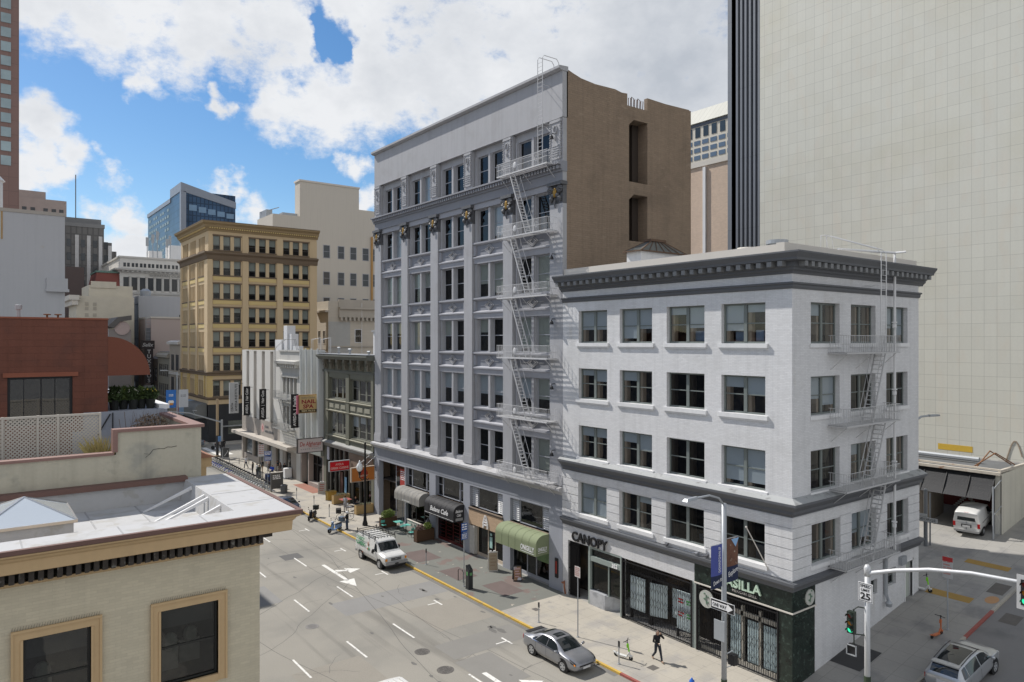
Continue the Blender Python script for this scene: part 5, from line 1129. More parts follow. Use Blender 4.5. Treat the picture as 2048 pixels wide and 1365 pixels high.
# street beyond: tan, gray, pink, light gray, ornate
def shopwall(label, y0, y1, z, m, name='low_building'):
    return far(name, label, 'building', (34, 52, y0, y1, 0, z), m)
t1 = shopwall('tan low building with rounded parapet next past the yellow block', 154.7, 164.8, 17.6, mat('tan_render', (.40, .34, .27), .85, .08, .5))
F3 = Face('x', 34.0); wins(t1, 'x', 34.0, (156.5, 160.6), (12.0, 7.4), 2.4, 3.2, M_fw); b = MB(); F3.mold(b, 154.7, 164.9, [(-.2, 17.3), (.5, 17.3), (.6, 17.8), (-.2, 18.1)]); F3.box(b, 154.7, 164.8, 0, .2, 11.1, 11.4); b.build('cornice', M_cream, t1)
t2 = shopwall('olive gray gridded low front between tan and dark shops', 164.9, 176.4, 15.6, mat('olive_gray', (.26, .24, .19), .85, .08, .5)); wins(t2, 'x', 34.0, [166 + 1.9 * k for k in range(5)], (10.4, 6.2, 3.2), 1.2, 2.6, M_fw)
b = MB(); F3.mold(b, 164.9, 176.4, [(-.2, 14.2), (.5, 14.5), (.5, 15.0), (-.2, 15.6)]); b.build('cornice', mat('olive_gray2', (.33, .30, .25), .8), t2)
t3 = shopwall('dark brown low shop front beside the tuxedo sign', 176.5, 184, 14, mat('dark_brown_shop', (.10, .08, .065), .8)); wins(t3, 'x', 34.0, (177.5, 180.5), (9, 5), 2, 3, M_fw)
b = MB(); b.hexa([(34.2, 176.6, 14), (50, 176.6, 14), (50, 184, 14), (34.2, 184, 14), (36, 177, 15.6), (50, 177, 15.6), (50, 184, 15.6), (36, 184, 15.6)]); b.build('roof', mat('slate_roof', (.2, .2, .22)), t3)
pk = far('party_wall_building', 'pale pink building with stepped parapet and terracotta stain', 'building', (34, 60, 184, 199, 0, 23.3), mat('pale_pink_render', (.50, .42, .39), .9, .06, .3, patch=((.42, .29, .24), .56, .6, .12)))
b = MB(); b.box(33.9, 46, 183.8, 199, 23.3, 23.7); b.build('coping', M_cream, pk); b = MB(); b.box(33.3, 34.0, 184.5, 186.5, 12, 21); b.parts('bay_window', mat('bay_gray', (.2, .21, .23), .6), pk)
b = MB(); [b.tube([(33.0, 184.3 + .0, 17 + k * .8), (34.2, 184.3, 17 + k * .8)], .05, 4) for k in range(10)]; b.tube([(33, 184.3, 12), (33, 184.3, 24)], .06, 4); b.build('fire_escape', M_galv, pk)
lg = far('party_wall_building', 'light gray party wall block in front of the ornate stone building', 'building', (34, 62, 199.2, 226, 0, 29.3), mat('light_gray_render', (.40, .41, .43), .9, .05, .2, .03, streak=.06))
wins(lg, 'y', 199.2, (43.4, 49.0), (21.5,), 1.6, 3.2, M_fw, .03); b = MB(); [b.box(33.2, 34, 200 + 3.5 * k, 202 + 3.5 * k, 8, 27.5) for k in range(6)]; b.parts('bay_window', mat('bay_blue_gray', (.16, .19, .24), .4), lg)
b = MB(); [b.box(32.2, 34, 200, 206, z, z + .15) for z in (14, 18.5, 23, 27)]; [b.tube([(32.3, 200, z), (32.3, 200, z + 1)], .06, 4) for z in (14, 18.5, 23, 27)]; b.build('fire_escape', mat('blue_gray_iron', (.12, .14, .18)), lg)
ht2 = thing('water_tank', 'small gray roof tank on the light gray block', 'tank', (35.5, 202, 29.3)); b = MB(); b.lathe([(1.2, 29.3), (1.3, 30.6), (.6, 31.2)], (36, 201.5, 0), 14); b.build('tank', M_galv, ht2)
sh = far('ornate_stone_building', 'ornate white stone office building with colonnaded top floor and roof antennas', 'building', (34, 72, 227, 265, 0, 41.5), mat('ornate_stone', (.62, .60, .56), .85, .06, .2, .05, tile=('w', 2.4, .7, .02, .12)))
F4 = Face('y', 227); b = MB(); corner_mold(b, 34, 227, 265, 72, [(-.5, 37.3), (.3, 37.3), (.5, 37.6), (1.4, 37.9), (1.5, 38.3), (-.5, 38.7)]); corner_mold(b, 34, 227, 265, 72, [(-.5, 31.3), (.4, 31.3), (.5, 31.7), (-.5, 32.1)]); corner_mold(b, 34, 227, 265, 72, [(-.5, 41.4), (.3, 41.4), (.3, 41.9), (-.5, 42)])
for k in range(30): F4.box(b, 34.4 + k * 1.2, 34.9 + k * 1.2, .4, 1.2, 37.45, 37.7)
b.build('cornice', mat('ornate_stone_trim', (.52, .50, .46), .85, .1, .5), sh)
wins(sh, 'y', 227, [34.9 + k * 2.1 for k in range(13)], (32.4,), 1.35, 3.6, M_fw, .05)
b = MB()
for k in range(13): b.lathe([(.33, 32.2), (.28, 35.9), (.4, 36.2)], (36.6 + k * 2.1, 226.75, 0), 10)
b.parts('column', mat('ornate_stone_trim', (.52, .50, .46)), sh)
for k in range(12): wins(sh, 'y', 227, (34.9 + k * 2.1, 35.85 + k * 2.1), (38.95,), .65, 1.1, M_fw, .05)
wins(sh, 'y', 227, (34.9,), (28.5, 24.7, 21.0, 17), 1.4, 2.3, M_fw, .05); wins(sh, 'x', 34, [230 + 4.4 * k for k in range(7)], (32.4, 28.3, 24.5), 2.4, 2.8, M_fw, .05); wins(sh, 'x', 34, [230 + 4.4 * k for k in range(7)], (17, 11, 5.5), 2.8, 4.2, M_fw, .05)
text('SHERMAN CLAY & CO', mat('incised', (.3, .29, .27)), sh, (41.5, 226.7, 36.45), X_, Z_, .6, 12, .05)
b = MB(); b.box(48, 52, 232, 238, 41.5, 46.5); b.box(56, 60, 234, 238, 41.5, 47); b.box(60, 63, 234, 238, 41.5, 45); b.box(64, 70, 232, 238, 41.5, 44.5); b.box(42, 45.5, 230, 234, 41.5, 44.2); b.parts('roof_plant', M_whites, sh)
b = MB()
for k, x in enumerate((41.5, 43, 44.2, 46.8, 47.6, 57, 58.5, 59.5)): b.tube([(x, 230, 42), (x, 230, 48 + (k % 3))], .12, 5); b.box(x - .35, x + .35, 229.8, 230.2, 45.5 + (k % 3), 48 + (k % 3))
b.parts('antenna', M_galv, sh)
fs = thing('blade_sign', 'tall dark vertical sign reading TUXEDOS under a script panel', 'sign', (32, 181, 12))
b = MB(); b.box(32.2, 33.9, 181, 181.4, 8.3, 17.0); b.box(31.4, 34.2, 180.9, 181.5, 16.2, 18.1); p = b.build('panel', mat('dark_brown_sign', (.035, .028, .03), .5), fs)
for k, ch in enumerate('TUXEDOS'): text(ch, mat('pale_sign_letters', (.5, .5, .5)), p, (33.05, 180.98, 15.2 - k * 1.1), X_, Z_, .8, ext=.01, bold=.03, align='CENTER')
text('Selix', mat('pale_sign_letters', (.5, .5, .5)), p, (32.8, 180.88, 16.75), X_, Z_, .8, 2.3, .01, .3, .02, 'CENTER'); b = MB(); b.box(31.9, 34, 180.9, 181.3, 6.9, 7.9); b.build('small_panel', M_trimt, fs)
# glass tower
bt = thing('glass_tower', 'blue glass office tower with stepped top against the clouds', 'building', (77, 350, 0))
M_ct = mat('curtain_wall', (.045, .10, .19), .3, .3, .05, .05, tile=('w', 1.75, 2.9, .28, .45), spec=.25, patch=((.02, .05, .10), .42, .58, .06))
b = MB(); b.box(77.3, 101, 350.3, 426, 0, 84); b.box(77.3, 101, 350.3, 372, 84, 86.5); b.build('curtain_wall', M_ct, bt)
b = MB(); b.box(77, 79.2, 350, 352.5, 0, 85.9); b.hexa([(77, 350, 86), (101.2, 350, 80.5), (101.2, 372, 80.5), (77, 372, 86), (77, 350, 90), (101.2, 350, 83.5), (101.2, 372, 83.5), (77, 372, 90)]); b.box(77, 101, 372, 427, 84, 86); b.build('frame', mat('tower_frame', (.26, .29, .34), .5), bt)
for k in range(9):
    for j in range(11):
        if R.random() < .75:
            b = MB(); y = 376 + k * 5.3; z = 50 + j * 3.05; b.box(77.2, 77.35, y, y + 3.4, z, z + 1.3); b.build('window_blind', mat('glass_blind', (.25, .33, .35), .5), bt)
for k in range(5):
    b = MB(); b.box(80.5 + 4.1 * k, 83.8 + 4.1 * k, 350.1, 350.4, 77.5 - k * .5, 80.2 - k * .6); b.build('window', mat('tower_blue', (.16, .27, .40), .15), bt)
# left skyline
dt = thing('stepped_tower', 'dark gray stepped art deco tower with pale vertical piers and a mast', 'building', (30, 260, 0))
b = MB(); b.box(23, 34.5, 260, 285, 0, 54.5); b.box(34.5, 37, 262, 285, 0, 49.5); b.box(37, 38.6, 264, 285, 0, 47); b.build('wall', mat('deco_gray', (.15, .145, .14), .85, .1, .3, tile=('w', 1.5, 3.2, .25, .3)), dt)
for x in (26.6, 29.8, 33.0): b = MB(); b.box(x, x + 1.0, 259.7, 260, 20, 51); b.build('pier', mat('deco_pale', (.5, .49, .48), .8), dt)
b = MB(); b.box(35.9, 36.9, 261.7, 262, 20, 48.5); b.box(26.5, 36, 258, 259.6, 8, 27); b.parts('pier', mat('deco_pale', (.5, .49, .48)), dt)
for x in (24.4, 28.2, 31.5, 34.8): wins(dt, 'y', 262 if x > 34.5 else 260, (x,), [30.5 + 4.2 * k for k in range(5)], 1.1, 2.3, M_fw, .1)
b = MB(); b.box(22.8, 34.7, 259.8, 285, 53.6, 54.8); b.box(23.5, 34, 262, 280, 54.8, 56.6); b.tube([(27.0, 262, 56), (27.0, 262, 70)], .15, 5); b.build('crown', mat('deco_crown', (.2, .2, .2), .8), dt)
pt = far('far_tower', 'pale pinkish flat-topped block peeping over the gray wall at far left', 'building', (14, 30, 320, 345, 0, 71), mat('pinkish_far', (.42, .36, .33), .85)); wins(pt, 'y', 320, (16, 18.6, 22.6, 25.2, 27.6), (62.5, 66), 1.4, 1.6, M_fw, .1); b = MB(); b.box(14, 23.5, 322, 345, 71, 74); b.build('penthouse', mat('pinkish_far', (.42, .36, .33)), pt)
tw = thing('brick_tower', 'tall reddish brown tower with a column of windows at the left edge', 'building', (5, 250, 0))
b = MB(); b.box(-25, 11.8, 250, 290, 0, 140); b.build('wall', mat('red_brown_granite', (.23, .145, .125), .7, .08, .1, .05, tile=('w', 2.2, 4.05, .1, .18)), tw)
for k in range(24): b = MB(); b.box(7.5, 9.9, 249.8, 250, 68 + k * 4.05, 70.7 + k * 4.05); b.build('window', mat('tower_pane', (.30, .38, .40), .08, .5, .12, .2), tw)
gw_ = far('party_wall_building', 'tall blank pale gray party wall rising behind the brick-red house', 'building', (-20, 7.0, 76, 108, 0, 29.2), mat('pale_gray_wall', (.46, .47, .485), .9, .05, .2, .03, 5, streak=.06, patch=((.44, .40, .36), .7, .74, .7)))
b = MB(); b.box(5.6, 7.2, 75.7, 76, 22.5, 23.6); b.box(5.55, 7.3, 75.65, 76, 22.4, 22.65); b.build('wall_ledge', mat('pale_gray_wall', (.46, .47, .485)), gw_)
b = MB(); b.box(-20, 7.05, 75.95, 108, 29.2, 29.5); b.build('coping', mat('stained_coping', (.4, .37, .33), .9), gw_)
b = MB(); b.box(2.3, 2.42, 75.97, 76.0, 26.8, 29.2); b.box(1.7, 1.85, 75.97, 76.0, 28.4, 29.2); b.build('rust_streak', mat('rust_streak', (.42, .27, .12), .9, .2, 1), gw_)
av_ = thing('roof_vent', 'white louvered cowl on top of the blank gray wall', 'vent', (1.0, 78, 29.4)); b = MB(); b.lathe([(.9, 29.4), (.9, 32), (1.1, 32.1), (.3, 33)], (1.6, 78, 0), 12); b.build('cowl', M_whites, av_)
# pockets between
br = far('brown_block', 'dark brown blank building below the stepped tower', 'building', (19.5, 24.4, 218, 235, 0, 37.3), mat('dark_brown_block', (.10, .075, .07), .9, .1))
rr = thing('red_roofed_building', 'building with a steep red mansard roof and round stone gable', 'building', (33, 225, 0))
b = MB(); b.hexa([(26, 224, 24), (34, 224, 24), (34, 240, 24), (26, 240, 24), (28.5, 228, 37), (34, 228, 37), (34, 240, 37), (28.5, 240, 37)]); b.build('roof', mat('red_slate', (.22, .07, .055), .8, .1, .5), rr)
b = MB(); b.box(26, 34, 222, 240, 0, 25); b.prism([(30.2, 24), (33.8, 24), (33.5, 30), (32.8, 31.5), (31.5, 31.5), (30.6, 30)], 'y', 222.5, 224); b.build('wall', mat('brownish_stone', (.2, .18, .155), .85, .15), rr); b = MB(); b.box(28.3, 34.2, 227.8, 240, 37, 37.5); b.build('roof_crest', mat('verdigris', (.15, .24, .2), .8), rr)
cm = far('cream_block', 'cream plain block with four small shuttered windows on its wall', 'building', (19.7, 31.5, 190, 205, 0, 28.3), mat('cream_plain', (.58, .53, .43), .85)); wins(cm, 'y', 190, (21.4, 23.0), (26.1, 25.1, 23.6), .7, .75, mat('shutter', (.42, .38, .31), .8), .08)
b = MB(); b.box(22.4, 31.5, 192, 205, 28.3, 31.0); b.box(22.8, 28, 191.8, 192, 30.4, 31.9); b.build('upper_wall', mat('cream_plain', (.58, .53, .43)), cm); b = MB(); b.box(18.2, 20.2, 189, 205, 27.3, 28.4); b.box(18.8, 20.0, 189.3, 205, 26.2, 27.3); b.build('cornice', M_cream, cm)
ar = thing('arched_gable', 'curved dark cornice end with round opening beside the ornate stone corner', 'building', (28, 180, 0))
b = MB(); b.box(24.3, 28.6, 176, 188, 0, 20.5); b.build('wall', mat('mauve_stone', (.3, .27, .26), .85), ar); b = MB()
b.prism([(24, 21.2), (26, 23.2), (28.6, 23.6), (28.6, 22.6), (26.4, 22.2), (25.2, 20.8)], 'y', 175.5, 188); b.build('cornice', mat('dark_cornice', (.14, .13, .125), .8), ar); b = MB(); b.lathe([(1.5, 0), (1.5, .1)], (26.8, 175.8, 20.8), 20, ax='y'); b.build('oculus', mat('pale_pink_disc', (.5, .4, .38)), ar)
ll = far('low_building', 'pale low building seen under the blank gray wall', 'building', (10, 20, 150, 170, 0, 18.8), mat('pale_low', (.46, .45, .42), .85)); b = MB(); b.box(10, 20, 149.5, 170, 19, 19.6); b.build('coping', M_cream, ll)
# ================================================================== NEAR ROOFS ON THE LEFT
M_bg = mat('beige_brick', (.565, .505, .375), .85, .06, .3, .04, 9, .35, brick=(.3, .085, .006, .09), streak=.06, patch=((.52, .465, .35), .5, .64, .5))
M_tanp = mat('tan_paint', (.53, .375, .205), .7, .08, .6, .05, streak=.06); M_rbr = mat('red_brown_flashing', (.15, .085, .07), .75, .15, 1, .06)
M_wroof = mat('white_roof_coating', (.44, .44, .44), .8, .06, .5, .05, 6, .15, patch=((.33, .325, .31), .6, .74, .8), patch2=((.39, .38, .36), .55, .62, 1.6))
bb = thing('brick_building', 'beige brick corner building with white roof and tan bracketed cornice in the foreground', 'building', (7.38, 23, 0))
FA = Face('y', 23.0)
b = MB(); wn = [(1.17, 2.73, 7.86, 10.1), (4.5, 6.1, 7.86, 10.1)]
FA.wall(b, -9, 7.38, -.2, 12.0, wn, .22); b.box(7.2, 7.379, 23.01, 29.9, -.2, 12.0); b.build('wall', M_bg, bb)
for (a, c, z0, z1) in wn:
    b = MB()
    for q in ((a - .25, a, z0 - .2, z1 + .24), (c, c + .25, z0 - .2, z1 + .24)): FA.box(b, q[0], q[1], -.1, .07, q[2], q[3]); 
    FA.box(b, a, c, -.1, .068, z1, z1 + .238); FA.box(b, a, c, -.1, .09, z0 - .22, z0)
    for q in (a - .27, c + .21): FA.box(b, q, q + .06, .06, .1, z0 - .2, z1 + .26)
    FA.box(b, a - .27, c + .27, .05, .11, z1 + .2, z1 + .27); FA.box(b, a - .06, a, -.1, .1, z0, z1); FA.box(b, c, c + .06, -.1, .1, z0, z1)
    cs_ = b.build('window_casing', M_tanp, bb)
    w = window(bb, FA, a, c, z0, z1, -.08, mat('black_sash', (.025, .025, .022), .5), M_glass, 0, rail=.48, fw=.06)
    b = MB(); FA.box(b, a, c, -.62, -.58, z1 - .75, z1); b.build('room_shade', mat('dim_shade', (.05, .052, .045), .9, .2), w)
    b = MB()
    for k in range(34): u = a - .25 + k * (c - a + .5) / 34; b.tube([FA.P(u, .06, z1 + .27), FA.P(u + .02, .09, z1 + .38)], .004, 3)
    b.build('bird_spikes', M_black, bb)
b = MB(); b.box(-9, 7.2, 24.6, 24.7, 7, 11.9); b.box(-9, 7.1, 23.3, 24.6, 7.2, 7.3); b.build('interior', mat('leafy_gloom', (.03, .032, .024), .95, .6, 1.2, .3, patch=((.09, .085, .05), .55, .68, 1.6)), bb)
b = MB(); 
for x0, x1, y in ((1.4, 1.9, 24.0), (4.7, 5.2, 24.0), (5.3, 5.9, 24.3)): b.box(x0, x1, y, y + .2, 7.9, 8.6); b.ball(((x0 + x1) / 2, y - .1, 8.8), (.22, .15, .28), 8, 6)
b.build('room_objects', mat('room_objects', (.13, .13, .10), .8, .5, 4), bb)
b = MB(); FA.mold(b, -9, 7.4, [(-.1, 11.54), (.07, 11.55), (.12, 11.6), (.12, 11.645), (-.1, 11.65)]); b.box(7.38, 7.5, 23, 29.9, 11.54, 11.645); b.build('frieze_molding', M_tanp, bb)
b = MB(); FA.box(b, -9, 7.42, -.1, .03, 11.655, 12.04); b.box(7.385, 7.41, 23.0, 29.9, 11.655, 12.04); b.build('soot_band', mat('sooty_black', (.028, .025, .02), .9, .3, 2), bb)
b = MB(); 
for k in range(76): u = 7.36 - k * .213; FA.box(b, u - .125, u, .03, .4, 11.70 + .02 * (k % 3 == 1), 11.98); FA.box(b, u - .115, u - .01, .03, .26, 11.655, 11.71)
for k in range(32): v = 23.05 + k * .213; b.box(7.41, 7.8, v, v + .125, 11.74, 11.98)
b.build('bracket_row', mat('sooty_bracket', (.06, .052, .045), .9, .5, 5, .4, 12, patch=((.16, .155, .14), .62, .7, 6.)), bb)
b = MB(); pf = [(-.2, 12.045), (.72, 12.05), (.76, 12.07), (.78, 12.36), (.84, 12.42), (.86, 12.47), (.98, 12.54), (.98, 12.58), (-.2, 12.6)]
k_ = len(pf); P_ = [(-9, 23 - n, z) for n, z in pf] + [(7.38 + n, 23 - n, z) for n, z in pf] + [(7.38 + n, 29.95, z) for n, z in pf]
b.add(P_, [(r * k_ + i, r * k_ + (i + 1) % k_, (r + 1) * k_ + (i + 1) % k_, (r + 1) * k_ + i) for r in (0, 1) for i in range(k_)] + [tuple(range(k_)), tuple(range(3 * k_ - 1, 2 * k_ - 1, -1))]); b.build('cornice', M_tanp, bb)
b = MB(); b.box(-9, 8.4, 21.98, 22.12, 12.6, 12.72); b.box(8.26, 8.4, 22.12, 29.95, 12.6, 12.72); b.build('roof_flashing', M_rbr, bb)
b = MB(); b.box(-9, 8.26, 22.12, 23.25, 12.5, 12.69); b.box(6.7, 8.26, 23.25, 29.95, 12.5, 12.69); b.box(-9, 6.7, 23.25, 29.9, 11.7, 11.9)
b.hexa([(6.5, 23.25, 11.9), (6.7, 23.25, 11.9), (6.7, 29.9, 11.9), (6.5, 29.9, 11.9), (6.66, 23.25, 12.69), (6.7, 23.25, 12.69), (6.7, 29.9, 12.69), (6.66, 29.9, 12.69)]); b.box(-9, 6.65, 29.7, 29.96, 11.9, 12.62); b.build('roof', M_wroof, bb)
b = MB(); [b.box(x, x + .04, 22.14, 23.22, 12.685, 12.697) for x in (-2.2, 1.1, 3.4, 5.6)]; [b.box(6.72, 8.24, y, y + .04, 12.685, 12.697) for y in (24.2, 26.1, 28.0)]; [b.box(x, x + .05, 23.3, 29.6, 11.895, 11.912) for x in (3.3, 4.9)]; b.parts('membrane_seam', mat('seam_gray', (.33, .33, .33), .8, .2, 2), bb)
b = MB(); b.box(-9, 6.75, 29.55, 29.97, 12.62, 12.8); b.build('wall_flashing', M_rbr, bb)
for y in (28.4, 26.6, 26.1, 24.6):
    b = MB(); b.hexa([(5.0, y, 11.9), (5.0, y + .1, 11.9), (5.12, y + .1, 11.9), (5.12, y, 11.9), (6.62, y, 12.62), (6.62, y + .1, 12.62), (6.68, y + .1, 12.52), (6.68, y, 12.52)]); b.build('roof_brace', M_whites, bb)
sk = thing('pyramid_skylight', 'glass pyramid skylight on a white curb on the foreground roof', 'skylight', (1.36, 26, 11.9))
b = MB(); b.box(.2, 2.5, 24.75, 27.35, 11.9, 12.66); b.build('curb', M_wroof, sk)
b = MB(); B = [(.15, 24.7, 12.66), (2.56, 24.7, 12.66), (2.56, 27.4, 12.66), (.15, 27.4, 12.66)]; A = (1.36, 26.05, 13.32)
b.add([(p[0], p[1], p[2] + .08) for p in B] + [A], [(0, 1, 4), (1, 2, 4), (2, 3, 4), (3, 0, 4)]); b.build('glazing', mat('milky_acrylic', (.50, .54, .57), .08, .05, .6, .02, spec=.9, coat=.6), sk)
b = MB(); 
for k in range(4): p, q = B[k], B[(k + 1) % 4]; b.tube([(p[0], p[1], 12.7), (q[0], q[1], 12.7)], .06, 4); b.tube([(p[0], p[1], 12.75), A], .025, 5)
b.build('metal_frame', M_silver, sk)
# --- second building: cream parapet with pink-brown coping
M_cw = mat('stained_cream_stucco', (.45, .42, .335), .9, .10, .7, .07, 8, .3, streak=.14, patch=((.25, .25, .21), .60, .78, 1.1), patch2=((.34, .33, .28), .58, .68, .6))
M_cop = mat('pink_brown_coping', (.23, .135, .115), .7, .1, 1.5, .05)
c2 = thing('stucco_building', 'stained cream stucco building with stepped pink-brown coping and roof terrace', 'building', (7.34, 30, 0))
b = MB(); b.box(-9, 4.37, 30.0, 30.3, 0, 13.8); b.box(4.37, 7.34, 30.0, 30.3, 0, 14.62); b.box(7.04, 7.34, 30.3, 36.0, 0, 14.62); b.build('parapet_wall', M_cw, c2)
b = MB(); b.box(-9, 4.3, 29.93, 30.36, 13.8, 13.9); b.box(4.26, 4.42, 29.93, 30.36, 13.9, 14.62); b.box(4.26, 7.45, 29.93, 30.36, 14.62, 14.74); b.box(6.98, 7.45, 30.36, 36.2, 14.62, 14.735); b.build('coping', M_cop, c2)
b = MB(); cr_ = [(5.5, 13.72), (5.62, 13.88), (5.8, 13.9), (6.0, 13.88), (6.12, 13.94), (6.25, 13.92), (6.45, 13.95)]
b.tube([(x, 29.998, z) for x, z in cr_], .012, 4); b.tube([(5.5, 29.998, 13.72), (5.35, 29.998, 13.6)], .008, 4); b.tube([(5.3, 29.998, 13.75), (5.5, 29.998, 13.72)], .006, 4); b.build('crack', M_black, c2)
b = MB(); b.box(-9, 7.04, 30.3, 35.9, 12.9, 13.1); b.build('terrace_deck', mat('terrace_gray', (.25, .25, .25), .9), c2)
M_blw = mat('blue_gray_coating', (.30, .32, .37), .85, .12, .8, .05, streak=.1)
b = MB(); b.box(4.0, 7.04, 35.9, 35.99, 12.9, 14.9); b.box(4.94, 7.34, 36.0, 36.28, 12.9, 14.9); b.box(3.6, 7.03, 35.84, 35.895, 13, 14.1); b.build('back_wall', M_blw, c2)
b = MB(); b.tube([(5.1, 35.85, 14.85), (5.1, 35.85, 13.1)], .025, 5); b.tube([(5.0, 35.85, 14.8), (4.55, 35.8, 14.0), (4.3, 35.8, 13.2)], .03, 5); b.build('cable', M_black, c2)
b = MB(); b.box(7.34, 8.15, 31.6, 36.5, 12.75, 13.15); b.box(7.34, 7.95, 31.65, 36.5, 12.3, 12.75); b.build('street_cornice', M_tanp, c2)
b = MB(); b.hexa([(7.34, 31.5, 13.15), (8.25, 31.5, 13.15), (8.25, 36.5, 13.15), (7.34, 36.5, 13.15), (7.34, 31.5, 13.5), (8.2, 31.5, 13.2), (8.2, 36.5, 13.2), (7.34, 36.5, 13.5)]); b.build('cornice_roof', mat('terracotta_flashing', (.34, .17, .11), .8, .15, 1), c2)
tf = thing('lattice_fence', 'pale wooden lattice trellis screen on the roof terrace before the red wall', 'fence', (2, 31.6, 13.1))
b = MB()
for x in (-3.1, -1.05, 1.0, 2.06, 2.69, 4.06): b.box(x - .035, x + .035, 31.55, 31.66, 13.1, 15.26)
for z in (13.2, 15.2): b.box(-3.1, 4.1, 31.56, 31.65, z - .03, z + .05)
b.build('post', mat('weathered_wood', (.47, .44, .39), .9, .12, 2), tf)
b = MB(); W0, W1, Z0, Z1 = -3.1, 4.06, 13.2, 15.2; H = Z1 - Z0; s = .135
def clipd(c, sg):   # the line x = c + sg*(z-Z0), clipped to the panel
    z0, z1 = Z0, Z1
    xs_ = sorted([(c, Z0), (c + sg * H, Z1)]); (xa, za), (xb, zb) = xs_
    if xb <= W0 or xa >= W1: return None
    if xa < W0: t = (W0 - xa) / (xb - xa); xa, za = W0, za + (zb - za) * t
    if xb > W1: t = (W1 - xa) / (xb - xa); xb, zb = W1, za + (zb - za) * t
    return (xa, za), (xb, zb)
for sg, yy in ((1, 31.60), (-1, 31.615)):
    c = W0 - H if sg > 0 else W0
    while c < W1 + H:
        r = clipd(c, sg)
        if r:
            (xa, za), (xb, zb) = r; o = .024 * 1.41
            b.hexa([(xa - o, yy, za), (xb - o, yy, zb), (xb - o, yy + .012, zb), (xa - o, yy + .012, za), (xa + o, yy, za), (xb + o, yy, zb), (xb + o, yy + .012, zb), (xa + o, yy + .012, za)])
        c += s
b.build('lattice', mat('weathered_wood', (.47, .44, .39)), tf)
# --- red house with big window and barrel canopy
M_rw = mat('brick_red_stucco', (.16, .062, .042), .9, .10, .5, .12, 12, .5, brick=(.9, .28, .008, .13), streak=.14, patch=((.13, .055, .04), .5, .66, .9))
rd = thing('red_house', 'brick-red rooftop house with a wide black framed window and quarter-round end canopy', 'house', (4.93, 36, 13))
FR = Face('y', 36.0); b = MB(); FR.wall(b, -10, 4.93, 12.9, 18.93, [(1.3, 3.6, 14.5, 16.5)], .3); b.box(4.7, 4.929, 36.01, 60, 12.9, 18.93); b.build('wall', M_rw, rd)
b = MB(); FR.box(b, 1.15, 3.8, -.05, .08, 16.5, 16.68); b.build('lintel', mat('rust_red', (.25, .085, .05), .8), rd)
w = window(rd, FR, 1.3, 3.6, 14.5, 16.5, -.1, M_black, glassmat('house_glass', (.5, .53, .5), .10), 0, lites=1, fw=.1, rail=0)
b = MB(); FR.box(b, 2.45, 2.5, -.2, -.1, 14.6, 16.4); FR.box(b, 1.85, 1.88, -.2, -.1, 14.6, 16.4); FR.box(b, 2.95, 2.98, -.2, -.1, 14.6, 16.4); b.build('mullion', M_black, w)
b = MB(); b.box(-9, 4.6, 37.6, 37.7, 13, 18.8); b.build('interior', mat('house_gloom', (.06, .055, .04), .95, .4, .8, .2, patch=((.14, .13, .10), .5, .6, 1.)), rd)
b = MB(); b.box(-10, 4.95, 35.97, 60, 18.93, 19.0); b.build('roof_edge', mat('rust_red', (.25, .085, .05)), rd)
b = MB(); b.box(-.8, .6, 36.5, 37, 19, 19.25); b.build('roof_curb', mat('rust_red', (.25, .085, .05)), rd)
b = MB(); q = [(4.935, 16.47)] + [(4.935 + 1.68 * sin(t * pi / 28), 16.47 + 1.72 * cos(t * pi / 28)) for t in range(15)]; b.prism(q, 'y', 36.0, 46); b.build('barrel_canopy', mat('rust_canvas', (.17, .06, .037), .85, .06, .6, .06, 14, .2), rd)
for i, (x, lb) in enumerate([(2.75, 'mushroom-topped pipe on the red roof, left of the two'), (3.15, 'mushroom-topped pipe on the red roof, right of the two')]):
    v = thing('vent_pipe', lb, 'vent', (x, 37, 19), 'capped pipes on the red roof'); b = MB(); b.lathe([(.04, 19), (.04, 19.12), (.14, 19.13), (.14, 19.17), (.04, 19.18)], (x, 37, 0), 12); b.build('pipe', mat('rust', (.2, .1, .05)), v)
v = thing('chimney_flue', 'silver chimney flue on the red roof before the blank gray wall', 'chimney', (1.75, 37.5, 19)); b = MB(); b.lathe([(.07, 19), (.07, 19.35), (.13, 19.36), (.13, 19.55), (.09, 19.56)], (1.75, 37.5, 0), 12); b.build('flue', M_galv, v)
wl_ = thing('low_roof', 'white ledged low roof beyond the red house carrying plant pots', 'building', (7.4, 40, 14.8)); b = MB(); b.box(4.93, 7.4, 36.3, 70, 0, 14.85); b.build('body', M_blw, wl_); b = MB(); b.box(7.1, 7.55, 36.6, 44, 14.85, 15.05); b.box(7.1, 7.4, 36.6, 44, 14.4, 14.86); b.build('ledge', M_whites, wl_)
def leafy(b, c, r, n, size, flat=.6, up=.3):
    for _ in range(n):
        d = Vector((R.gauss(0, 1), R.gauss(0, 1), R.gauss(0, 1))).normalized(); rad = R.random() ** .4
        p = Vector(c) + Vector((d.x * r[0], d.y * r[1], d.z * r[2])) * rad; a = Vector((R.gauss(0, 1), R.gauss(0, 1), R.gauss(0, flat) + up)).normalized(); e = a.cross(Vector((R.gauss(0, 1), R.gauss(0, 1), R.gauss(0, 1)))).normalized(); s = size * R.uniform(.6, 1.4)
        b.add([p - e * s * .35, p + a * s * .5, p + e * s * .35, p + a * s * 1.3], [(0, 1, 3, 2)] if 0 else [(0, 2, 3)])
M_leaf = mat('leaf_green', (.11, .16, .045), .7, .5, 9, .3, 30); M_leafd = mat('leaf_dark', (.05, .08, .026), .8, .5, 9, .3, 30); M_leafy = mat('leaf_lime', (.20, .26, .06), .7, .4, 9, .3, 30)
M_pot = mat('black_pot', (.02, .022, .02), .7, .3)
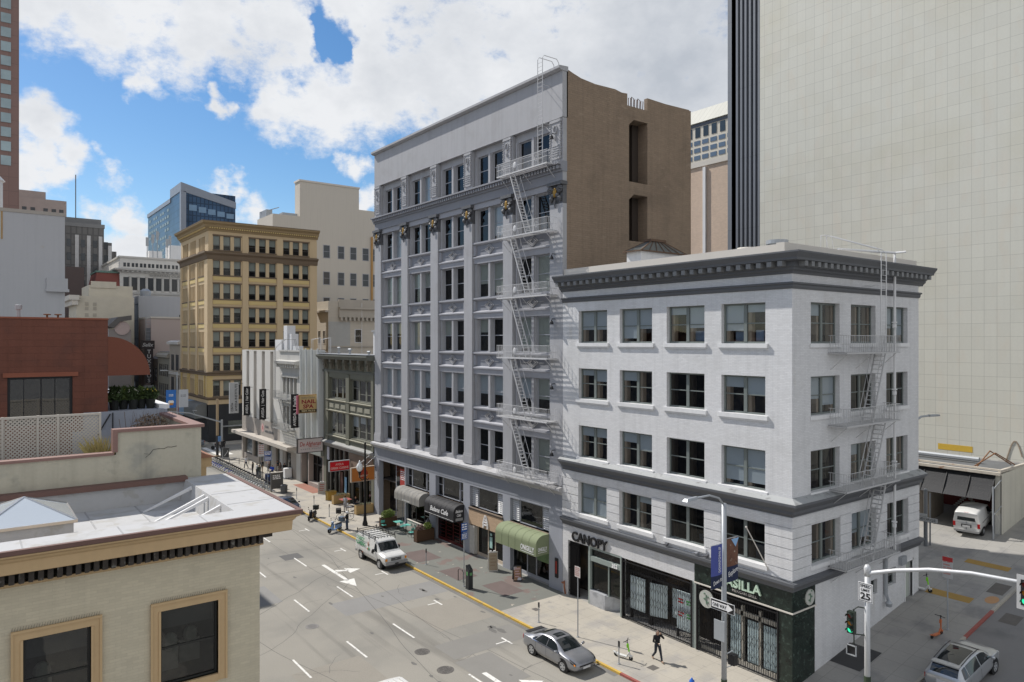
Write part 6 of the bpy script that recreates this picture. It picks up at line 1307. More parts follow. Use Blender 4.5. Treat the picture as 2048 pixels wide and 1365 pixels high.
for i, (x, y, lb) in enumerate([(5.35, 37.2, 'black nursery pot nearest the red wall with dark foliage'), (5.75, 37.4, 'black pot with yellow flowers, second from the red wall'), (6.12, 37.2, 'black pot in the middle of the rooftop row'), (6.5, 37.4, 'black pot with white blossoms near the row end'), (6.85, 37.2, 'wide black pot with upright leaves at the free end of the row')]):
    t = thing('potted_plant', lb, 'plant', (x, y, 14.85), 'potted plants on the rooftop'); b = MB(); b.lathe([(.16, 14.85), (.22, 15.25), (.24, 15.25), (.24, 15.3), (.2, 15.28)], (x, y, 0), 12); b.build('pot', M_pot, t)
    b = MB(); leafy(b, (x, y, 15.5), (.34, .32, .42 - .04 * i), 420, .15, .5, .7); b.build('foliage', M_leaf if i % 2 else M_leafd, t)
    b = MB()
    for _ in range(22): q = (x + R.uniform(-.25, .25), y + R.uniform(-.25, .25), 15.45 + R.uniform(.05, .35)); b.ball(q, .025, 5, 4)
    b.build('blossom', mat('yellow_blossom', (.6, .45, .05)) if i in (1, 4) else mat('white_blossom', (.65, .65, .55)), t)
ds = thing('dead_shrub', 'dry brown leafless shrub behind the pink-brown coping', 'shrub', (6.1, 33.6, 13.1)); b = MB(); b2 = MB()
for _ in range(60):
    a = R.uniform(0, 2 * pi); r0 = R.uniform(0, .75); x, y = 6.1 + r0 * cos(a), 33.6 + r0 * sin(a) * .8; h = R.uniform(1.2, 2.0)
    p = [(x, y, 13.1), (x + R.uniform(-.12, .12), y + R.uniform(-.1, .1), 13.1 + h * .5), (x + R.uniform(-.3, .3), y + R.uniform(-.2, .2), 13.1 + h)]; b.tube(p, .012, 3, r2=.004)
leafy(b2, (6.2, 33.6, 14.3), (.75, .6, .6), 1100, .085); b.build('stem', mat('dry_twig', (.14, .10, .075), .9, .3, 5), ds); b2.build('foliage', mat('dry_leaf', (.19, .14, .10), .9, .5, 7, .4), ds)
b = MB()
for x in (5.35, 5.15): b.tube([(x, 34.3, 13.1), (x + .03, 34.3, 14.2), (x - .04, 34.3, 15.0 - (x < 5.3) * .3)], .012, 4)
b.build('tall_stem', mat('dry_twig', (.14, .10, .075)), ds)
gr_ = thing('ornamental_grass', 'tuft of straw-coloured grass beside the step of the coping', 'plant', (4.1, 30.8, 13.1)); gr_['kind'] = 'thing'; b = MB()
for _ in range(150):
    x, y = 4.0 + R.uniform(-.28, .25), 30.8 + R.uniform(-.15, .15); dx, dy = R.gauss(0, .16), R.gauss(0, .1); h = R.uniform(.7, 1.35)
    b.add([(x - .012, y, 13.2), (x + .012, y, 13.2), (x + dx + .01, y + dy, 13.2 + h * .7), (x + dx * 1.8, y + dy * 1.6, 13.2 + h)], [(0, 1, 2), (0, 2, 3)])
b.build('blade', mat('straw_grass', (.40, .33, .13), .8, .4, 5, .3), gr_)
# ================================================================== VEHICLES
def cr1(p0, p1, p2, p3, t): return .5 * (2 * p1 + (p2 - p0) * t + (2 * p0 - 5 * p1 + 4 * p2 - p3) * t * t + (3 * p1 - p0 - 3 * p2 + p3) * t ** 3)
class Loft:
    """car shell: stations (y, z_sill, z_mid, z_belt, z_top, w_low, w_belt, w_top), rear to front"""
    def __init__(s, st, smooth=True): s.st = st; s.sm = smooth
    def ring(s, k):
        k = max(0., min(len(s.st) - 1.0001, k)); i = int(k); t = k - i; S = s.st; N = len(S)
        if s.sm: q = [cr1(S[max(i - 1, 0)][j], S[i][j], S[i + 1][j], S[min(i + 2, N - 1)][j], t) for j in range(8)]
        else: q = [S[i][j] * (1 - t) + S[i + 1][j] * t for j in range(8)]
        y, zl, zm, zb, zt, wl, wb, wt = q
        return [(wl * .9, y, zl), (wl, y, zl + (zm - zl) * .45), (wb, y, zm), (wb * .985, y, zb), (wt, y, zb + (zt - zb) * .93), (0., y, zt)]
    def P(s, k, t, side=1):
        r = s.ring(k); t = max(0., min(4.9999, t)); i = int(t); f = t - i
        g = lambda j: r[max(0, min(5, j))]
        if 2 <= t: 
            c = [g(i)[j] * (1 - f) + g(i + 1)[j] * f for j in range(3)]
        else: c = [cr1(g(i - 1)[j], g(i)[j], g(i + 1)[j], g(i + 2)[j], f) for j in range(3)]
        if t >= 4: c[2] = r[4][2] + (r[5][2] - r[4][2]) * (1 - (1 - f) ** 2)
        return Vector((c[0] * side, c[1], c[2]))
    def shell(s, ns=6, nt=4):
        b = MB(); K = (len(s.st) - 1) * ns; T = 5 * nt; idx = {}
        for a in range(K + 1):
            for j in range(-T, T + 1):
                k = a / ns; t = (T - abs(j)) / nt; p = s.P(k, 5 - abs(j) / nt if False else t, 1 if j >= 0 else -1)
                idx[a, j] = len(b.v); b.v.append(tuple(p))
        for a in range(K):
            for j in range(-T, T): b.f.append((idx[a, j], idx[a, j + 1], idx[a + 1, j + 1], idx[a + 1, j])); b.mi.append(0)
        for a in (0, K): b.f.append(tuple(idx[a, j] for j in range(-T, T + 1))); b.mi.append(0)
        b.f.append(tuple([idx[a, T] for a in range(K + 1)] + [idx[a, -T] for a in range(K, -1, -1)])) if False else None
        for a in range(K): b.f.append((idx[a, T], idx[a + 1, T], idx[a + 1, -T], idx[a, -T])); b.mi.append(0)
        return b
    def patch(s, b, k0, k1, t0, t1, side=1, off=.008, n=6, m=4, k0b=None, k1b=None):
        """panel lying on the shell; k0b/k1b slant its ends at the upper edge"""
        k0b = k0 if k0b is None else k0b; k1b = k1 if k1b is None else k1b; V = []
        for i in range(n + 1):
            for j in range(m + 1):
                f = j / m; t = t0 + (t1 - t0) * f; ka = k0 + (k0b - k0) * f; kb = k1 + (k1b - k1) * f; k = ka + (kb - ka) * i / n
                p = s.P(k, t, side); e = .02; d1 = s.P(k + e, t, side) - s.P(k - e, t, side); d2 = s.P(k, t + e, side) - s.P(k, t - e, side); nn = d1.cross(d2)
                if nn.length < 1e-9: nn = Vector((0, 0, 1))
                nn.normalize(); c = Vector((0, p.y, .7)); 
                if nn.dot(p - c) < 0: nn = -nn
                V.append(p + nn * off)
        o = len(b.v); b.v += [tuple(p) for p in V]
        for i in range(n):
            for j in range(m): q = o + i * (m + 1) + j; b.f.append((q, q + 1, q + m + 2, q + m + 1)); b.mi.append(0)
    def band(s, b, k0, k1, t0, off=.008, n=6):   # across the roof, both sides
        for sd in (1, -1): s.patch(b, k0, k1, t0, 4.9999, sd, off, n, 5)
def wheel(root, x, y, r, w, side, rimc=None, spokes=5, steer=0):
    b = MB(); T = [(r * .6, -w * .1), (r * .66, -w / 2), (r * .9, -w / 2), (r, -w * .34), (r, w * .34), (r * .9, w / 2), (r * .66, w / 2), (r * .6, w * .1)]
    b.lathe([(a, h * side) for a, h in T], (0, 0, 0), 22, ax='x'); M = Matrix.Translation((x, y, r)) @ Matrix.Rotation(steer, 4, 'Z')
    o = b.xf(M).build('wheel', M_rubber, root, True); b = MB()
    b.lathe([(r * .63, side * w * .3), (r * .66, side * w * .5), (r * .58, side * w * .5), (r * .56, side * w * .34), (.02, side * w * .3)], (0, 0, 0), 20, ax='x')
    for k in range(spokes):
        a = 2 * pi * k / spokes; dy, dz = cos(a), sin(a); py, pz = -dz, dy; p = []
        for xx in (w * .32, w * .48):
            for rr, ww in ((.1, .035), (.6, .055)): p += [(side * xx, dy * r * rr - py * ww, dz * r * rr - pz * ww), (side * xx, dy * r * rr + py * ww, dz * r * rr + pz * ww)]
        b.add(p, [(4, 5, 7, 6), (0, 1, 5, 4), (2, 6, 7, 3), (0, 4, 6, 2), (1, 3, 7, 5)])
    b.lathe([(r * .14, side * w * .3), (r * .14, side * w * .5), (.01, side * w * .51)], (0, 0, 0), 10, ax='x')
    b.xf(M).build('rim', rimc or mat('alloy', (.50, .51, .52), .35, .05, metal=.5), o); return o
def arches(root, ys, r, wb):
    b = MB()
    for y in ys:
        for sd in (1, -1): b.lathe([(.02, sd * (wb - .35)), (r + .07, sd * (wb - .35)), (r + .07, sd * (wb + .004)), (.02, sd * (wb + .004))], (0, y, r + .02), 24, ax='x')
    b.build('wheel_arch', M_black, root)
def mirrors(root, x, y, z, m, sc=1.):
    for sd in (1, -1):
        b = MB(); b.ball((sd * (x + .13 * sc), y, z + .05), (.12 * sc, .07, .09 * sc), 10, 7); b.tube([(sd * (x - .04), y + .03, z), (sd * (x + .1), y, z + .03)], .025, 5); b.build('mirror', m, root, True)
SEDAN = [(-2.32, .42, .6, .86, .89, .70, .72, .55), (-2.22, .3, .6, .93, .99, .80, .82, .64), (-1.8, .24, .62, .95, 1.05, .87, .885, .64), (-1.45, .22, .63, .95, 1.14, .88, .895, .62), (-.95, .22, .63, .94, 1.35, .88, .90, .57), (-.35, .22, .63, .92, 1.44, .88, .90, .58), (.2, .22, .62, .91, 1.43, .88, .90, .59), (.75, .22, .61, .90, 1.24, .88, .895, .66), (1.2, .22, .60, .88, .99, .88, .89, .70), (1.7, .24, .58, .82, .91, .87, .88, .66), (2.08, .27, .55, .73, .80, .82, .83, .6), (2.25, .3, .5, .62, .68, .73, .75, .55), (2.32, .36, .46, .55, .58, .63, .65, .5)]
def sedan(label, loc, paint, rz=pi, kind='sedan', glow=True):
    t = thing('parked_car', label, 'car'); L_ = Loft(SEDAN)
    L_.shell().build('body', paint, t, True)
    b = MB(); L_.band(b, 6.35, 8.0, 4.12); b.build('windshield', M_autoglass, t, True)
    b = MB(); L_.band(b, 2.7, 4.4, 4.1); b.build('rear_window', M_autoglass, t, True)
    b = MB(); L_.band(b, 5.3, 6.1, 4.45, .006); b.build('sunroof', M_autoglass, t, True)
    for sd in (1, -1):
        for k0, k1, a, c in ((5.55, 7.55, 5.55, 6.75), (3.75, 5.45, 4.45, 5.45)):
            b = MB(); L_.patch(b, k0, k1, 3.1, 3.9, sd, .01, 6, 3, a, c); b.build('side_window', M_autoglass, t, True)
        b = MB(); L_.patch(b, 3.1, 3.65, 3.1, 3.55, sd, .01, 3, 3, 3.6, 4.0); b.build('quarter_window', M_autoglass, t, True)
        b = MB(); L_.patch(b, 9.7, 11.2, 2.5, 3.4, sd, .012, 5, 3, 9.2, 10.9); h = b.build('headlight', M_dark, t, True)
        b = MB(); L_.patch(b, 10.4, 10.9, 2.6, 3.0, sd, .018, 3, 2); b.build('turn_lamp', emis('amber_lamp', (.9, .30, .02), .6) if (glow and sd > 0) else M_lens, h)
        b = MB(); L_.patch(b, .3, 1.1, 2.3, 3.2, sd, .012, 4, 3); b.build('taillight', M_red, t)
        for k in (4.6, 6.3): b = MB(); L_.patch(b, k, k + .35, 2.55, 2.68, sd, .025, 3, 1); b.build('door_handle', M_chrome, t)
        b = MB(); L_.patch(b, 3.2, 7.6, 3.0, 3.06, sd, .012, 12, 1); L_.patch(b, 3.8, 8.2, .55, .68, sd, .01, 12, 1); b.build('trim_strip', M_chrome, t)
        b = MB(); 
        for k in (3.9, 5.5, 7.7): L_.patch(b, k, k + .03, .7, 3.0, sd, .004, 1, 6)
        b.build('door_seam', M_black, t)
        for y in (-1.36, 1.36): wheel(t, sd * .80, y, .33, .22, sd)
    arches(t, (-1.36, 1.36), .33, .885); mirrors(t, .88, .95, .96, paint)
    b = MB(); b.box(-.5, .5, 2.27, 2.345, .5, .56); b.box(-.62, .62, 2.2, 2.27, .3, .4); [b.prism([(sd * .72, .3), (sd * .5, .3), (sd * .66, .48)], 'y', 2.1, 2.25) for sd in (1, -1)]; b.build('grille', M_black, t)
    b = MB(); b.box(-.26, .26, 2.33, 2.36, .36, .48); b.build('number_plate', M_plate, t)
    b = MB(); b.box(-.26, .26, -2.36, -2.33, .6, .74); b.build('number_plate', M_plate, t)
    b = MB(); b.box(-.6, .6, -2.3, -2.0, 1.02, 1.05); b.build('spoiler', M_dark, t)
    t.location = loc; t.rotation_euler = (0, 0, rz); return t
M_pgray = mat('steel_gray_paint', (.29, .295, .31), .28, .03, 1, .02, metal=.55, coat=.8)
sedan('metallic gray sedan with sunroof parked at the yellow curb, amber lamp lit', (26.85, 31.1, ZR), M_pgray)
HATCH = [(-2.2, .42, .7, 1.0, 1.06, .68, .72, .55), (-2.12, .3, .65, 1.02, 1.15, .80, .83, .58), (-1.7, .24, .63, 1.0, 1.28, .86, .88, .56), (-1.1, .22, .62, .98, 1.42, .87, .89, .56), (-.4, .22, .62, .95, 1.49, .87, .89, .57), (.3, .22, .62, .93, 1.45, .87, .89, .6), (.9, .22, .61, .92, 1.24, .87, .885, .66), (1.35, .22, .6, .9, 1.03, .86, .87, .68), (1.8, .25, .57, .8, .90, .82, .84, .6), (2.1, .3, .52, .68, .76, .74, .76, .5), (2.22, .38, .46, .56, .6, .6, .62, .4)]
def hatch(label, loc, paint, rz=pi, name='parked_car'):
    t = thing(name, label, 'car'); L_ = Loft(HATCH); L_.shell().build('body', paint, t, True)
    b = MB(); L_.band(b, 5.2, 7.1, 4.1); b.build('windshield', M_autoglass, t, True); b = MB(); L_.band(b, .8, 2.6, 4.15); b.build('rear_window', M_autoglass, t, True)
    for sd in (1, -1):
        for k0, k1, a, c in ((4.5, 6.8, 4.5, 5.7), (2.2, 4.4, 3.0, 4.4)): b = MB(); L_.patch(b, k0, k1, 3.1, 3.9, sd, .01, 6, 3, a, c); b.build('side_window', M_autoglass, t, True)
        b = MB(); L_.patch(b, 7.9, 9.3, 2.6, 3.6, sd, .012, 4, 3); b.build('headlight', M_lens, t); b = MB(); L_.patch(b, .2, 1.0, 2.3, 3.4, sd, .012, 3, 3); b.build('taillight', M_red, t)
        for y in (-1.32, 1.35): wheel(t, sd * .79, y, .31, .2, sd)
        b = MB(); L_.patch(b, 2.2, 6.6, 3.0, 3.06, sd, .012, 10, 1); b.build('trim_strip', M_chrome, t)
    arches(t, (-1.32, 1.35), .31, .875); mirrors(t, .87, .95, .98, M_dark)
    b = MB(); b.box(-.6, .6, 2.1, 2.2, .3, .42); b.build('grille', M_black, t); b = MB(); b.box(-.26, .26, 2.2, 2.24, .45, .57); b.build('number_plate', M_plate, t)
    t.location = loc; t.rotation_euler = (0, 0, rz); return t
M_pblue = mat('slate_blue_paint', (.075, .095, .14), .25, .03, 1, .02, metal=.4, coat=.8)
hatch('slate blue hatchback parked beyond the white roof corner, beside the bike dock', (27.15, 75.75, ZR), M_pblue)
hatch('gray car crossing behind the motorcycle at the far junction', (30.2, 131.0, ZR), mat('blue_gray_paint', (.17, .20, .24), .25, .03, metal=.4, coat=.8), pi / 2, 'moving_car')
SUV = [(-2.33, .5, .8, 1.0, 1.06, .78, .82, .62), (-2.24, .36, .78, 1.08, 1.2, .87, .89, .66), (-1.9, .3, .76, 1.08, 1.58, .92, .93, .63), (-1.4, .28, .74, 1.06, 1.67, .93, .94, .64), (-.6, .28, .73, 1.04, 1.70, .93, .94, .65), (.2, .28, .72, 1.03, 1.65, .93, .94, .67), (.75, .28, .72, 1.02, 1.42, .93, .94, .72), (1.2, .28, .71, 1.01, 1.12, .93, .93, .76), (1.8, .3, .68, .95, 1.04, .91, .92, .7), (2.15, .34, .62, .85, .93, .85, .87, .62), (2.3, .4, .55, .7, .76, .74, .76, .5)]
t = thing('parked_car', 'silver wagon with dark panoramic roof seen from behind on the sloping side street', 'car'); L_ = Loft(SUV)
M_psil = mat('silver_paint', (.46, .475, .49), .28, .03, 1, .02, metal=.55, coat=.8); L_.shell().build('body', M_psil, t, True)
b = MB(); L_.band(b, 1.05, 1.9, 4.05); b.build('rear_window', M_autoglass, t, True); b = MB(); L_.band(b, 5.2, 6.9, 4.1); b.build('windshield', M_autoglass, t, True); b = MB(); L_.band(b, 2.5, 4.7, 4.2, .008); b.build('panoramic_roof', M_autoglass, t, True)
for sd in (1, -1):
    for k0, k1, a, c in ((4.5, 6.8, 4.5, 5.7), (2.9, 4.4, 2.9, 4.4), (1.7, 2.8, 2.1, 2.8)): b = MB(); L_.patch(b, k0, k1, 3.12, 3.88, sd, .01, 6, 3, a, c); b.build('side_window', M_autoglass, t, True)
    b = MB(); L_.patch(b, .15, 1.4, 2.1, 3.1, sd, .014, 5, 3, .15, 1.2); b.build('taillight', M_red, t); b = MB(); L_.patch(b, 8.3, 9.5, 2.4, 3.3, sd, .012, 4, 3); b.build('headlight', M_lens, t)
    for y in (-1.4, 1.42): wheel(t, sd * .83, y, .36, .24, sd)
    b = MB(); b.tube([(sd * .62, -1.75, 1.66), (sd * .63, -.6, 1.75), (sd * .64, .25, 1.7)], .022, 5); b.build('roof_rail', M_dark, t)
    b = MB(); [L_.patch(b, k, k + .03, .8, 3.05, sd, .004, 1, 6) for k in (2.8, 4.4, 6.6)]; b.build('door_seam', M_black, t)
    for k in (3.9, 5.3): b = MB(); L_.patch(b, k, k + .3, 2.5, 2.62, sd, .025, 3, 1); b.build('door_handle', M_psil, t)
arches(t, (-1.4, 1.42), .36, .93); mirrors(t, .93, .85, 1.08, M_psil)
b = MB(); b.box(-.3, .3, -2.37, -2.33, .78, .92); b.build('number_plate', M_plate, t); b = MB(); b.box(-.8, .8, -2.36, -2.2, .36, .5); b.build('bumper', M_dark, t); b = MB(); b.box(-.62, .62, -2.05, -1.75, 1.6, 1.66); b.build('spoiler', M_psil, t)
b = MB(); b.tube([(0, -1.6, 1.7), (0, -1.72, 1.78)], .02, 4); b.build('aerial', M_dark, t)
put(t, (40.45, 15.35, ZR + gz(40.45)), -pi / 2, rx=0); t.rotation_euler = Matrix(((0, 1, 0), (-1, 0, 0), (0, 0, 1))).to_euler(); t.rotation_euler = (math.atan(.15), 0, -pi / 2)
VAN = [(-2.72, .55, 1.0, 1.2, 1.9, .90, .93, .82), (-2.66, .45, 1.0, 1.2, 1.98, .97, 1.0, .87), (-2.4, .42, 1.0, 1.2, 2.05, .99, 1.02, .88), (-.6, .42, 1.0, 1.2, 2.08, .99, 1.02, .88), (.75, .42, 1.0, 1.2, 2.05, .99, 1.02, .86), (.98, .42, 1.0, 1.18, 1.96, .99, 1.02, .84), (1.62, .42, .95, 1.14, 1.28, .99, 1.01, .86), (2.45, .42, .85, 1.05, 1.14, .97, .99, .84), (2.62, .42, .8, 1.0, 1.07, .95, .97, .8), (2.66, .45, .8, .96, 1.02, .93, .95, .78)]
def van(name, label, paint):
    t = thing(name, label, 'van'); L_ = Loft(VAN, False); L_.shell(4, 4).build('body', paint, t)
    b = MB(); L_.band(b, 5.12, 5.93, 4.08, .01); b.build('windshield', M_autoglass, t)
    for sd in (1, -1):
        b = MB(); L_.patch(b, 4.25, 5.6, 3.1, 3.8, sd, .012, 6, 3, 4.25, 5.15); b.build('side_window', M_autoglass, t)
        b = MB(); [L_.patch(b, k, k + .012, .8, 3.9, sd, .005, 1, 6) for k in (2.35, 3.3, 4.12)]; L_.patch(b, 2.35, 5.6, 1.0, 1.05, sd, .006, 10, 1); b.build('door_seam', M_gray2, t)
        b = MB(); b.box(sd * 1.02, sd * 1.045, .62, .74, .98, 1.1); b.box(sd * 1.02, sd * 1.045, .42, .5, .98, 1.1); b.build('door_handle', M_black, t)
        b = MB(); b.box(sd * 1.0, sd * 1.03, -1.35, -1.2, .62, .72); b.build('fuel_flap', mat('brown_rust_spot', (.2, .07, .04)), t)
        b = MB(); b.ball((sd * 1.16, .95, 1.28), (.13, .08, .16), 8, 6); b.tube([(sd * .98, 1.0, 1.2), (sd * 1.15, .97, 1.22)], .03, 5); b.build('mirror', M_black, t)
        for y in (-1.62, 1.72): wheel(t, sd * .9, y, .38, .24, sd, mat('white_steel_rim', (.5, .49, .47), .5), 6, .12 if y > 0 else 0)
        b = MB(); b.box(sd * .42, sd * .9, 2.62, 2.69, .78, .95); h = b.build('headlight', M_lens, t); b = MB(); b.box(sd * .76, sd * .93, 2.6, 2.695, .77, .96); b.build('turn_lamp', M_amber, h)
        b = MB(); b.box(sd * .8, sd * .96, -2.75, -2.7, .85, 1.2); b.build('taillight', M_red, t)
    arches(t, (-1.62, 1.72), .38, 1.0)
    b = MB(); b.box(-.45, .45, 2.63, 2.70, .76, .96); g = b.build('grille', M_black, t); b = MB(); [b.box(-.45, .45, 2.7, 2.71, .8 + k * .055, .815 + k * .055) for k in range(3)]; b.box(-.08, .08, 2.7, 2.72, .84, .9); b.build('grille_bar', M_galv, g)
    b = MB(); b.box(-.98, .98, 2.55, 2.8, .48, .68); b.box(-.95, .95, -2.85, -2.65, .45, .62); b.build('bumper', mat('worn_bumper', (.33, .33, .33), .5, .15, 2), t)
    b = MB(); b.box(-.8, .8, 2.62, 2.79, .3, .47); b.box(-.15, .15, 2.8, 2.82, .5, .6); b.build('valance', M_black, t)
    b = MB(); [b.box(-.7 + k * .28, -.62 + k * .28, -2.3, .5, 2.03, 2.1) for k in range(6)]; b.build('roof_rib', paint, t)
    b = MB(); b.quad((-.7, -2.735, 1.25), (-.05, -2.735, 1.25), (-.05, -2.715, 1.75), (-.7, -2.715, 1.75)); b.quad((.05, -2.735, 1.25), (.7, -2.735, 1.25), (.7, -2.715, 1.75), (.05, -2.715, 1.75)); b.build('rear_window', M_autoglass, t)
    return t, L_
M_pwh = mat('white_van_paint', (.66, .66, .64), .35, .05, .8, .03, coat=.4, streak=.05, spec=.5)
t, L_ = van('parked_van', 'white plumbing van with green lettering and a roof ladder rack', M_pwh)
M_grl = mat('green_lettering', (.05, .30, .13), .5)
text("O'GRADY", M_grl, t, (1.04, -2.35, 1.6), (0, 1, 0), (0, 0, 1), .3, 1.55, .004, .15, .008); text('PLUMBING', M_grl, t, (1.05, -2.45, 1.2), (0, 1, 0), (0, 0, 1), .3, 1.75, .004, .15, .008)
b = MB(); b.ball((1.0, -.25, 1.55), (.02, .1, .2), 8, 6); b.ball((1.03, -.3, 1.15), (.02, .16, .08), 8, 6); b.build('painted_mark', mat('tan_red_mark', (.45, .2, .12), .6, .5, 6, .3), t); b = MB(); b.ball((1.04, -.05, 1.2), (.015, .1, .16), 8, 6); b.build('painted_mark', M_grl, t)
b = MB()
for sd in (1, -1):
    b.tube([(sd * .86, -2.6, 2.3), (sd * .86, .9, 2.3)], .03, 5); b.tube([(sd * .86, -2.6, 2.2), (sd * .86, .9, 2.2)], .02, 4)
    for y in (-2.5, -1.4, -.3, .8): b.tube([(sd * .92, y, 1.95), (sd * .86, y, 2.42)], .03, 5)
for y in (-2.55, -2.0, -1.4, -.8, -.2, .35, .85): b.tube([(-.86, y, 2.26), (.86, y, 2.26)], .03, 5)
b.build('ladder_rack', M_black, t)
put(t, (27.1, 53.75, ZR), pi)
t, L_ = van('moving_van', 'white van with ribbed roof just entering the bottom of the frame', M_pwh); put(t, (15.75, 28.35, ZR), pi)
# small white van entering the garage
SV = [(-2.1, .5, .9, 1.1, 1.72, .80, .83, .70), (-2.02, .36, .88, 1.1, 1.82, .84, .87, .72), (-1.2, .34, .86, 1.1, 1.88, .86, .88, .74), (.2, .34, .85, 1.1, 1.87, .86, .88, .74), (.7, .34, .85, 1.08, 1.75, .86, .88, .74), (1.35, .34, .83, 1.05, 1.18, .86, .87, .74), (1.9, .36, .75, .95, 1.02, .84, .85, .7), (2.1, .42, .62, .75, .8, .75, .77, .55)]
t = thing('small_van', 'small white delivery van driving into the dark garage entrance', 'van'); L_ = Loft(SV); L_.shell(4, 4).build('body', M_pwh, t, True)
b = MB(); b.quad((-.58, -2.13, 1.2), (.58, -2.13, 1.2), (.52, -2.075, 1.66), (-.52, -2.075, 1.66)); b.build('rear_window', M_autoglass, t)
b = MB(); b.box(-.32, .32, -2.16, -2.1, .72, .92); b.build('plate_recess', M_dark, t); b = MB(); b.box(-.25, .25, -2.175, -2.16, .73, .86); b.build('number_plate', M_plate, t)
b = MB(); b.box(-.8, .8, -2.2, -2.0, .36, .52); b.build('bumper', mat('gray_bumper', (.3, .3, .3)), t); b = MB(); b.box(-.15, .15, -2.08, -2.02, 1.76, 1.81); b.build('brake_lamp', M_red, t)
b = MB(); b.box(-.012, .012, -2.15, -2.09, .55, 1.15); b.box(-.78, .78, -2.13, -2.09, 1.02, 1.035); b.build('door_seam', M_gray2, t)
for sd in (1, -1):
    b = MB(); b.box(sd * .7, sd * .86, -2.13, -1.98, .72, 1.05); b.build('taillight', M_red, t); b = MB(); L_.patch(b, 2.9, 5.0, 3.1, 3.85, sd, .012, 5, 3, 2.9, 4.3); b.build('side_window', M_autoglass, t)
    b = MB(); b.box(sd * .87, sd * .885, -1.4, .2, .98, 1.01); b.build('trim_strip', M_dark, t)
    for y in (-1.2, 1.4): wheel(t, sd * .78, y, .3, .2, sd)
arches(t, (-1.2, 1.4), .3, .865); mirrors(t, .86, .8, 1.1, M_pwh); b = MB(); L_.band(b, 4.1, 4.95, 4.1, .01); b.build('windshield', M_autoglass, t)
put(t, (60.4, 22.2, gz(60.4)), -pi / 2 + .12, rx=0); t.rotation_euler = (math.atan(.12), 0, -pi / 2 + .12)

# ---- two-wheelers
def moped(label, loc, rz, body, seatc, box, tan=None, name='parked_moped'):
    t = thing(name, label, 'moped')
    for y in (-.62, .68):
        b = MB(); b.lathe([(.13, -.05), (.21, -.05), (.24, 0), (.21, .05), (.13, .05)], (0, y, .24), 18, ax='x'); w = b.build('wheel', M_rubber, t, True); b = MB(); b.lathe([(.02, -.06), (.13, -.04), (.13, .04), (.02, .06)], (0, y, .24), 12, ax='x'); b.build('rim', M_galv, w)
    b = MB(); b.hexa([(-.17, .32, .3), (.17, .32, .3), (.12, .5, .3), (-.12, .5, .3), (-.2, .2, .82), (.2, .2, .82), (.16, .32, .88), (-.16, .32, .88)]); b.hexa([(-.17, -.25, .22), (.17, -.25, .22), (.17, .45, .22), (-.17, .45, .22), (-.17, -.25, .3), (.17, -.25, .3), (.17, .45, .3), (-.17, .45, .3)])
    b.hexa([(-.17, -.75, .42), (.17, -.75, .42), (.17, -.15, .28), (-.17, -.15, .28), (-.13, -.8, .68), (.13, -.8, .68), (.15, -.12, .66), (-.15, -.12, .66)]); b.hexa([(-.09, .5, .42), (.09, .5, .42), (.09, .9, .40), (-.09, .9, .40), (-.1, .52, .52), (.1, .52, .52), (.06, .86, .50), (-.06, .86, .50)]); b.ball((0, .3, .95), (.16, .12, .11), 10, 8)
    b.build('body', body, t, False, .02)
    b = MB(); b.hexa([(-.13, -.78, .68), (.13, -.78, .68), (.13, -.1, .66), (-.13, -.1, .66), (-.11, -.76, .77), (.11, -.76, .77), (.11, -.14, .75), (-.11, -.14, .75)]); b.build('seat', seatc, t, False, .02)
    b = MB(); b.tube([(0, .68, .24), (0, .3, 1.0)], .035, 6); b.tube([(-.34, .22, 1.08), (0, .28, 1.02), (.34, .22, 1.08)], .02, 6)
    for s in (-1, 1): b.tube([(s * .25, .25, 1.07), (s * .28, .22, 1.26)], .012, 4); b.ball((s * .29, .22, 1.28), (.07, .02, .045), 8, 6)
    b.build('handlebar', M_black, t)
    b = MB(); b.lathe([(.02, .41), (.07, .43), (.07, .36)], (0, 0, .95), 10, ax='y'); b.build('headlight', M_lens, t); b = MB(); b.box(-.06, .06, -.86, -.8, .6, .68); b.build('taillight', M_red, t)
    if box: b = MB(); b.box(-.24, .24, -1.1, -.66, .84, 1.24); b.box(-.26, .26, -1.12, -.64, 1.2, 1.27); b.build('cargo_box', box, t, False, .02); b = MB(); b.tube([(0, -.6, .72), (0, -.9, .84)], .03, 4); b.build('rack', M_black, t)
    if tan: b = MB(); b.box(-.15, .15, .02, .2, .32, .75); b.build('bag', tan, t, False, .03)
    b = MB(); b.tube([(-.06, -.1, .24), (-.26, -.02, .0)], .015, 4); b.tube([(.06, -.3, .24), (.14, -.36, .0)], .015, 4); b.build('stand', M_black, t)
    put(t, loc, rz); return t
moped('black moped with delivery box and tan bag parked nose to the street', (27.85, 70.4, ZR + .02), pi / 2 + .75, M_blackm, M_black, mat('black_box', (.02, .022, .02), .6), mat('tan_bag', (.42, .27, .14), .8))
moped('powder blue moped leaning on its stand at the yellow curb', (27.8, 64.6, ZR + .02), pi / 2 + .35, mat('powder_blue', (.20, .30, .48), .35, .05, coat=.4), M_dark, mat('blue_gray_box', (.13, .17, .22), .5))
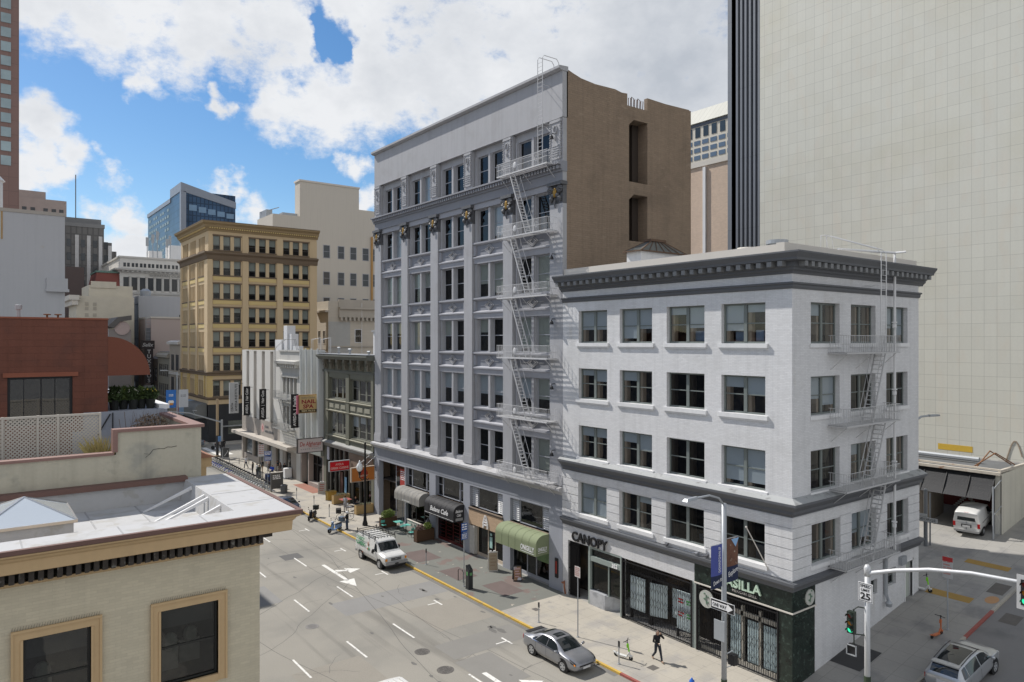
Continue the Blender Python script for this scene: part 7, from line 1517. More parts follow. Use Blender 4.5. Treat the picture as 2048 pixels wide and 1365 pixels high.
def motorbike(label, loc, rz):
    t = thing('motorcycle', label, 'motorcycle')
    for y in (-.72, .78):
        b = MB(); b.lathe([(.2, -.07), (.29, -.07), (.33, 0), (.29, .07), (.2, .07)], (0, y, .33), 18, ax='x'); w = b.build('wheel', M_rubber, t, True); b = MB(); b.lathe([(.02, -.05), (.2, -.03), (.2, .03), (.02, .05)], (0, y, .33), 12, ax='x'); b.build('rim', M_silver, w)
    b = MB(); b.ball((0, .2, .85), (.17, .36, .16), 10, 8); b.ball((0, .1, .5), (.2, .34, .22), 10, 8); b.hexa([(-.12, -.95, .75), (.12, -.95, .75), (.13, -.1, .68), (-.13, -.1, .68), (-.1, -.95, .82), (.1, -.95, .82), (.12, -.1, .82), (-.12, -.1, .82)]); b.build('body', M_blackm, t, True)
    b = MB(); b.tube([(0, .78, .33), (0, .45, 1.0)], .05, 6); b.tube([(-.36, .3, 1.08), (0, .42, 1.02), (.36, .3, 1.08)], .02, 6); b.tube([(.14, .2, .4), (.16, -.8, .42)], .05, 6); b.build('fork', M_silver, t); b = MB(); b.ball((0, .62, .95), (.1, .08, .1), 8, 6); b.build('headlight', M_lens, t)
    for s in (-1, 1): b = MB(); b.box(s * .17, s * .4, -.95, -.45, .5, .85); b.build('pannier', M_black, t, False, .03)
    put(t, loc, rz); return t
motorbike('black motorcycle with rider waiting at the far crosswalk', (33.3, 125.5, ZR), -pi / 2 + 2.5)
def kick(label, loc, rz, stem, deck, lean=.1, name='kick_scooter', rx=0):
    t = thing(name, label, 'scooter')
    for y in (-.5, .46):
        b = MB(); b.lathe([(.03, -.03), (.12, -.03), (.13, 0), (.12, .03), (.03, .03)], (0, y, .13), 18, ax='x'); b.build('wheel', M_rubber, t, True)
    b = MB(); b.hexa([(-.09, -.42, .13), (.09, -.42, .13), (.08, .22, .13), (-.08, .22, .13), (-.09, -.42, .2), (.09, -.42, .2), (.08, .22, .2), (-.08, .22, .2)]); b.hexa([(-.05, -.68, .24), (.05, -.68, .24), (.08, -.36, .15), (-.08, -.36, .15), (-.04, -.66, .28), (.04, -.66, .28), (.08, -.36, .22), (-.08, -.36, .22)]); b.tube([(0, .2, .18), (0, .36, .42)], .05, 6); b.box(-.05, .05, .38, .56, .22, .3); b.build('deck', deck, t, False, .01)
    b = MB(); b.tube([(0, .46, .13), (0, .37, .5)], .04, 6); b.build('fork', deck, t); b = MB(); b.tube([(0, .37, .5), (0, .30, .98)], .045, 8); b.box(-.05, .05, .25, .36, .72, .92); b.build('stem', stem, t, False, .01)
    b = MB(); b.tube([(0, .31, .95), (0, .28, 1.12)], .025, 6); b.tube([(-.28, .2, 1.14), (0, .28, 1.12), (.28, .2, 1.14)], .02, 6); b.box(-.04, .04, .26, .32, 1.12, 1.17); [b.tube([(s * .15, .25, 1.13), (s * .2, .36, 1.1)], .008, 4) for s in (-1, 1)]; b.build('handlebar', M_black, t); b = MB(); b.tube([(0, -.1, .14), (-.14, -.12, .0)], .012, 4); b.build('stand', M_black, t)
    put(t, loc, rz, rx=rx, ry=lean); return t
M_lime = mat('lime_green', (.22, .62, .02), .4); M_sw = mat('scooter_white', (.62, .62, .6), .4)
kick('white rental scooter with lime green stem standing on the sidewalk by the walking woman', (29.7, 28.75, .0), pi + .25, M_lime, M_sw, .12)
kick('white and green rental scooter at the far end of the white wall', (48.35, 20.75, gz(48.35)), pi + .1, M_lime, M_sw)
kick('orange rental scooter parked near the no-parking sign on the side street', (43.4, 17.85, gz(43.4)), -pi / 2 - .1, mat('orange_scooter', (.50, .14, .05), .4), mat('orange_scooter', (.50, .14, .05)), .05, rx=0)
def bicycle(label, frame, basket=True, fender=None, rack=False):
    t = thing('share_bicycle' if basket else 'bicycle', label, 'bicycle'); r = .33
    for y in (-.53, .53):
        b = MB(); b.tube([(0, y + r * cos(k * pi / 10), .34 + r * sin(k * pi / 10)) for k in range(20)], .022, 5, closed=True); w = b.build('wheel', M_rubber, t); b = MB(); [b.tube([(0, y, .34), (0, y + r * cos(k * pi / 6), .34 + r * sin(k * pi / 6))], .004, 3) for k in range(12)]; b.tube([(-.06, y, .34), (.06, y, .34)], .03, 6); b.build('spokes', M_galv, w)
    b = MB()
    for p, q in (((0, -.12, .3), (0, -.22, .85)), ((0, -.12, .3), (0, .38, .75)), ((0, -.2, .7), (0, .38, .78)), ((0, -.12, .3), (0, -.53, .34)), ((0, -.2, .72), (0, -.53, .34)), ((0, .36, .85), (0, .53, .34))): b.tube([p, q], .028, 6)
    b.build('frame', frame, t); b = MB(); b.tube([(0, .36, .85), (0, .33, 1.02)], .02, 5); b.tube([(-.28, .2, 1.06), (0, .34, 1.02), (.28, .2, 1.06)], .016, 5); b.build('handlebar', M_blackm, t); b = MB(); b.hexa([(-.08, -.36, .86), (.08, -.36, .86), (.025, -.08, .88), (-.025, -.08, .88), (-.08, -.36, .92), (.08, -.36, .92), (.025, -.08, .91), (-.025, -.08, .91)]); b.build('saddle', M_black, t)
    b = MB(); b.tube([(-.08, -.12, .3), (-.1, -.02, .2)], .015, 4); b.tube([(.08, -.12, .3), (.1, -.22, .4)], .015, 4); b.build('pedals', M_black, t)
    if basket: b = MB(); b.hexa([(-.12, .4, .84), (.12, .4, .84), (.12, .6, .84), (-.12, .6, .84), (-.16, .38, 1.04), (.16, .38, 1.04), (.16, .66, 1.04), (-.16, .66, 1.04)]); b.build('basket', M_dark, t)
    if fender: b = MB(); b.tube([(0, -.53 + .37 * cos(a), .34 + .37 * sin(a)) for a in [k * pi / 9 + .1 for k in range(9)]], .04, 4); b.build('fender', fender, t)
    if rack: b = MB(); b.box(-.3, .3, -.9, -.4, .8, 1.2); b.build('delivery_bag', M_black, t)
    return t
M_bk = mat('bike_gray', (.40, .43, .45), .4, .1, metal=.3)
pA = bicycle('docked gray share bicycle in the slanting row by the curb', M_bk, True, M_galv)
pB = bicycle('docked share bicycle with bright blue rear fender at the far end of the row', M_bk, True, mat('royal_blue', (.05, .08, .42), .4))
n = 27
dock = thing('bike_dock', 'long low gray docking rail holding the row of share bicycles', 'bike dock', (29.0, 98, 0)); b = MB(); b.box(29.15, 29.4, 86.0, 111.6, .0, .06); [b.box(29.25, 29.35, 86.6 + k * .93 - .04, 86.6 + k * .93 + .04, .05, .55) for k in range(n)]; b.build('rail', M_galv, dock)
for k in range(n):
    y = 86.6 + k * .93; blue = k >= 19 or k in (14, 16)
    put(pB if blue else pA, (28.55, y, .0), -pi / 2 + .35 + R.uniform(-.04, .04), None, 'share bicycles with blue fenders' if blue else 'plain gray share bicycles', rx=0, ry=R.uniform(-.06, .06))
t = bicycle('white-framed delivery bicycle with dark bag beside the standing rider', mat('white_frame', (.5, .5, .5), .4), False, None, True); put(t, (30.3, 67.9, 0), -pi / 2 - .35, ry=.1)
# ================================================================== STREET FURNITURE
def post(name, label, cat, x, y, z0, z1, r, m, group=None):
    t = thing(name, label, cat, (x, y, z0), group); b = MB(); b.lathe([(r * 2.6, z0), (r * 2.6, z0 + .03), (r, z0 + .04)], (x, y, 0), 10); b.tube([(x, y, z0), (x, y, z1)], r, 8); b.build('post', m, t); return t
for x, y, lb in [(29.9, 80.2, 'slender meter post farthest up the sidewalk, by the dark blue car'), (29.9, 75.05, 'slender meter post behind the black moped'), (29.55, 70.1, 'slender meter post just above the blue moped'), (29.45, 50.4, 'slender meter post in front of the plumbing van'), (29.15, 35.7, 'slender meter post behind the gray sedan'), (28.95, 28.4, 'slender meter post next to the white rental scooter')]:
    t = post('meter_post', lb, 'parking meter', x, y, 0, 1.0, .035, M_galv, 'parking meter posts along the curb'); b = MB(); b.box(x - .03, x + .03, y - .05, y + .05, .95, 1.28); b.build('head', M_dark, t)
t = thing('bike_rack', 'black inverted-U bike rack beside the pay station', 'bike rack', (29.45, 45.3, 0)); b = MB(); b.tube([(29.45, 45.65, 0), (29.45, 45.65, .75), (29.45, 45.5, .9), (29.45, 45.1, .9), (29.45, 44.95, .75), (29.45, 44.95, 0)], .03, 8); b.build('hoop', M_blackm, t)
t = thing('pay_station', 'black parking pay station with slanted face at the yellow curb', 'pay station', (29.1, 43.6, 0)); b = MB()
b.hexa([(28.9, 43.42, 0), (29.28, 43.42, 0), (29.28, 43.8, 0), (28.9, 43.8, 0), (28.9, 43.42, 1.4), (29.28, 43.42, 1.4), (29.28, 43.8, 1.7), (28.9, 43.8, 1.7)]); b.box(28.88, 29.3, 43.4, 43.82, 0, .06); b.build('cabinet', mat('charcoal_metal', (.03, .032, .035), .45, .1), t)
b = MB(); b.box(28.885, 28.9, 43.5, 43.7, 1.0, 1.25); b.box(29.0, 29.2, 43.405, 43.42, 1.0, 1.2); b.build('label_panel', mat('green_label', (.12, .30, .12), .5), t); b = MB(); b.quad((28.95, 43.43, 1.42), (29.23, 43.43, 1.42), (29.23, 43.7, 1.64), (28.95, 43.7, 1.64)); b.build('screen', M_autoglass, t)
M_bsign = mat('parking_blue', (.025, .09, .32), .5, .05)
def psign(name, label, x, y, ztop, panels, m_post=M_galv, w=.23, face='x', z0=0):
    t = post(name, label, 'sign', x, y, z0, ztop, .035, m_post)
    for (za, zb, m, n, mm) in panels:
        b = MB()
        if face == 'x': b.box(x - .06, x - .04, y - w - .02, y + w - .02, za, zb); p = b.build('panel', m, t); lines(p, mm, (x - .062, y + w - .06, zb - .06), (0, -1, 0), 2 * w - .1, n, (zb - za) / (n * 2.1 + 1), n=(-1, 0, 0))
        else: b.box(x - w, x + w, y - .06, y - .04, za, zb); p = b.build('panel', m, t); lines(p, mm, (x - w + .05, y - .062, zb - .06), (1, 0, 0), 2 * w - .1, n, (zb - za) / (n * 2.1 + 1))
    return t
psign('parking_sign', 'two blue pay-parking panels on a pole beside the pay station', 29.05, 44.25, 4.6, [(4.0, 4.65, M_bsign, 3, M_wht), (3.45, 3.93, M_bsign, 4, M_wht)], face='y', w=.26)
psign('parking_sign', 'two blue pay-parking panels on a pole by the bike share panel', 28.75, 86.6, 4.75, [(4.2, 4.8, M_bsign, 3, M_wht), (3.65, 4.12, M_bsign, 4, M_wht)], face='y', w=.42)
psign('no_parking_sign', 'white and red no-parking sign on a pole before the sidewalk queue', 29.2, 90.5, 5.0, [(3.6, 5.1, M_plate, 5, mat('faded_red_print', (.45, .25, .23), .6))], face='y', w=.36)
psign('no_parking_sign', 'small white and red no-parking sign on the tall pole behind the gray sedan', 29.6, 32.5, 4.3, [(3.65, 4.3, mat('pinkish_white', (.58, .52, .5), .5), 5, mat('faded_red_print', (.45, .25, .23)))], w=.24)
t = psign('no_parking_sign', 'tall white no-parking sign with red header on the side street', 44.55, 17.75, 5.75, [(4.5, 5.7, mat('grayish_white', (.45, .45, .45), .5), 6, mat('faded_red_print', (.45, .25, .23)))], w=.27, z0=gz(44.55)); b = MB(); b.box(44.55 - .075, 44.55 - .06, 17.46, 18.0, 5.45, 5.7); b.build('red_header', mat('sign_red', (.4, .03, .03), .5), t)
# old style lamp
t = thing('street_lamp', 'tall black ornamental lamp post with acorn globe on a side bracket', 'street lamp', (30.95, 64.7, 0)); b = MB(); b.lathe([(.26, 0), (.26, .2), (.17, .5), (.13, 1.0), (.11, 1.2), (.085, 7.9), (.12, 7.95), (.05, 8.15)], (30.95, 64.7, 0), 12); b.tube([(30.95, 64.7, 4.6), (30.7, 64.78, 4.45), (30.45, 64.86, 4.7), (30.45, 64.86, 5.0)], .05, 6); b.lathe([(.07, 4.9), (.16, 5.25), (.2, 5.3)], (30.45, 64.86, 0), 12); b.build('post', M_blackm, t, True)
b = MB(); b.lathe([(.16, 5.3), (.29, 5.5), (.31, 5.75), (.24, 6.0), (.12, 6.12), (.1, 6.2), (.03, 6.38)], (30.45, 64.86, 0), 16); b.build('globe', mat('acorn_glass', (.82, .83, .82), .15, .12, 6, .1, coat=.5), t, True)
b = MB(); b.tube([(30.95, 64.7, 4.6), (31.2, 64.62, 4.45), (31.3, 64.6, 4.6)], .05, 6); b.build('bracket', M_blackm, t)
# modern lamp pole with banners
lp = thing('lamp_post', 'galvanised street light pole with green base carrying banners and a one way sign', 'street lamp', (29, 21.45, 0)); b = MB(); b.lathe([(.13, 0), (.12, 10.2)], (29, 21.45, 0), 12); b.tube([(29, 21.45, 10.1), (28.6, 21.45, 10.5), (27.9, 21.45, 10.72), (26.9, 21.45, 10.72)], .05, 8); b.build('pole', M_galv, lp, True)
b = MB(); b.lathe([(.145, 0), (.145, 1.75)], (29, 21.45, 0), 12); b.build('base_wrap', mat('dark_green_paint', (.035, .055, .03), .5), lp); b = MB(); b.hexa([(26.1, 21.3, 10.66), (26.95, 21.38, 10.66), (26.95, 21.52, 10.66), (26.1, 21.6, 10.66), (26.2, 21.36, 10.78), (26.95, 21.4, 10.8), (26.95, 21.5, 10.8), (26.2, 21.54, 10.78)]); b.build('lamp_head', M_galv, lp)
b = MB(); b.box(28.76, 28.86, 21.3, 21.36, 3.7, 4.6); b.box(28.62, 28.66, 21.15, 21.75, 3.7, 4.65); b.build('sign_back', mat('sign_back_gray', (.33, .35, .37), .5), lp)
b = MB(); b.box(29.3, 29.62, 21.1, 21.45, 2.4, 2.9); b.build('pedestrian_signal', M_black, lp); b = MB(); b.tube([(29.1, 21.4, 2.95), (29.5, 21.3, 3.05)], .025, 5); b.tube([(29.1, 21.4, 2.3), (29.4, 21.3, 2.35)], .025, 5); b.build('signal_bracket', M_galv, lp)
def banner(label, x0, x1, z0, z1, parts, bow=.06, y=21.45):
    s = thing('street_banner', label, 'banner', (x0, y, z1), 'lamp post banners'); n = 8
    for za, zb, m, nm in parts:
        b = MB()
        for i in range(n):
            xa, xb = x0 + (x1 - x0) * i / n, x0 + (x1 - x0) * (i + 1) / n; f = lambda x: y - bow * sin(pi * (x - x0) / (x1 - x0)); b.quad((xa, f(xa), za), (xb, f(xb), za), (xb, f(xb), zb), (xa, f(xa), zb))
        p = b.build(nm, m, s)
    b = MB(); [b.tube([(x0, y, z), (x1, y, z)], .018, 5) for z in (z0, z1)]; b.parts('rod', M_galv, s); return s
M_bb = mat('banner_blue', (.065, .085, .30), .7, .12, 2.5, .05); M_bn = mat('banner_navy', (.012, .02, .06), .7)
s = banner('blue DOWNTOWN SF banner on the left of the lamp pole', 28.0, 28.85, 6.25, 8.3, [(6.85, 8.3, M_bb, 'blue_field'), (6.25, 6.85, M_bn, 'navy_foot')])
text('DOWNTOWN SF', M_wht, s, (28.62, 21.36, 7.0), Z_, (-1, 0, 0), .16, 1.2, .002); text('Down to', M_wht, s, (28.1, 21.36, 6.42), (1, 0, .25), (-.25, 0, 1), .2, .66, .002, .3)
s = banner('brown photo banner reading Explore on the right of the lamp pole', 29.15, 30.1, 6.35, 8.45, [(7.1, 8.45, mat('photo_brown', (.14, .065, .04), .7, .5, 2.2, .3, 7, patch=((.45, .38, .30), .58, .64, 2.6)), 'picture'), (6.35, 7.1, M_bn, 'navy_foot')])
text('Explore', M_wht, s, (29.25, 21.36, 6.62), (1, 0, .3), (-.3, 0, 1), .24, .75, .002, .3); b = MB(); b.add([(29.45, 21.37, 8.42), (30.05, 21.37, 8.42), (29.8, 21.37, 8.0)], [(0, 1, 2)]); b.build('sky_patch', mat('print_sky', (.25, .42, .65), .7), s)
t = thing('one_way_sign', 'black and white ONE WAY arrow sign on the lamp pole', 'sign', (28.85, 21.4, 5.3)); b = MB(); b.box(28.80, 28.82, 20.72, 22.08, 5.05, 5.55); p = b.build('panel', M_wht, t); b = MB(); b.box(28.79, 28.8, 20.75, 22.05, 5.08, 5.52); b.build('black_field', M_black, t)
b = MB(); b.add([(28.785, y, z) for y, z in ((22.0, 5.16), (21.1, 5.16), (21.1, 5.1), (20.8, 5.3), (21.1, 5.5), (21.1, 5.44), (22.0, 5.44))], [tuple(range(7))]); a_ = b.build('arrow', M_wht, t); text('ONE WAY', M_black, a_, (28.78, 21.95, 5.22), (0, -1, 0), Z_, .16, .8, .002, 0, .004)
# signal mast
sp_ = thing('traffic_signal', 'galvanised traffic signal pole with curved white mast arm over the side street', 'traffic light', (34.5, 17.3, 0)); b = MB(); b.lathe([(.14, .05), (.12, 7.0)], (34.5, 17.3, 0), 12)
b.tube([(34.5, 17.3, 6.75), (34.5, 17.1, 6.9), (34.5, 16, 7.3), (34.5, 14.5, 7.72), (34.5, 12.8, 8.0), (34.5, 11, 8.1), (34.5, 9, 8.1)], .105, 10, r2=.07); b.lathe([(.14, 6.7), (.16, 7.1), (.08, 7.25)], (34.5, 17.3, 0), 10); b.build('pole', mat('pale_mast', (.55, .56, .57), .45, .08, metal=.2), sp_, True)
b = MB(); b.lathe([(.155, .05), (.155, 1.9)], (34.5, 17.3, 0), 12); b.build('base_wrap', mat('dark_green_paint', (.035, .055, .03)), sp_)
def head(root, x, y, z, bm, back=None, lit=2):
    b = MB(); b.box(x, x + .25, y - .17, y + .17, z - .52, z + .52); h = b.build('signal_head', bm, root)
    if back: b = MB(); b.box(x + .02, x + .05, y - .32, y + .32, z - .7, z + .7); b.build('back_plate', back, h)
    for i, (c, nm) in enumerate((((.16, .012, .01), 'red_off'), ((.45, .18, .01), 'amber_off'), ((.02, .55, .28), 'green_lit'))):
        zz = z + .34 - i * .34; b = MB(); b.lathe([(.02, x - .012), (.12, x - .012), (.13, x)], (0, y, zz), 14, ax='x'); b.build('lens', emis(nm, c, 1.6) if i == lit else mat(nm, c, .25, 0, fine=0), h)
        b = MB(); n = 10
        for k in range(n):
            a0, a1 = -.2 + (pi + .4) * k / n, -.2 + (pi + .4) * (k + 1) / n; f = lambda a, q: (q, y + .145 * cos(a), zz + .145 * sin(a)); b.quad(f(a0, x), f(a1, x), f(a1, x - .22), f(a0, x - .22))
        b.build('visor', bm, h)
M_sg = mat('signal_green_black', (.02, .03, .022), .5)
head(sp_, 33.75, 17.75, 4.5, M_sg); b = MB(); b.tube([(34.0, 17.75, 5.05), (34.2, 17.6, 5.2), (34.45, 17.35, 5.15)], .03, 6); b.tube([(34.0, 17.75, 3.9), (34.45, 17.35, 3.85)], .03, 6); b.tube([(34.05, 17.72, 5.1), (34.05, 17.72, 3.2)], .03, 6); b.build('bracket', M_sg, sp_)
b = MB(); b.box(33.85, 34.1, 17.5, 17.95, 2.95, 3.4); q = b.build('pedestrian_signal', M_black, sp_); b = MB(); [b.box(33.78, 33.85, a, c, d, e) for a, c, d, e in ((17.48, 17.52, 2.93, 3.42), (17.93, 17.97, 2.93, 3.42), (17.5, 17.95, 3.38, 3.42), (17.5, 17.95, 2.93, 2.97))]; b.build('rim', M_galv, q)
head(sp_, 34.3, 10.75, 7.75, M_black, mat('pale_back', (.5, .5, .5), .5))
t = thing('speed_limit_sign', 'white SPEED LIMIT 25 sign on the traffic signal pole', 'sign', (34.3, 17.3, 5.9)); 
b = MB(); b.box(34.31, 34.33, 16.95, 17.65, 5.5, 6.4); p = b.build('panel', M_wht, t); b = MB(); [b.box(34.302, 34.31, *q, *r) for q, r in (((16.98, 17.62), (6.35, 6.37)), ((16.98, 17.62), (5.53, 5.55)), ((16.98, 17.0), (5.55, 6.35)), ((17.6, 17.62), (5.55, 6.35)))]; b.build('border', M_black, t)
text('SPEED', M_black, p, (34.3, 17.3, 6.19), (0, -1, 0), Z_, .12, .5, .002, 0, .003, 'CENTER'); text('LIMIT', M_black, p, (34.3, 17.3, 6.0), (0, -1, 0), Z_, .12, .42, .002, 0, .003, 'CENTER'); text('25', M_black, p, (34.3, 17.3, 5.62), (0, -1, 0), Z_, .3, .48, .002, 0, .012, 'CENTER')
# far corner poles
t = post('utility_pole', 'plain wooden utility pole at the far street corner', 'pole', 31.25, 117.9, 0, 8.9, .2, mat('pole_wood', (.36, .27, .17), .85, .15, 2)); b = MB(); b.tube([(31.25, 117.9, 0), (31.25, 117.9, 3.2)], .215, 10); b.build('dark_base', M_dark, t)
t = thing('traffic_signal', 'gray signal pole with long arm at the far junction corner', 'traffic light', (31.2, 115.2, 0)); b = MB(); b.tube([(31.2, 115.2, 0), (31.2, 115.2, 5.9)], .16, 10); b.tube([(31.2, 115.2, 5.5), (29, 115.2, 6.3), (26.5, 115.2, 7.2), (23, 115.2, 7.7)], .12, 8, r2=.07); b.tube([(27.3, 115.2, 6.9), (27.0, 115.2, 7.6), (27.6, 115.2, 7.5)], .06, 5); b.build('pole', M_galv, t); b = MB(); b.tube([(31.2, 115.2, 0), (31.2, 115.2, 2.6)], .18, 10); b.build('dark_base', M_dark, t)
b = MB(); b.box(30.6, 31.0, 115.0, 115.1, 2.6, 3.4); b.build('blue_plate', mat('street_blue', (.12, .25, .5)), t)
t = thing('signal_cabinet', 'dark gray signal cabinet at the far street corner', 'cabinet', (31.5, 114.4, 0)); b = MB(); b.box(31.0, 31.9, 113.9, 114.5, 0, 1.6); b.box(30.95, 31.95, 113.85, 114.55, 1.6, 1.68); b.build('cabinet', mat('cabinet_gray', (.08, .085, .09), .5), t); b = MB(); b.tube([(31.2, 113.88, .5), (31.6, 113.88, 1.0), (31.7, 113.88, 1.3)], .06, 4); b.build('painted_art', M_plate, t)
t = thing('lamp_post', 'far lamp post with blue and white banners before the yellow block', 'street lamp', (29.2, 135.5, 0)); b = MB(); b.tube([(29.2, 135.5, 0), (29.2, 135.5, 12.6)], .12, 8); b.tube([(29.2, 135.5, 12.4), (27.5, 135.5, 12.9)], .06, 6); b.box(26.5, 27.6, 135.3, 135.7, 12.85, 13.0); b.build('pole', M_galv, t)
for lb, x0, x1, m in (('bright blue banner with round logo on the far lamp post', 27.4, 29.0, mat('bright_blue_banner', (.04, .17, .50), .7)), ('white banner on the far lamp post', 29.4, 31.0, mat('white_banner', (.5, .52, .55), .7))):
    s = thing('street_banner', lb, 'banner', (x0, 135.5, 9.4), 'far lamp post banners'); b = MB(); b.box(x0, x1, 135.44, 135.5, 6.4, 9.5); p = b.build('cloth', m, s)
    if x0 < 28: 
        b = MB(); [b.ball((28.0 + .36 * i, 135.4, 7.4), (.3, .02, .3), 10, 6) for i in range(2)]; b.build('logo', M_wht, p); b = MB(); [b.ball((28.1 + .26 * i, 135.39, 7.05), (.2, .02, .2), 8, 6) for i in range(2)]; b.build('logo', mat('logo_orange', (.6, .25, .05)), p); lines(p, M_wht, (27.85, 135.43, 8.75), X_, .7, 2, .12)
    else: lines(p, M_gray2, (29.75, 135.43, 8.6), X_, .9, 2, .12)
t = thing('lamp_post', 'gray cobra-head street light peeking out behind the white building', 'street lamp', (49.1, 22.1, gz(49.1))); b = MB(); b.tube([(49.1, 22.1, 2.2), (49.1, 22.1, 12.0), (49.6, 21.9, 12.6), (50.3, 21.65, 13.0), (50.9, 21.4, 13.05)], .07, 8); b.hexa([(50.8, 21.3, 12.98), (51.6, 21.0, 13.0), (51.7, 21.2, 13.0), (50.9, 21.5, 12.98), (50.8, 21.3, 13.12), (51.5, 21.0, 13.12), (51.6, 21.2, 13.12), (50.9, 21.5, 13.12)]); b.build('pole', M_galv, t)
# hydrant, map panel, bins, boards
t = thing('fire_hydrant', 'bright blue topped fire hydrant at the bottom edge of the picture', 'hydrant', (29.4, 23.7, 0)); b = MB(); b.lathe([(.16, 0), (.16, .05), (.11, .07), (.11, .5), (.14, .52), (.14, .58)], (29.4, 23.7, 0), 14); b.tube([(29.2, 23.7, .42), (29.6, 23.7, .42)], .06, 8); b.tube([(29.4, 23.5, .38), (29.4, 23.7, .38)], .07, 8); b.build('barrel', M_wht, t, True); b = MB(); b.lathe([(.15, .58), (.15, .62), (.12, .74), (.05, .8), (.04, .86), (.01, .87)], (29.4, 23.7, 0), 14); b.build('bonnet', mat('hydrant_blue', (.02, .12, .5), .4), t, True)
t = thing('map_panel', 'dark gray bike share panel with white print at the end of the bicycle row', 'panel', (29.3, 86.1, 0)); b = MB(); b.box(28.85, 30.2, 85.6, 85.75, .35, 2.25); [b.box(x, x + .08, 85.55, 85.8, 0, 2.3) for x in (28.8, 30.17)]; p = b.build('panel', mat('panel_gray', (.10, .10, .095), .5), t); lines(p, M_wht, (29.0, 85.59, 2.0), X_, .95, 3, .12, 1.6); b = MB(); b.box(28.8, 30.25, 85.55, 85.8, 2.25, 2.33); b.build('top_trim', M_cream, p)
t = thing('ticket_kiosk', 'navy blue bike share kiosk beside the map panel', 'kiosk', (30.1, 90.5, 0)); b = MB(); b.box(29.7, 30.3, 90.2, 90.6, 0, 1.35); b.build('cabinet', mat('navy_kiosk', (.02, .03, .08), .5), t); b = MB(); b.box(29.85, 30.1, 90.18, 90.2, 1.0, 1.25); b.build('screen', mat('screen_blue', (.1, .2, .5)), t)
t = thing('trash_can', 'round dark gray trash can beyond the slate blue car', 'trash can', (29.9, 84.3, 0)); b = MB(); b.lathe([(.38, 0), (.4, .85), (.42, .86), (.42, .95), (.25, 1.02), (.24, .95)], (29.9, 84.3, 0), 16); b.build('drum', mat('bin_gray', (.10, .105, .11), .5), t)
t = thing('ad_cart', 'white boxy stand on small feet by the taupe wall', 'stand', (33.6, 93.2, 0)); b = MB(); b.box(33.0, 33.9, 92.7, 93.4, .15, 1.35); b.build('cabinet', M_whites, t); b = MB(); [b.box(x, x + .35, y, y + .25, 0, .15) for x in (32.9, 33.6) for y in (92.65, 93.2)]; b.build('foot', M_galv, t)
t = thing('railing', 'short black iron railing near the waiting group', 'railing', (30.6, 95, 0)); b = MB(); [b.box(30.5, 30.56, y, y + .05, 0, 1.0) for y in [93.8 + .35 * k for k in range(7)]]; b.box(30.48, 30.58, 93.7, 96, .95, 1.0); b.build('bars', M_blackm, t)
t = thing('barrier', 'low gray barrier rail on posts across the far sidewalk', 'barrier', (31, 108, 0)); b = MB(); [b.tube([(29.5, 110 - .6 * k, .9), (33.0, 107 - .6 * k, .9)], .04, 5) for k in (0, 2)]; [b.tube([(29.5 + 1.1 * k, 110 - .95 * k, 0), (29.5 + 1.1 * k, 110 - .95 * k, .9)], .05, 5) for k in range(4)]; b.build('rail', mat('barrier_gray', (.2, .2, .2), .6), t)
def aframe(label, x, y, rz, m, fm, top=False, print_=M_red, w=.62, h=1.05):
    t = thing('sandwich_board', label, 'sign'); b = MB()
    for s in (1, -1): b.hexa([(-w / 2, s * .3 - .015, 0), (w / 2, s * .3 - .015, 0), (w / 2, s * .3 + .015, 0), (-w / 2, s * .3 + .015, 0), (-w / 2, s * .03 - .015, h), (w / 2, s * .03 - .015, h), (w / 2, s * .03 + .015, h), (-w / 2, s * .03 + .015, h)])
    b.build('frame', fm, t); b = MB(); q = [(-w / 2 + .05, -.29, .1), (w / 2 - .05, -.29, .1), (w / 2 - .05, -.065, h - .06), (-w / 2 + .05, -.065, h - .06)]; b.add([(p[0], p[1] - .03, p[2]) for p in q], [(0, 1, 2, 3)]); p = b.build('board', m, t)
    b = MB()
    for k in range(4): z = h * (.78 - k * .16); yy = -.315 + .225 * (z - .1) / (h - .16) - .008; b.quad((-w * .3, yy - .01, z), (w * .3 - .08 * (k % 2), yy - .01, z), (w * .3 - .08 * (k % 2), yy + .012, z + .07), (-w * .3, yy + .012, z + .07))
    b.build('print', print_, p)
    if top: b = MB(); [b.box(x0, x0 + .16, -.05, .05, h, h + .09) for x0 in (-.25, .05)]; b.build('handle', M_wht, t)
    put(t, (x, y, 0), rz); return t
aframe('tall plain wooden sandwich board with white handle before the wood-sign shop', 32.9, 46.0, -.5, mat('kraft_board', (.38, .30, .21), .8, .1), mat('white_wood', (.55, .52, .46), .7), True, mat('kraft_print', (.30, .22, .14)), .75, 1.45)
aframe('sandwich board with food photograph under the sage green awning', 33.0, 43.0, -.5, mat('food_print', (.30, .16, .08), .5, .6, 3, .3, patch=((.5, .5, .55), .52, .58, 2)), M_black, False, mat('pink_print', (.6, .4, .4)), .65, 1.1)
aframe('old white sandwich board with red writing by the red brick paving', 33.4, 81.3, -.6, mat('chalk_board', (.40, .37, .32), .8), mat('white_wood', (.55, .52, .46)), True, mat('dark_red_print', (.35, .06, .05)), .9, 1.35)
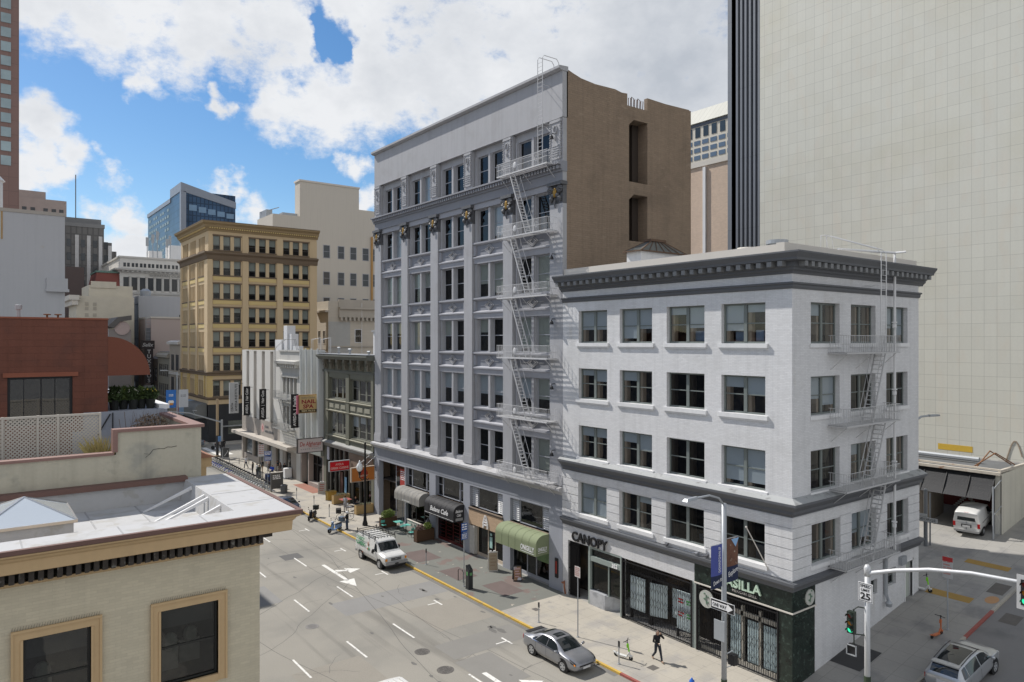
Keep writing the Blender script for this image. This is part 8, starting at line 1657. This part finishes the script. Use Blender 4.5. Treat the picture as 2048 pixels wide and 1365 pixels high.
# planters and cafe things
def planter(label, x0, x1, y, h, m, plants, th=.55, group='wooden planters'):
    t = thing('planter', label, 'planter', (x0, y, 0), group); b = MB(); b.box(x0, x1, y, y + .04, .05, h); b.box(x0, x1, y + th - .04, y + th, .05, h); b.box(x0, x0 + .04, y + .041, y + th - .041, .05, h); b.box(x1 - .04, x1, y + .041, y + th - .041, .05, h); b.build('box', m, t)
    b = MB(); [b.box(x - .01, x + .06, yy - .01, yy + .05, 0, h + .02) for x in (x0, x1 - .05) for yy in (y, y + th - .04)]; b.box(x0 - .01, x1 + .01, y - .012, y, h - .08, h + .01); b.build('frame', m, t)
    b = MB(); b.box(x0 + .05, x1 - .05, y + .05, y + th - .05, h - .15, h - .07); b.build('soil', mat('soil', (.05, .035, .025), .95), t)
    for nm, mm, r, n, s in plants: b = MB(); leafy(b, ((x0 + x1) / 2 + r[3], y + th / 2, h + r[2] * .6), r[:3], n, s); b.build(nm, mm, t)
M_pl = mat('new_pine_boards', (.42, .29, .13), .8, .15, 1.2, .1, 6, tile=('w', 30, .16, .01, .35)); M_pd = mat('dark_stained_boards', (.10, .055, .03), .8, .15, 1.2, .1, tile=('w', 30, .16, .01, .35))
M_succ = mat('pale_succulent', (.25, .28, .18), .8, .4, 6, .3)
planter('new pine planter at the far end of the restaurant patio', 32.1, 34.0, 74.9, .95, M_pl, [('foliage', M_succ, (.8, .15, .12, 0), 120, .08)])
planter('new pine planter at the near end of the restaurant patio', 32.05, 33.95, 69.0, .95, M_pl, [('foliage', M_succ, (.8, .15, .12, 0), 120, .08)])
planter('dark wooden planter with lime bush at the far end of the cafe terrace', 31.7, 33.3, 62.6, .95, M_pd, [('foliage', M_leafy, (.75, .35, .45, 0), 900, .11), ('foliage', M_leaf, (.6, .3, .3, .1), 400, .11)])
planter('dark wooden planter with mauve and green plants at the near end of the cafe terrace', 31.95, 33.75, 56.3, 1.05, M_pd, [('foliage', mat('mauve_leaf', (.22, .14, .12), .8, .4, 6, .3), (.45, .3, .3, -.4), 420, .1), ('foliage', M_leafy, (.4, .3, .35, .35), 500, .12)])
t = thing('bench_box', 'small yellow wooden chest behind the far pine planter', 'box', (33, 77.5, 0)); b = MB(); b.box(32.4, 33.4, 77.2, 77.9, 0, .9); b.box(32.35, 33.45, 77.15, 77.95, .9, .97); b.build('chest', mat('yellow_wood', (.42, .27, .06), .7, .15), t)
def table(label, x, y, m, sq=True, h=.74, group='cafe tables', r=.36):
    t = thing('cafe_table', label, 'table', (x, y, 0), group); b = MB()
    if sq: b.box(x - r, x + r, y - r, y + r, h - .03, h)
    else: b.lathe([(r, h - .03), (r, h)], (x, y, 0), 18)
    b.build('table_top', m, t); b = MB(); b.tube([(x, y, 0), (x, y, h - .03)], .03, 6); [b.tube([(x + .3 * cos(a), y + .3 * sin(a), .02), (x, y, .12)], .02, 4) for a in (.8, 2.4, 3.9, 5.5)]; b.build('pedestal', M_blackm, t)
def chair(label, x, y, rz, m, group='cafe chairs'):
    t = thing('cafe_chair', label, 'chair', group=group); b = MB(); b.box(-.2, .2, -.2, .2, .43, .46); b.build('seat', m, t); b = MB(); b.box(-.2, .2, -.22, -.19, .62, .85); b.build('backrest', m, t)
    for sx in (-1, 1):
        for sy in (-1, 1): b = MB(); b.tube([(sx * .18, sy * .18, .45), (sx * .2, sy * .22, 0)], .013, 4); (b.tube([(sx * .18, -.2, .45), (sx * .18, -.21, .85)], .013, 4) if sy < 0 else None); b.build('leg', M_blackm, t)
    put(t, (x, y, 0), rz)
M_teal = mat('teal_paint', (.12, .42, .36), .5)
table('square teal table nearer the dark lime-bush planter', 32.85, 61.5, M_teal); table('square teal table farther from the lime-bush planter', 32.85, 59.9, M_teal)
chair('teal folding chair between the two teal tables', 32.9, 60.7, pi, M_teal); chair('teal folding chair against the lime-bush planter', 31.7, 62.2, pi, M_teal); chair('teal folding chair beside the scribbled white screen', 33.5, 59.2, 0, M_teal); chair('teal folding chair nearest the mauve planter', 32.5, 58.3, .3, M_teal)
t = thing('cafe_screen', 'white scribbled terrace screen standing by the teal tables', 'screen', (32.6, 58.9, 0)); b = MB(); b.hexa([(33.35, 60.6, .1), (33.4, 60.6, .1), (33.4, 57.2, .1), (33.35, 57.2, .1), (33.35, 60.6, 1.05), (33.4, 60.6, 1.05), (33.4, 57.2, 1.05), (33.35, 57.2, 1.05)]); p = b.build('panel', mat('white_cloth', (.5, .49, .44), .9), t); b = MB(); b.tube([(33.33, 59.9 - .1 * k, .6 + .25 * sin(k * 1.1)) for k in range(22)], .014, 4); b.build('scribble', M_dark, p)
b = MB(); b.box(33.3, 33.45, 57.15, 60.65, 1.05, 1.1); b.build('top_rail', M_cream, t)
t = thing('patio_heater_cover', 'dark gray covered cone standing by the cafe window', 'heater', (33.6, 56.9, 0)); b = MB(); b.lathe([(.26, 0), (.26, 1.3), (.2, 1.6), (.03, 1.85)], (33.5, 57.0, 0), 14); b.build('cover', mat('gray_cover', (.10, .10, .105), .9), t)
table('red topped patio table beside the far pine planter', 32.9, 73.7, mat('dull_red_top', (.36, .11, .10), .5), True, .74, 'patio tables', .55); table('dark round patio table where the seated man rests', 33.0, 71.1, M_dark, False, .72, 'patio tables', .4)
M_met = mat('pale_metal_chair', (.4, .42, .45), .4, metal=.3)
chair('metal patio chair under the seated man', 33.3, 71.9, pi, M_met, 'patio chairs'); chair('empty metal patio chair at the dark round table', 32.3, 71.3, -pi / 2, M_met, 'patio chairs')

# ================================================================== PEOPLE
M_skin = mat('skin', (.42, .25, .17), .6, .05); M_hb = mat('hair_brown', (.07, .04, .025), .8, .3, 20); M_hk = mat('hair_black', (.012, .01, .01), .7, .2, 20); M_hg = mat('hair_gray', (.18, .14, .12), .8, .3, 20)
CL = lambda n, c: mat('cloth_' + n, c, .9, .12, 4, .06)
def remesh(o, v):
    m = o.modifiers.new('r', 'REMESH'); m.mode = 'VOXEL'; m.voxel_size = v; m.use_smooth_shade = True
    s = o.modifiers.new('s', 'SMOOTH'); s.factor = .5; s.iterations = 3; return bake(o)
STAND = dict(hip=((-.095, 0, .93), (.095, 0, .93)), knee=((-.11, .03, .5), (.11, .03, .5)), ank=((-.12, 0, .09), (.12, 0, .09)), sho=((-.19, 0, 1.42), (.19, 0, 1.42)), elb=((-.25, -.03, 1.14), (.25, -.03, 1.14)), wri=((-.25, .1, .9), (.25, .1, .9)), toe=((-.13, .15, .03), (.13, .15, .03)))
def person(label, loc, rz, shirt, pants, hair, pose=None, long_hair=False, sleeves='short', skirt=False, sc=1., shoes=None, helmet=None, lean=0., group=None, voxel=.014, hold=None, sit=0):
    P = dict(STAND); P.update(pose or {}); t = thing('person', label, 'person', group=group); V = Vector
    up = lambda p: V((p[0], p[1] + lean * max(0, p[2] - .95), p[2]))
    H = up((0, .02, 1.6)); b = MB()
    b.ball((0, 0, .97), (.155, .105, .13)); b.cap((0, 0, .98), up((0, 0, 1.28)), .12, .125, 12); b.ball(up((0, .01, 1.3)), (.165, .105, .16)); b.cap(up(P['sho'][0]), up(P['sho'][1]), .055, .055); b.cap(up((0, 0, 1.4)), up((0, .01, 1.53)), .055, .05)
    b.ball(H, (.073, .092, .115), 16, 12); b.ball(H + V((0, .055, -.055)), (.045, .045, .05)); b.cap(H + V((0, .088, .01)), H + V((0, .105, -.02)), .012, .015, 8)
    for s in (-1, 1): b.ball(H + V((s * .074, -.005, -.005)), (.012, .02, .03), 8, 6)
    b.cap(H + V((-.02, .093, -.055)), H + V((.02, .093, -.055)), .008, .008, 6)
    for i in (0, 1):
        s = -1 if i == 0 else 1; S, E, W = up(P['sho'][i]), up(P['elb'][i]) if 'elbabs' not in P else V(P['elb'][i]), up(P['wri'][i]) if 'elbabs' not in P else V(P['wri'][i])
        b.cap(S, E, .05, .038); b.cap(E, W, .038, .026); d = (W - E).normalized(); sd = d.cross(V((0, 1, 0))); sd = sd.normalized() if sd.length > .1 else V((1, 0, 0)); n_ = sd.cross(d)
        b.cap(W, W + d * .075, .028, .036, 10)
        for k in range(4):
            f0 = W + d * .085 + sd * (k - 1.5) * .019; L = (.068, .078, .073, .056)[k]; f1 = f0 + (d * .85 + n_ * .35).normalized() * L * .55; f2 = f1 + (d * .5 + n_ * .85).normalized() * L * .5; b.cap(f0, f1, .0098, .009, 6); b.cap(f1, f2, .009, .0078, 6)
        th = W + d * .03 + sd * (-.03 * s); b.cap(th, th + (d * .7 - sd * s * .7).normalized() * .06, .012, .009, 6)
        Hp, K, A, T = V(P['hip'][i]), V(P['knee'][i]), V(P['ank'][i]), V(P['toe'][i]); b.cap(Hp, K, .085, .055); b.cap(K, A, .055, .036); b.cap(A, T, .035, .03)
    body = remesh(b.build('body', M_skin, t, True), voxel)
    b = MB(); b.ball((0, 0, 1.0), (.165, .12, .1)); b.cap((0, 0, 1.0), up((0, 0, 1.28)), .14, .142, 12); b.ball(up((0, .005, 1.3)), (.18, .12, .165)); b.cap(up(P['sho'][0]), up(P['sho'][1]), .068, .068)
    for i in (0, 1):
        S, E, W = up(P['sho'][i]), up(P['elb'][i]), up(P['wri'][i]); b.cap(S, S + (E - S) * (.75 if sleeves == 'short' else 1), .066, .056)
        if sleeves == 'long': b.cap(E, E + (W - E) * .93, .052, .042)
    remesh(b.build('jacket' if sleeves == 'long' else 'shirt', shirt, t, True), voxel)
    b = MB(); b.ball((0, 0, .95), (.172, .122, .12))
    if skirt: b.lathe([(.17, 1.0), (.19, .8), (.23, .4), (.25, .12)], (0, 0, 0), 14)
    else:
        for i in (0, 1): Hp, K, A = V(P['hip'][i]), V(P['knee'][i]), V(P['ank'][i]); b.cap(Hp, K, .1, .072); b.cap(K, K + (A - K) * .97, .07, .055)
    remesh(b.build('dress' if skirt else 'trousers', pants, t, True), voxel)
    for i in (0, 1): b = MB(); A, T = V(P['ank'][i]), V(P['toe'][i]); b.cap(A + V((0, -.04, -.035)), T, .045, .038); b.build('shoe', shoes or M_black, t, True)
    b = MB()
    if helmet: b.ball(H + V((0, -.01, .03)), (.125, .145, .14), 14, 10); b.build('helmet', helmet, t, True)
    else:
        b.ball(H + V((0, -.022, .03)), (.083, .094, .1), 14, 10)
        if long_hair: b.cap(H + V((0, -.06, 0)), up((0, -.09, 1.38)), .08, .07)
        b.build('hair', hair, t, True)
    b = MB(); [b.ball(H + V((s * .03, .084, .012)), (.011, .008, .008), 6, 5) for s in (-1, 1)]; b.build('eye', M_dark, body)
    if hold == 'cup':
        W, E = up(P['wri'][1]), up(P['elb'][1]); c = W + (W - E).normalized() * .1; b = MB(); b.lathe([(.03, -.05), (.04, .06)], c, 12); cup = thing('paper_cup', 'pale paper cup held by the walking woman', 'cup'); b.build('cup', M_cream, cup); put(cup, loc, rz)
    put(t, (loc[0], loc[1], loc[2] - sit), rz, scale=sc); return t
walk = dict(hip=((-.09, 0, .93), (.09, 0, .93)), knee=((-.09, .20, .53), (.1, -.05, .5)), ank=((-.09, .34, .12), (.11, -.36, .16)), toe=((-.09, .50, .08), (.12, -.26, .03)), elb=((-.33, .10, 1.28), (.27, .02, 1.14)), wri=((-.16, .1, 1.52), (.10, .24, 1.08)))
person('woman in black top and dark jeans walking with one hand raised to her head', (31.0, 27.4, -.02), pi - .35, CL('black', (.015, .015, .017)), CL('dark_jeans', (.03, .034, .045)), M_hg, walk, True, 'long', False, 1., mat('tan_shoe', (.25, .17, .12)), voxel=.011, hold='cup')
mv = lambda e, w: dict(elb=((-.25, -.03, 1.14), e), wri=((-.25, .1, .9), w))
G = 'people waiting on the sidewalk'
fold = dict(elb=((-.25, .04, 1.15), (.25, .04, 1.15)), wri=((-.1, .24, 1.12), (.1, .24, 1.12)))
step = dict(knee=((-.1, .16, .52), (.1, -.05, .5)), ank=((-.1, .22, .1), (.11, -.28, .14)), toe=((-.1, .38, .06), (.11, -.16, .04)))
for lb, p, rz, sh, pa, ha, ps, lh, sl, sk_ in [
    ('person in white shirt and dark shorts striding ahead of the waiting group', (31.4, 103.8, 0), .5, (.62, .64, .68), (.03, .04, .07), M_hk, step, False, 'short', False),
    ('dark-clothed person with long hair next to the white kiosk post', (30.7, 98.6, 0), 1.2, (.02, .02, .024), (.03, .03, .035), M_hk, {}, True, 'long', False),
    ('person in white T-shirt and black trousers with folded arms', (30.75, 97.0, 0), -1.3, (.66, .66, .64), (.02, .02, .022), M_hk, fold, False, 'short', False),
    ('person in dark green jacket and jeans nearest the bicycle row', (30.55, 95.5, 0), -.6, (.04, .05, .04), (.06, .08, .11), M_hb, fold, False, 'long', False),
    ('tall person in black coat and tan trousers behind the white T-shirt', (32.1, 99.2, 0), 2.6, (.015, .015, .016), (.25, .18, .12), M_hk, {}, False, 'long', False),
    ('person in pale pink top leaning back by the sign pole', (33.2, 99.8, 0), 2.0, (.50, .40, .38), (.05, .05, .07), M_hk, mv((.27, .0, 1.15), (.2, .2, 1.2)), False, 'short', False),
    ('person in black shirt and gray trousers holding a drink', (33.75, 97.6, 0), 1.4, (.018, .018, .02), (.35, .34, .31), M_hk, fold, False, 'short', False),
    ('woman in long taupe dress beside the one in black', (33.5, 95.9, 0), 1.9, (.10, .075, .06), (.13, .10, .085), M_hk, {}, True, 'long', True),
    ('woman in long black dress at the right of the waiting group', (34.0 - .25, 95.0, 0), 2.2, (.012, .012, .013), (.014, .013, .014), M_hk, {}, True, 'long', True),
    ('person in black seen from behind at the far crosswalk corner', (33.9, 124.0, 0), .1, (.012, .012, .013), (.02, .02, .022), M_hk, {}, False, 'long', False),
    ('man in gray shirt and gray trousers standing by the pine planters', (31.65, 70.9, 0), -1.0, (.34, .35, .38), (.30, .30, .32), M_hb, fold, False, 'short', False),
    ('rider with white helmet and black jacket standing at the blue moped', (28.95, 64.4, .0), .7, (.015, .016, .018), (.05, .07, .12), M_hk, fold, False, 'long', False)]:
    c = lambda v, n: CL('%s%d%d%d' % (n, v[0] * 255, v[1] * 255, v[2] * 255), v)
    person(lb, p, rz, c(sh, 's'), c(pa, 'p'), ha, ps, lh, sl, sk_, 1.02 if 'man' in lb and 'wo' not in lb else .99, group=G if p[1] > 94 and p[1] < 104 else None, helmet=M_wht if 'helmet' in lb else None)
seat = dict(hip=((-.1, 0, .93), (.1, 0, .93)), knee=((-.13, .42, .95), (.13, .42, .95)), ank=((-.13, .45, .52), (.13, .45, .52)), toe=((-.13, .6, .46), (.13, .6, .46)), elb=((-.27, .1, 1.2), (.27, .1, 1.2)), wri=((-.1, .3, 1.18), (.1, .3, 1.18)))
person('seated man in black jacket at the dark patio table', (33.3, 71.95, 0), pi, CL('black', (.015, .015, .017)), CL('dark_jeans', (.03, .034, .045)), mat('hair_ginger', (.16, .06, .035), .8), seat, False, 'long', sit=.44)
person('person in bright blue jacket sitting low beyond the map panel', (32.8, 97.0, 0), 2.4, CL('bright_blue', (.02, .07, .42)), CL('navy', (.02, .025, .05)), M_hk, seat, False, 'long', sit=.46, group=G)
ride = dict(hip=((-.1, 0, .93), (.1, 0, .93)), knee=((-.26, .36, .82), (.26, .36, .82)), ank=((-.22, .2, .45), (.22, .2, .45)), toe=((-.22, .36, .4), (.22, .36, .4)), elb=((-.32, .2, 1.2), (.32, .2, 1.2)), wri=((-.33, .42, 1.13), (.33, .42, 1.13)))
person('motorcyclist in tan jacket and silver helmet astride the black motorcycle', (33.4, 125.35, ZR), -pi / 2 + 2.5, CL('rust_tan', (.25, .12, .07)), CL('dark_jeans', (.03, .034, .045)), M_hk, ride, False, 'long', helmet=M_plate, sit=.1)

# ================================================================== SKY, SUN, CAMERA
w = bpy.data.worlds.new('World'); SC.world = w; w.use_nodes = True; nt = w.node_tree; L = nt.links.new
SUNV = Vector((-.34 * cos(radians(46)), .94 * cos(radians(46)), sin(radians(46)))).normalized()
bg_ = nt.nodes['Background']; sky = nt.nodes.new('ShaderNodeTexSky'); sky.sky_type = 'NISHITA'; sky.sun_disc = False
sky.sun_elevation = radians(46); sky.sun_rotation = atan2(SUNV.x, SUNV.y); sky.air_density = 1.; sky.dust_density = .3; sky.ozone_density = 2.2
tc = nt.nodes.new('ShaderNodeTexCoord'); D0 = tc.outputs['Generated']
wp = nt.nodes.new('ShaderNodeTexNoise'); wp.inputs['Scale'].default_value = 16; wp.inputs['Detail'].default_value = 7; L(D0, wp.inputs[0])
wv = nt.nodes.new('ShaderNodeVectorMath'); wv.operation = 'MULTIPLY_ADD'; wv.inputs[1].default_value = (.12, .12, .12); L(wp.outputs['Color'], wv.inputs[0])
wo = nt.nodes.new('ShaderNodeVectorMath'); wo.operation = 'SUBTRACT'; wo.inputs[1].default_value = (.06, .06, .06); L(D0, wo.inputs[0]); L(wo.outputs[0], wv.inputs[2]); D = wv.outputs[0]
def M2(op, a, c, clamp=False):
    n = nt.nodes.new('ShaderNodeMath'); n.operation = op; n.use_clamp = clamp
    for i, s in enumerate((a, c)):
        if isinstance(s, (int, float)): n.inputs[i].default_value = s
        else: L(s, n.inputs[i])
    return n.outputs[0]
def blob(c, r):
    n = nt.nodes.new('ShaderNodeVectorMath'); n.operation = 'DISTANCE'; n.inputs[1].default_value = c; L(D, n.inputs[0]); return M2('SUBTRACT', 1, M2('DIVIDE', n.outputs['Value'], r))
BL = [(0.053,0.923,0.381,0.064),(0.142,0.914,0.381,0.085),(0.23,0.898,0.376,0.080),(0.295,0.879,0.374,0.076),(0.37,0.876,0.309,0.075),(0.423,0.841,0.336,0.096),(0.497,0.791,0.357,0.145),(0.59,0.721,0.364,0.19),(0.69,0.622,0.369,0.22),(0.773,0.57,0.277,0.20),(0.338,0.829,0.446,0.090),(0.426,0.793,0.434,0.11),(0.07,0.969,0.238,0.040),(0.063,0.978,0.201,0.040),(0.102,0.972,0.214,0.038),(0.132,0.967,0.217,0.022),(0.085,0.978,0.192,0.030),(0.161,0.936,0.312,0.022),(0.25,0.928,0.278,0.017),(0.402,0.885,0.236,0.022),(0.152,0.977,0.147,0.031),(0.145,0.983,0.111,0.036),(0.161,0.982,0.1,0.034),(0.073,0.982,0.171,0.018),(0.263,0.947,0.183,0.023),(0.29,0.943,0.163,0.030),(0.427,0.886,0.183,0.023),(0.328,0.886,0.328,0.040),(0.313,0.898,0.31,0.028)]
acc = None
for x, y, z, r in BL:
    v = blob((x, y, z), r * 1.2); acc = v if acc is None else M2('MAXIMUM', acc, v)
# the rest of the sky: loose broken cloud away from the modelled part
far_ = nt.nodes.new('ShaderNodeVectorMath'); far_.operation = 'DISTANCE'; far_.inputs[1].default_value = (.28, .93, .2); L(D, far_.inputs[0])
acc = M2('MAXIMUM', acc, M2('SUBTRACT', M2('MULTIPLY', M2('SUBTRACT', far_.outputs['Value'], .75), .55), .0))
acc = M2('MINIMUM', acc, 1.)
for hx, hr in (((.362, .850, .385), .040), ((.340, .862, .376), .026), ((.375, .848, .372), .02)): acc = M2('SUBTRACT', acc, M2('MULTIPLY', M2('MAXIMUM', blob(hx, hr), 0.), 1.3))
mp = nt.nodes.new('ShaderNodeMapping'); mp.inputs['Scale'].default_value = (1, 1, 1.5); L(D0, mp.inputs[0])
def wn(sc, det, ro=.6):
    n = nt.nodes.new('ShaderNodeTexNoise'); n.inputs['Scale'].default_value = sc; n.inputs['Detail'].default_value = det; n.inputs['Roughness'].default_value = ro; L(mp.outputs[0], n.inputs[0]); return n.outputs['Fac']
n1 = wn(11., 10, .66); n2 = wn(34., 7, .65)
den = M2('ADD', acc, M2('MULTIPLY', M2('SUBTRACT', n1, .5), 2.0)); den = M2('ADD', den, M2('MULTIPLY', M2('SUBTRACT', n2, .5), .8))
mr = nt.nodes.new('ShaderNodeMapRange'); mr.interpolation_type = 'SMOOTHSTEP'; mr.inputs[1].default_value = .02; mr.inputs[2].default_value = .68; L(den, mr.inputs[0])
shade = nt.nodes.new('ShaderNodeMapRange'); shade.inputs[1].default_value = .2; shade.inputs[2].default_value = 1.3; L(M2('ADD', M2('ADD', M2('MULTIPLY', den, .35), M2('MULTIPLY', M2('MAXIMUM', blob((.70, .60, .34), .42), 0.), .75)), M2('MULTIPLY', M2('SUBTRACT', wn(5., 5), .5), 1.9)), shade.inputs[0])
cc = nt.nodes.new('ShaderNodeMix'); cc.data_type = 'RGBA'; cc.inputs[6].default_value = (7.6, 7.75, 8.0, 1); cc.inputs[7].default_value = (4.5, 4.85, 5.4, 1); L(shade.outputs[0], cc.inputs['Factor'])
hs = nt.nodes.new('ShaderNodeHueSaturation'); hs.inputs['Saturation'].default_value = 1.28; hs.inputs['Value'].default_value = 1.0; L(sky.outputs[0], hs.inputs['Color'])
mxs = nt.nodes.new('ShaderNodeMix'); mxs.data_type = 'RGBA'; L(mr.outputs[0], mxs.inputs['Factor']); L(hs.outputs[0], mxs.inputs[6]); L(cc.outputs[2], mxs.inputs[7])
L(mxs.outputs[2], bg_.inputs['Color']); bg_.inputs['Strength'].default_value = .112
sl = bpy.data.lights.new('sun', 'SUN'); sl.energy = 5.0; sl.angle = radians(.53); sl.color = (1, .955, .89); so = bpy.data.objects.new('sun', sl); COL.objects.link(so); so.rotation_euler = SUNV.to_track_quat('Z', 'Y').to_euler(); so.location = (0, 0, 120)
cam = bpy.data.cameras.new('camera'); cam.lens = 36 * 1440 / 2048; cam.sensor_width = 36; cam.clip_end = 6000; cam.clip_start = .1
co = bpy.data.objects.new('camera', cam); COL.objects.link(co); co.location = (0, 0, 18); co.rotation_euler = (radians(90), 0, -radians(37.1)); SC.camera = co
SC.view_settings.view_transform = 'Standard'; SC.view_settings.look = 'None'; SC.view_settings.exposure = 0
SC.cycles.use_denoising = True if hasattr(SC, 'cycles') else None
SC.cycles.max_bounces = 6; SC.cycles.transparent_max_bounces = 12
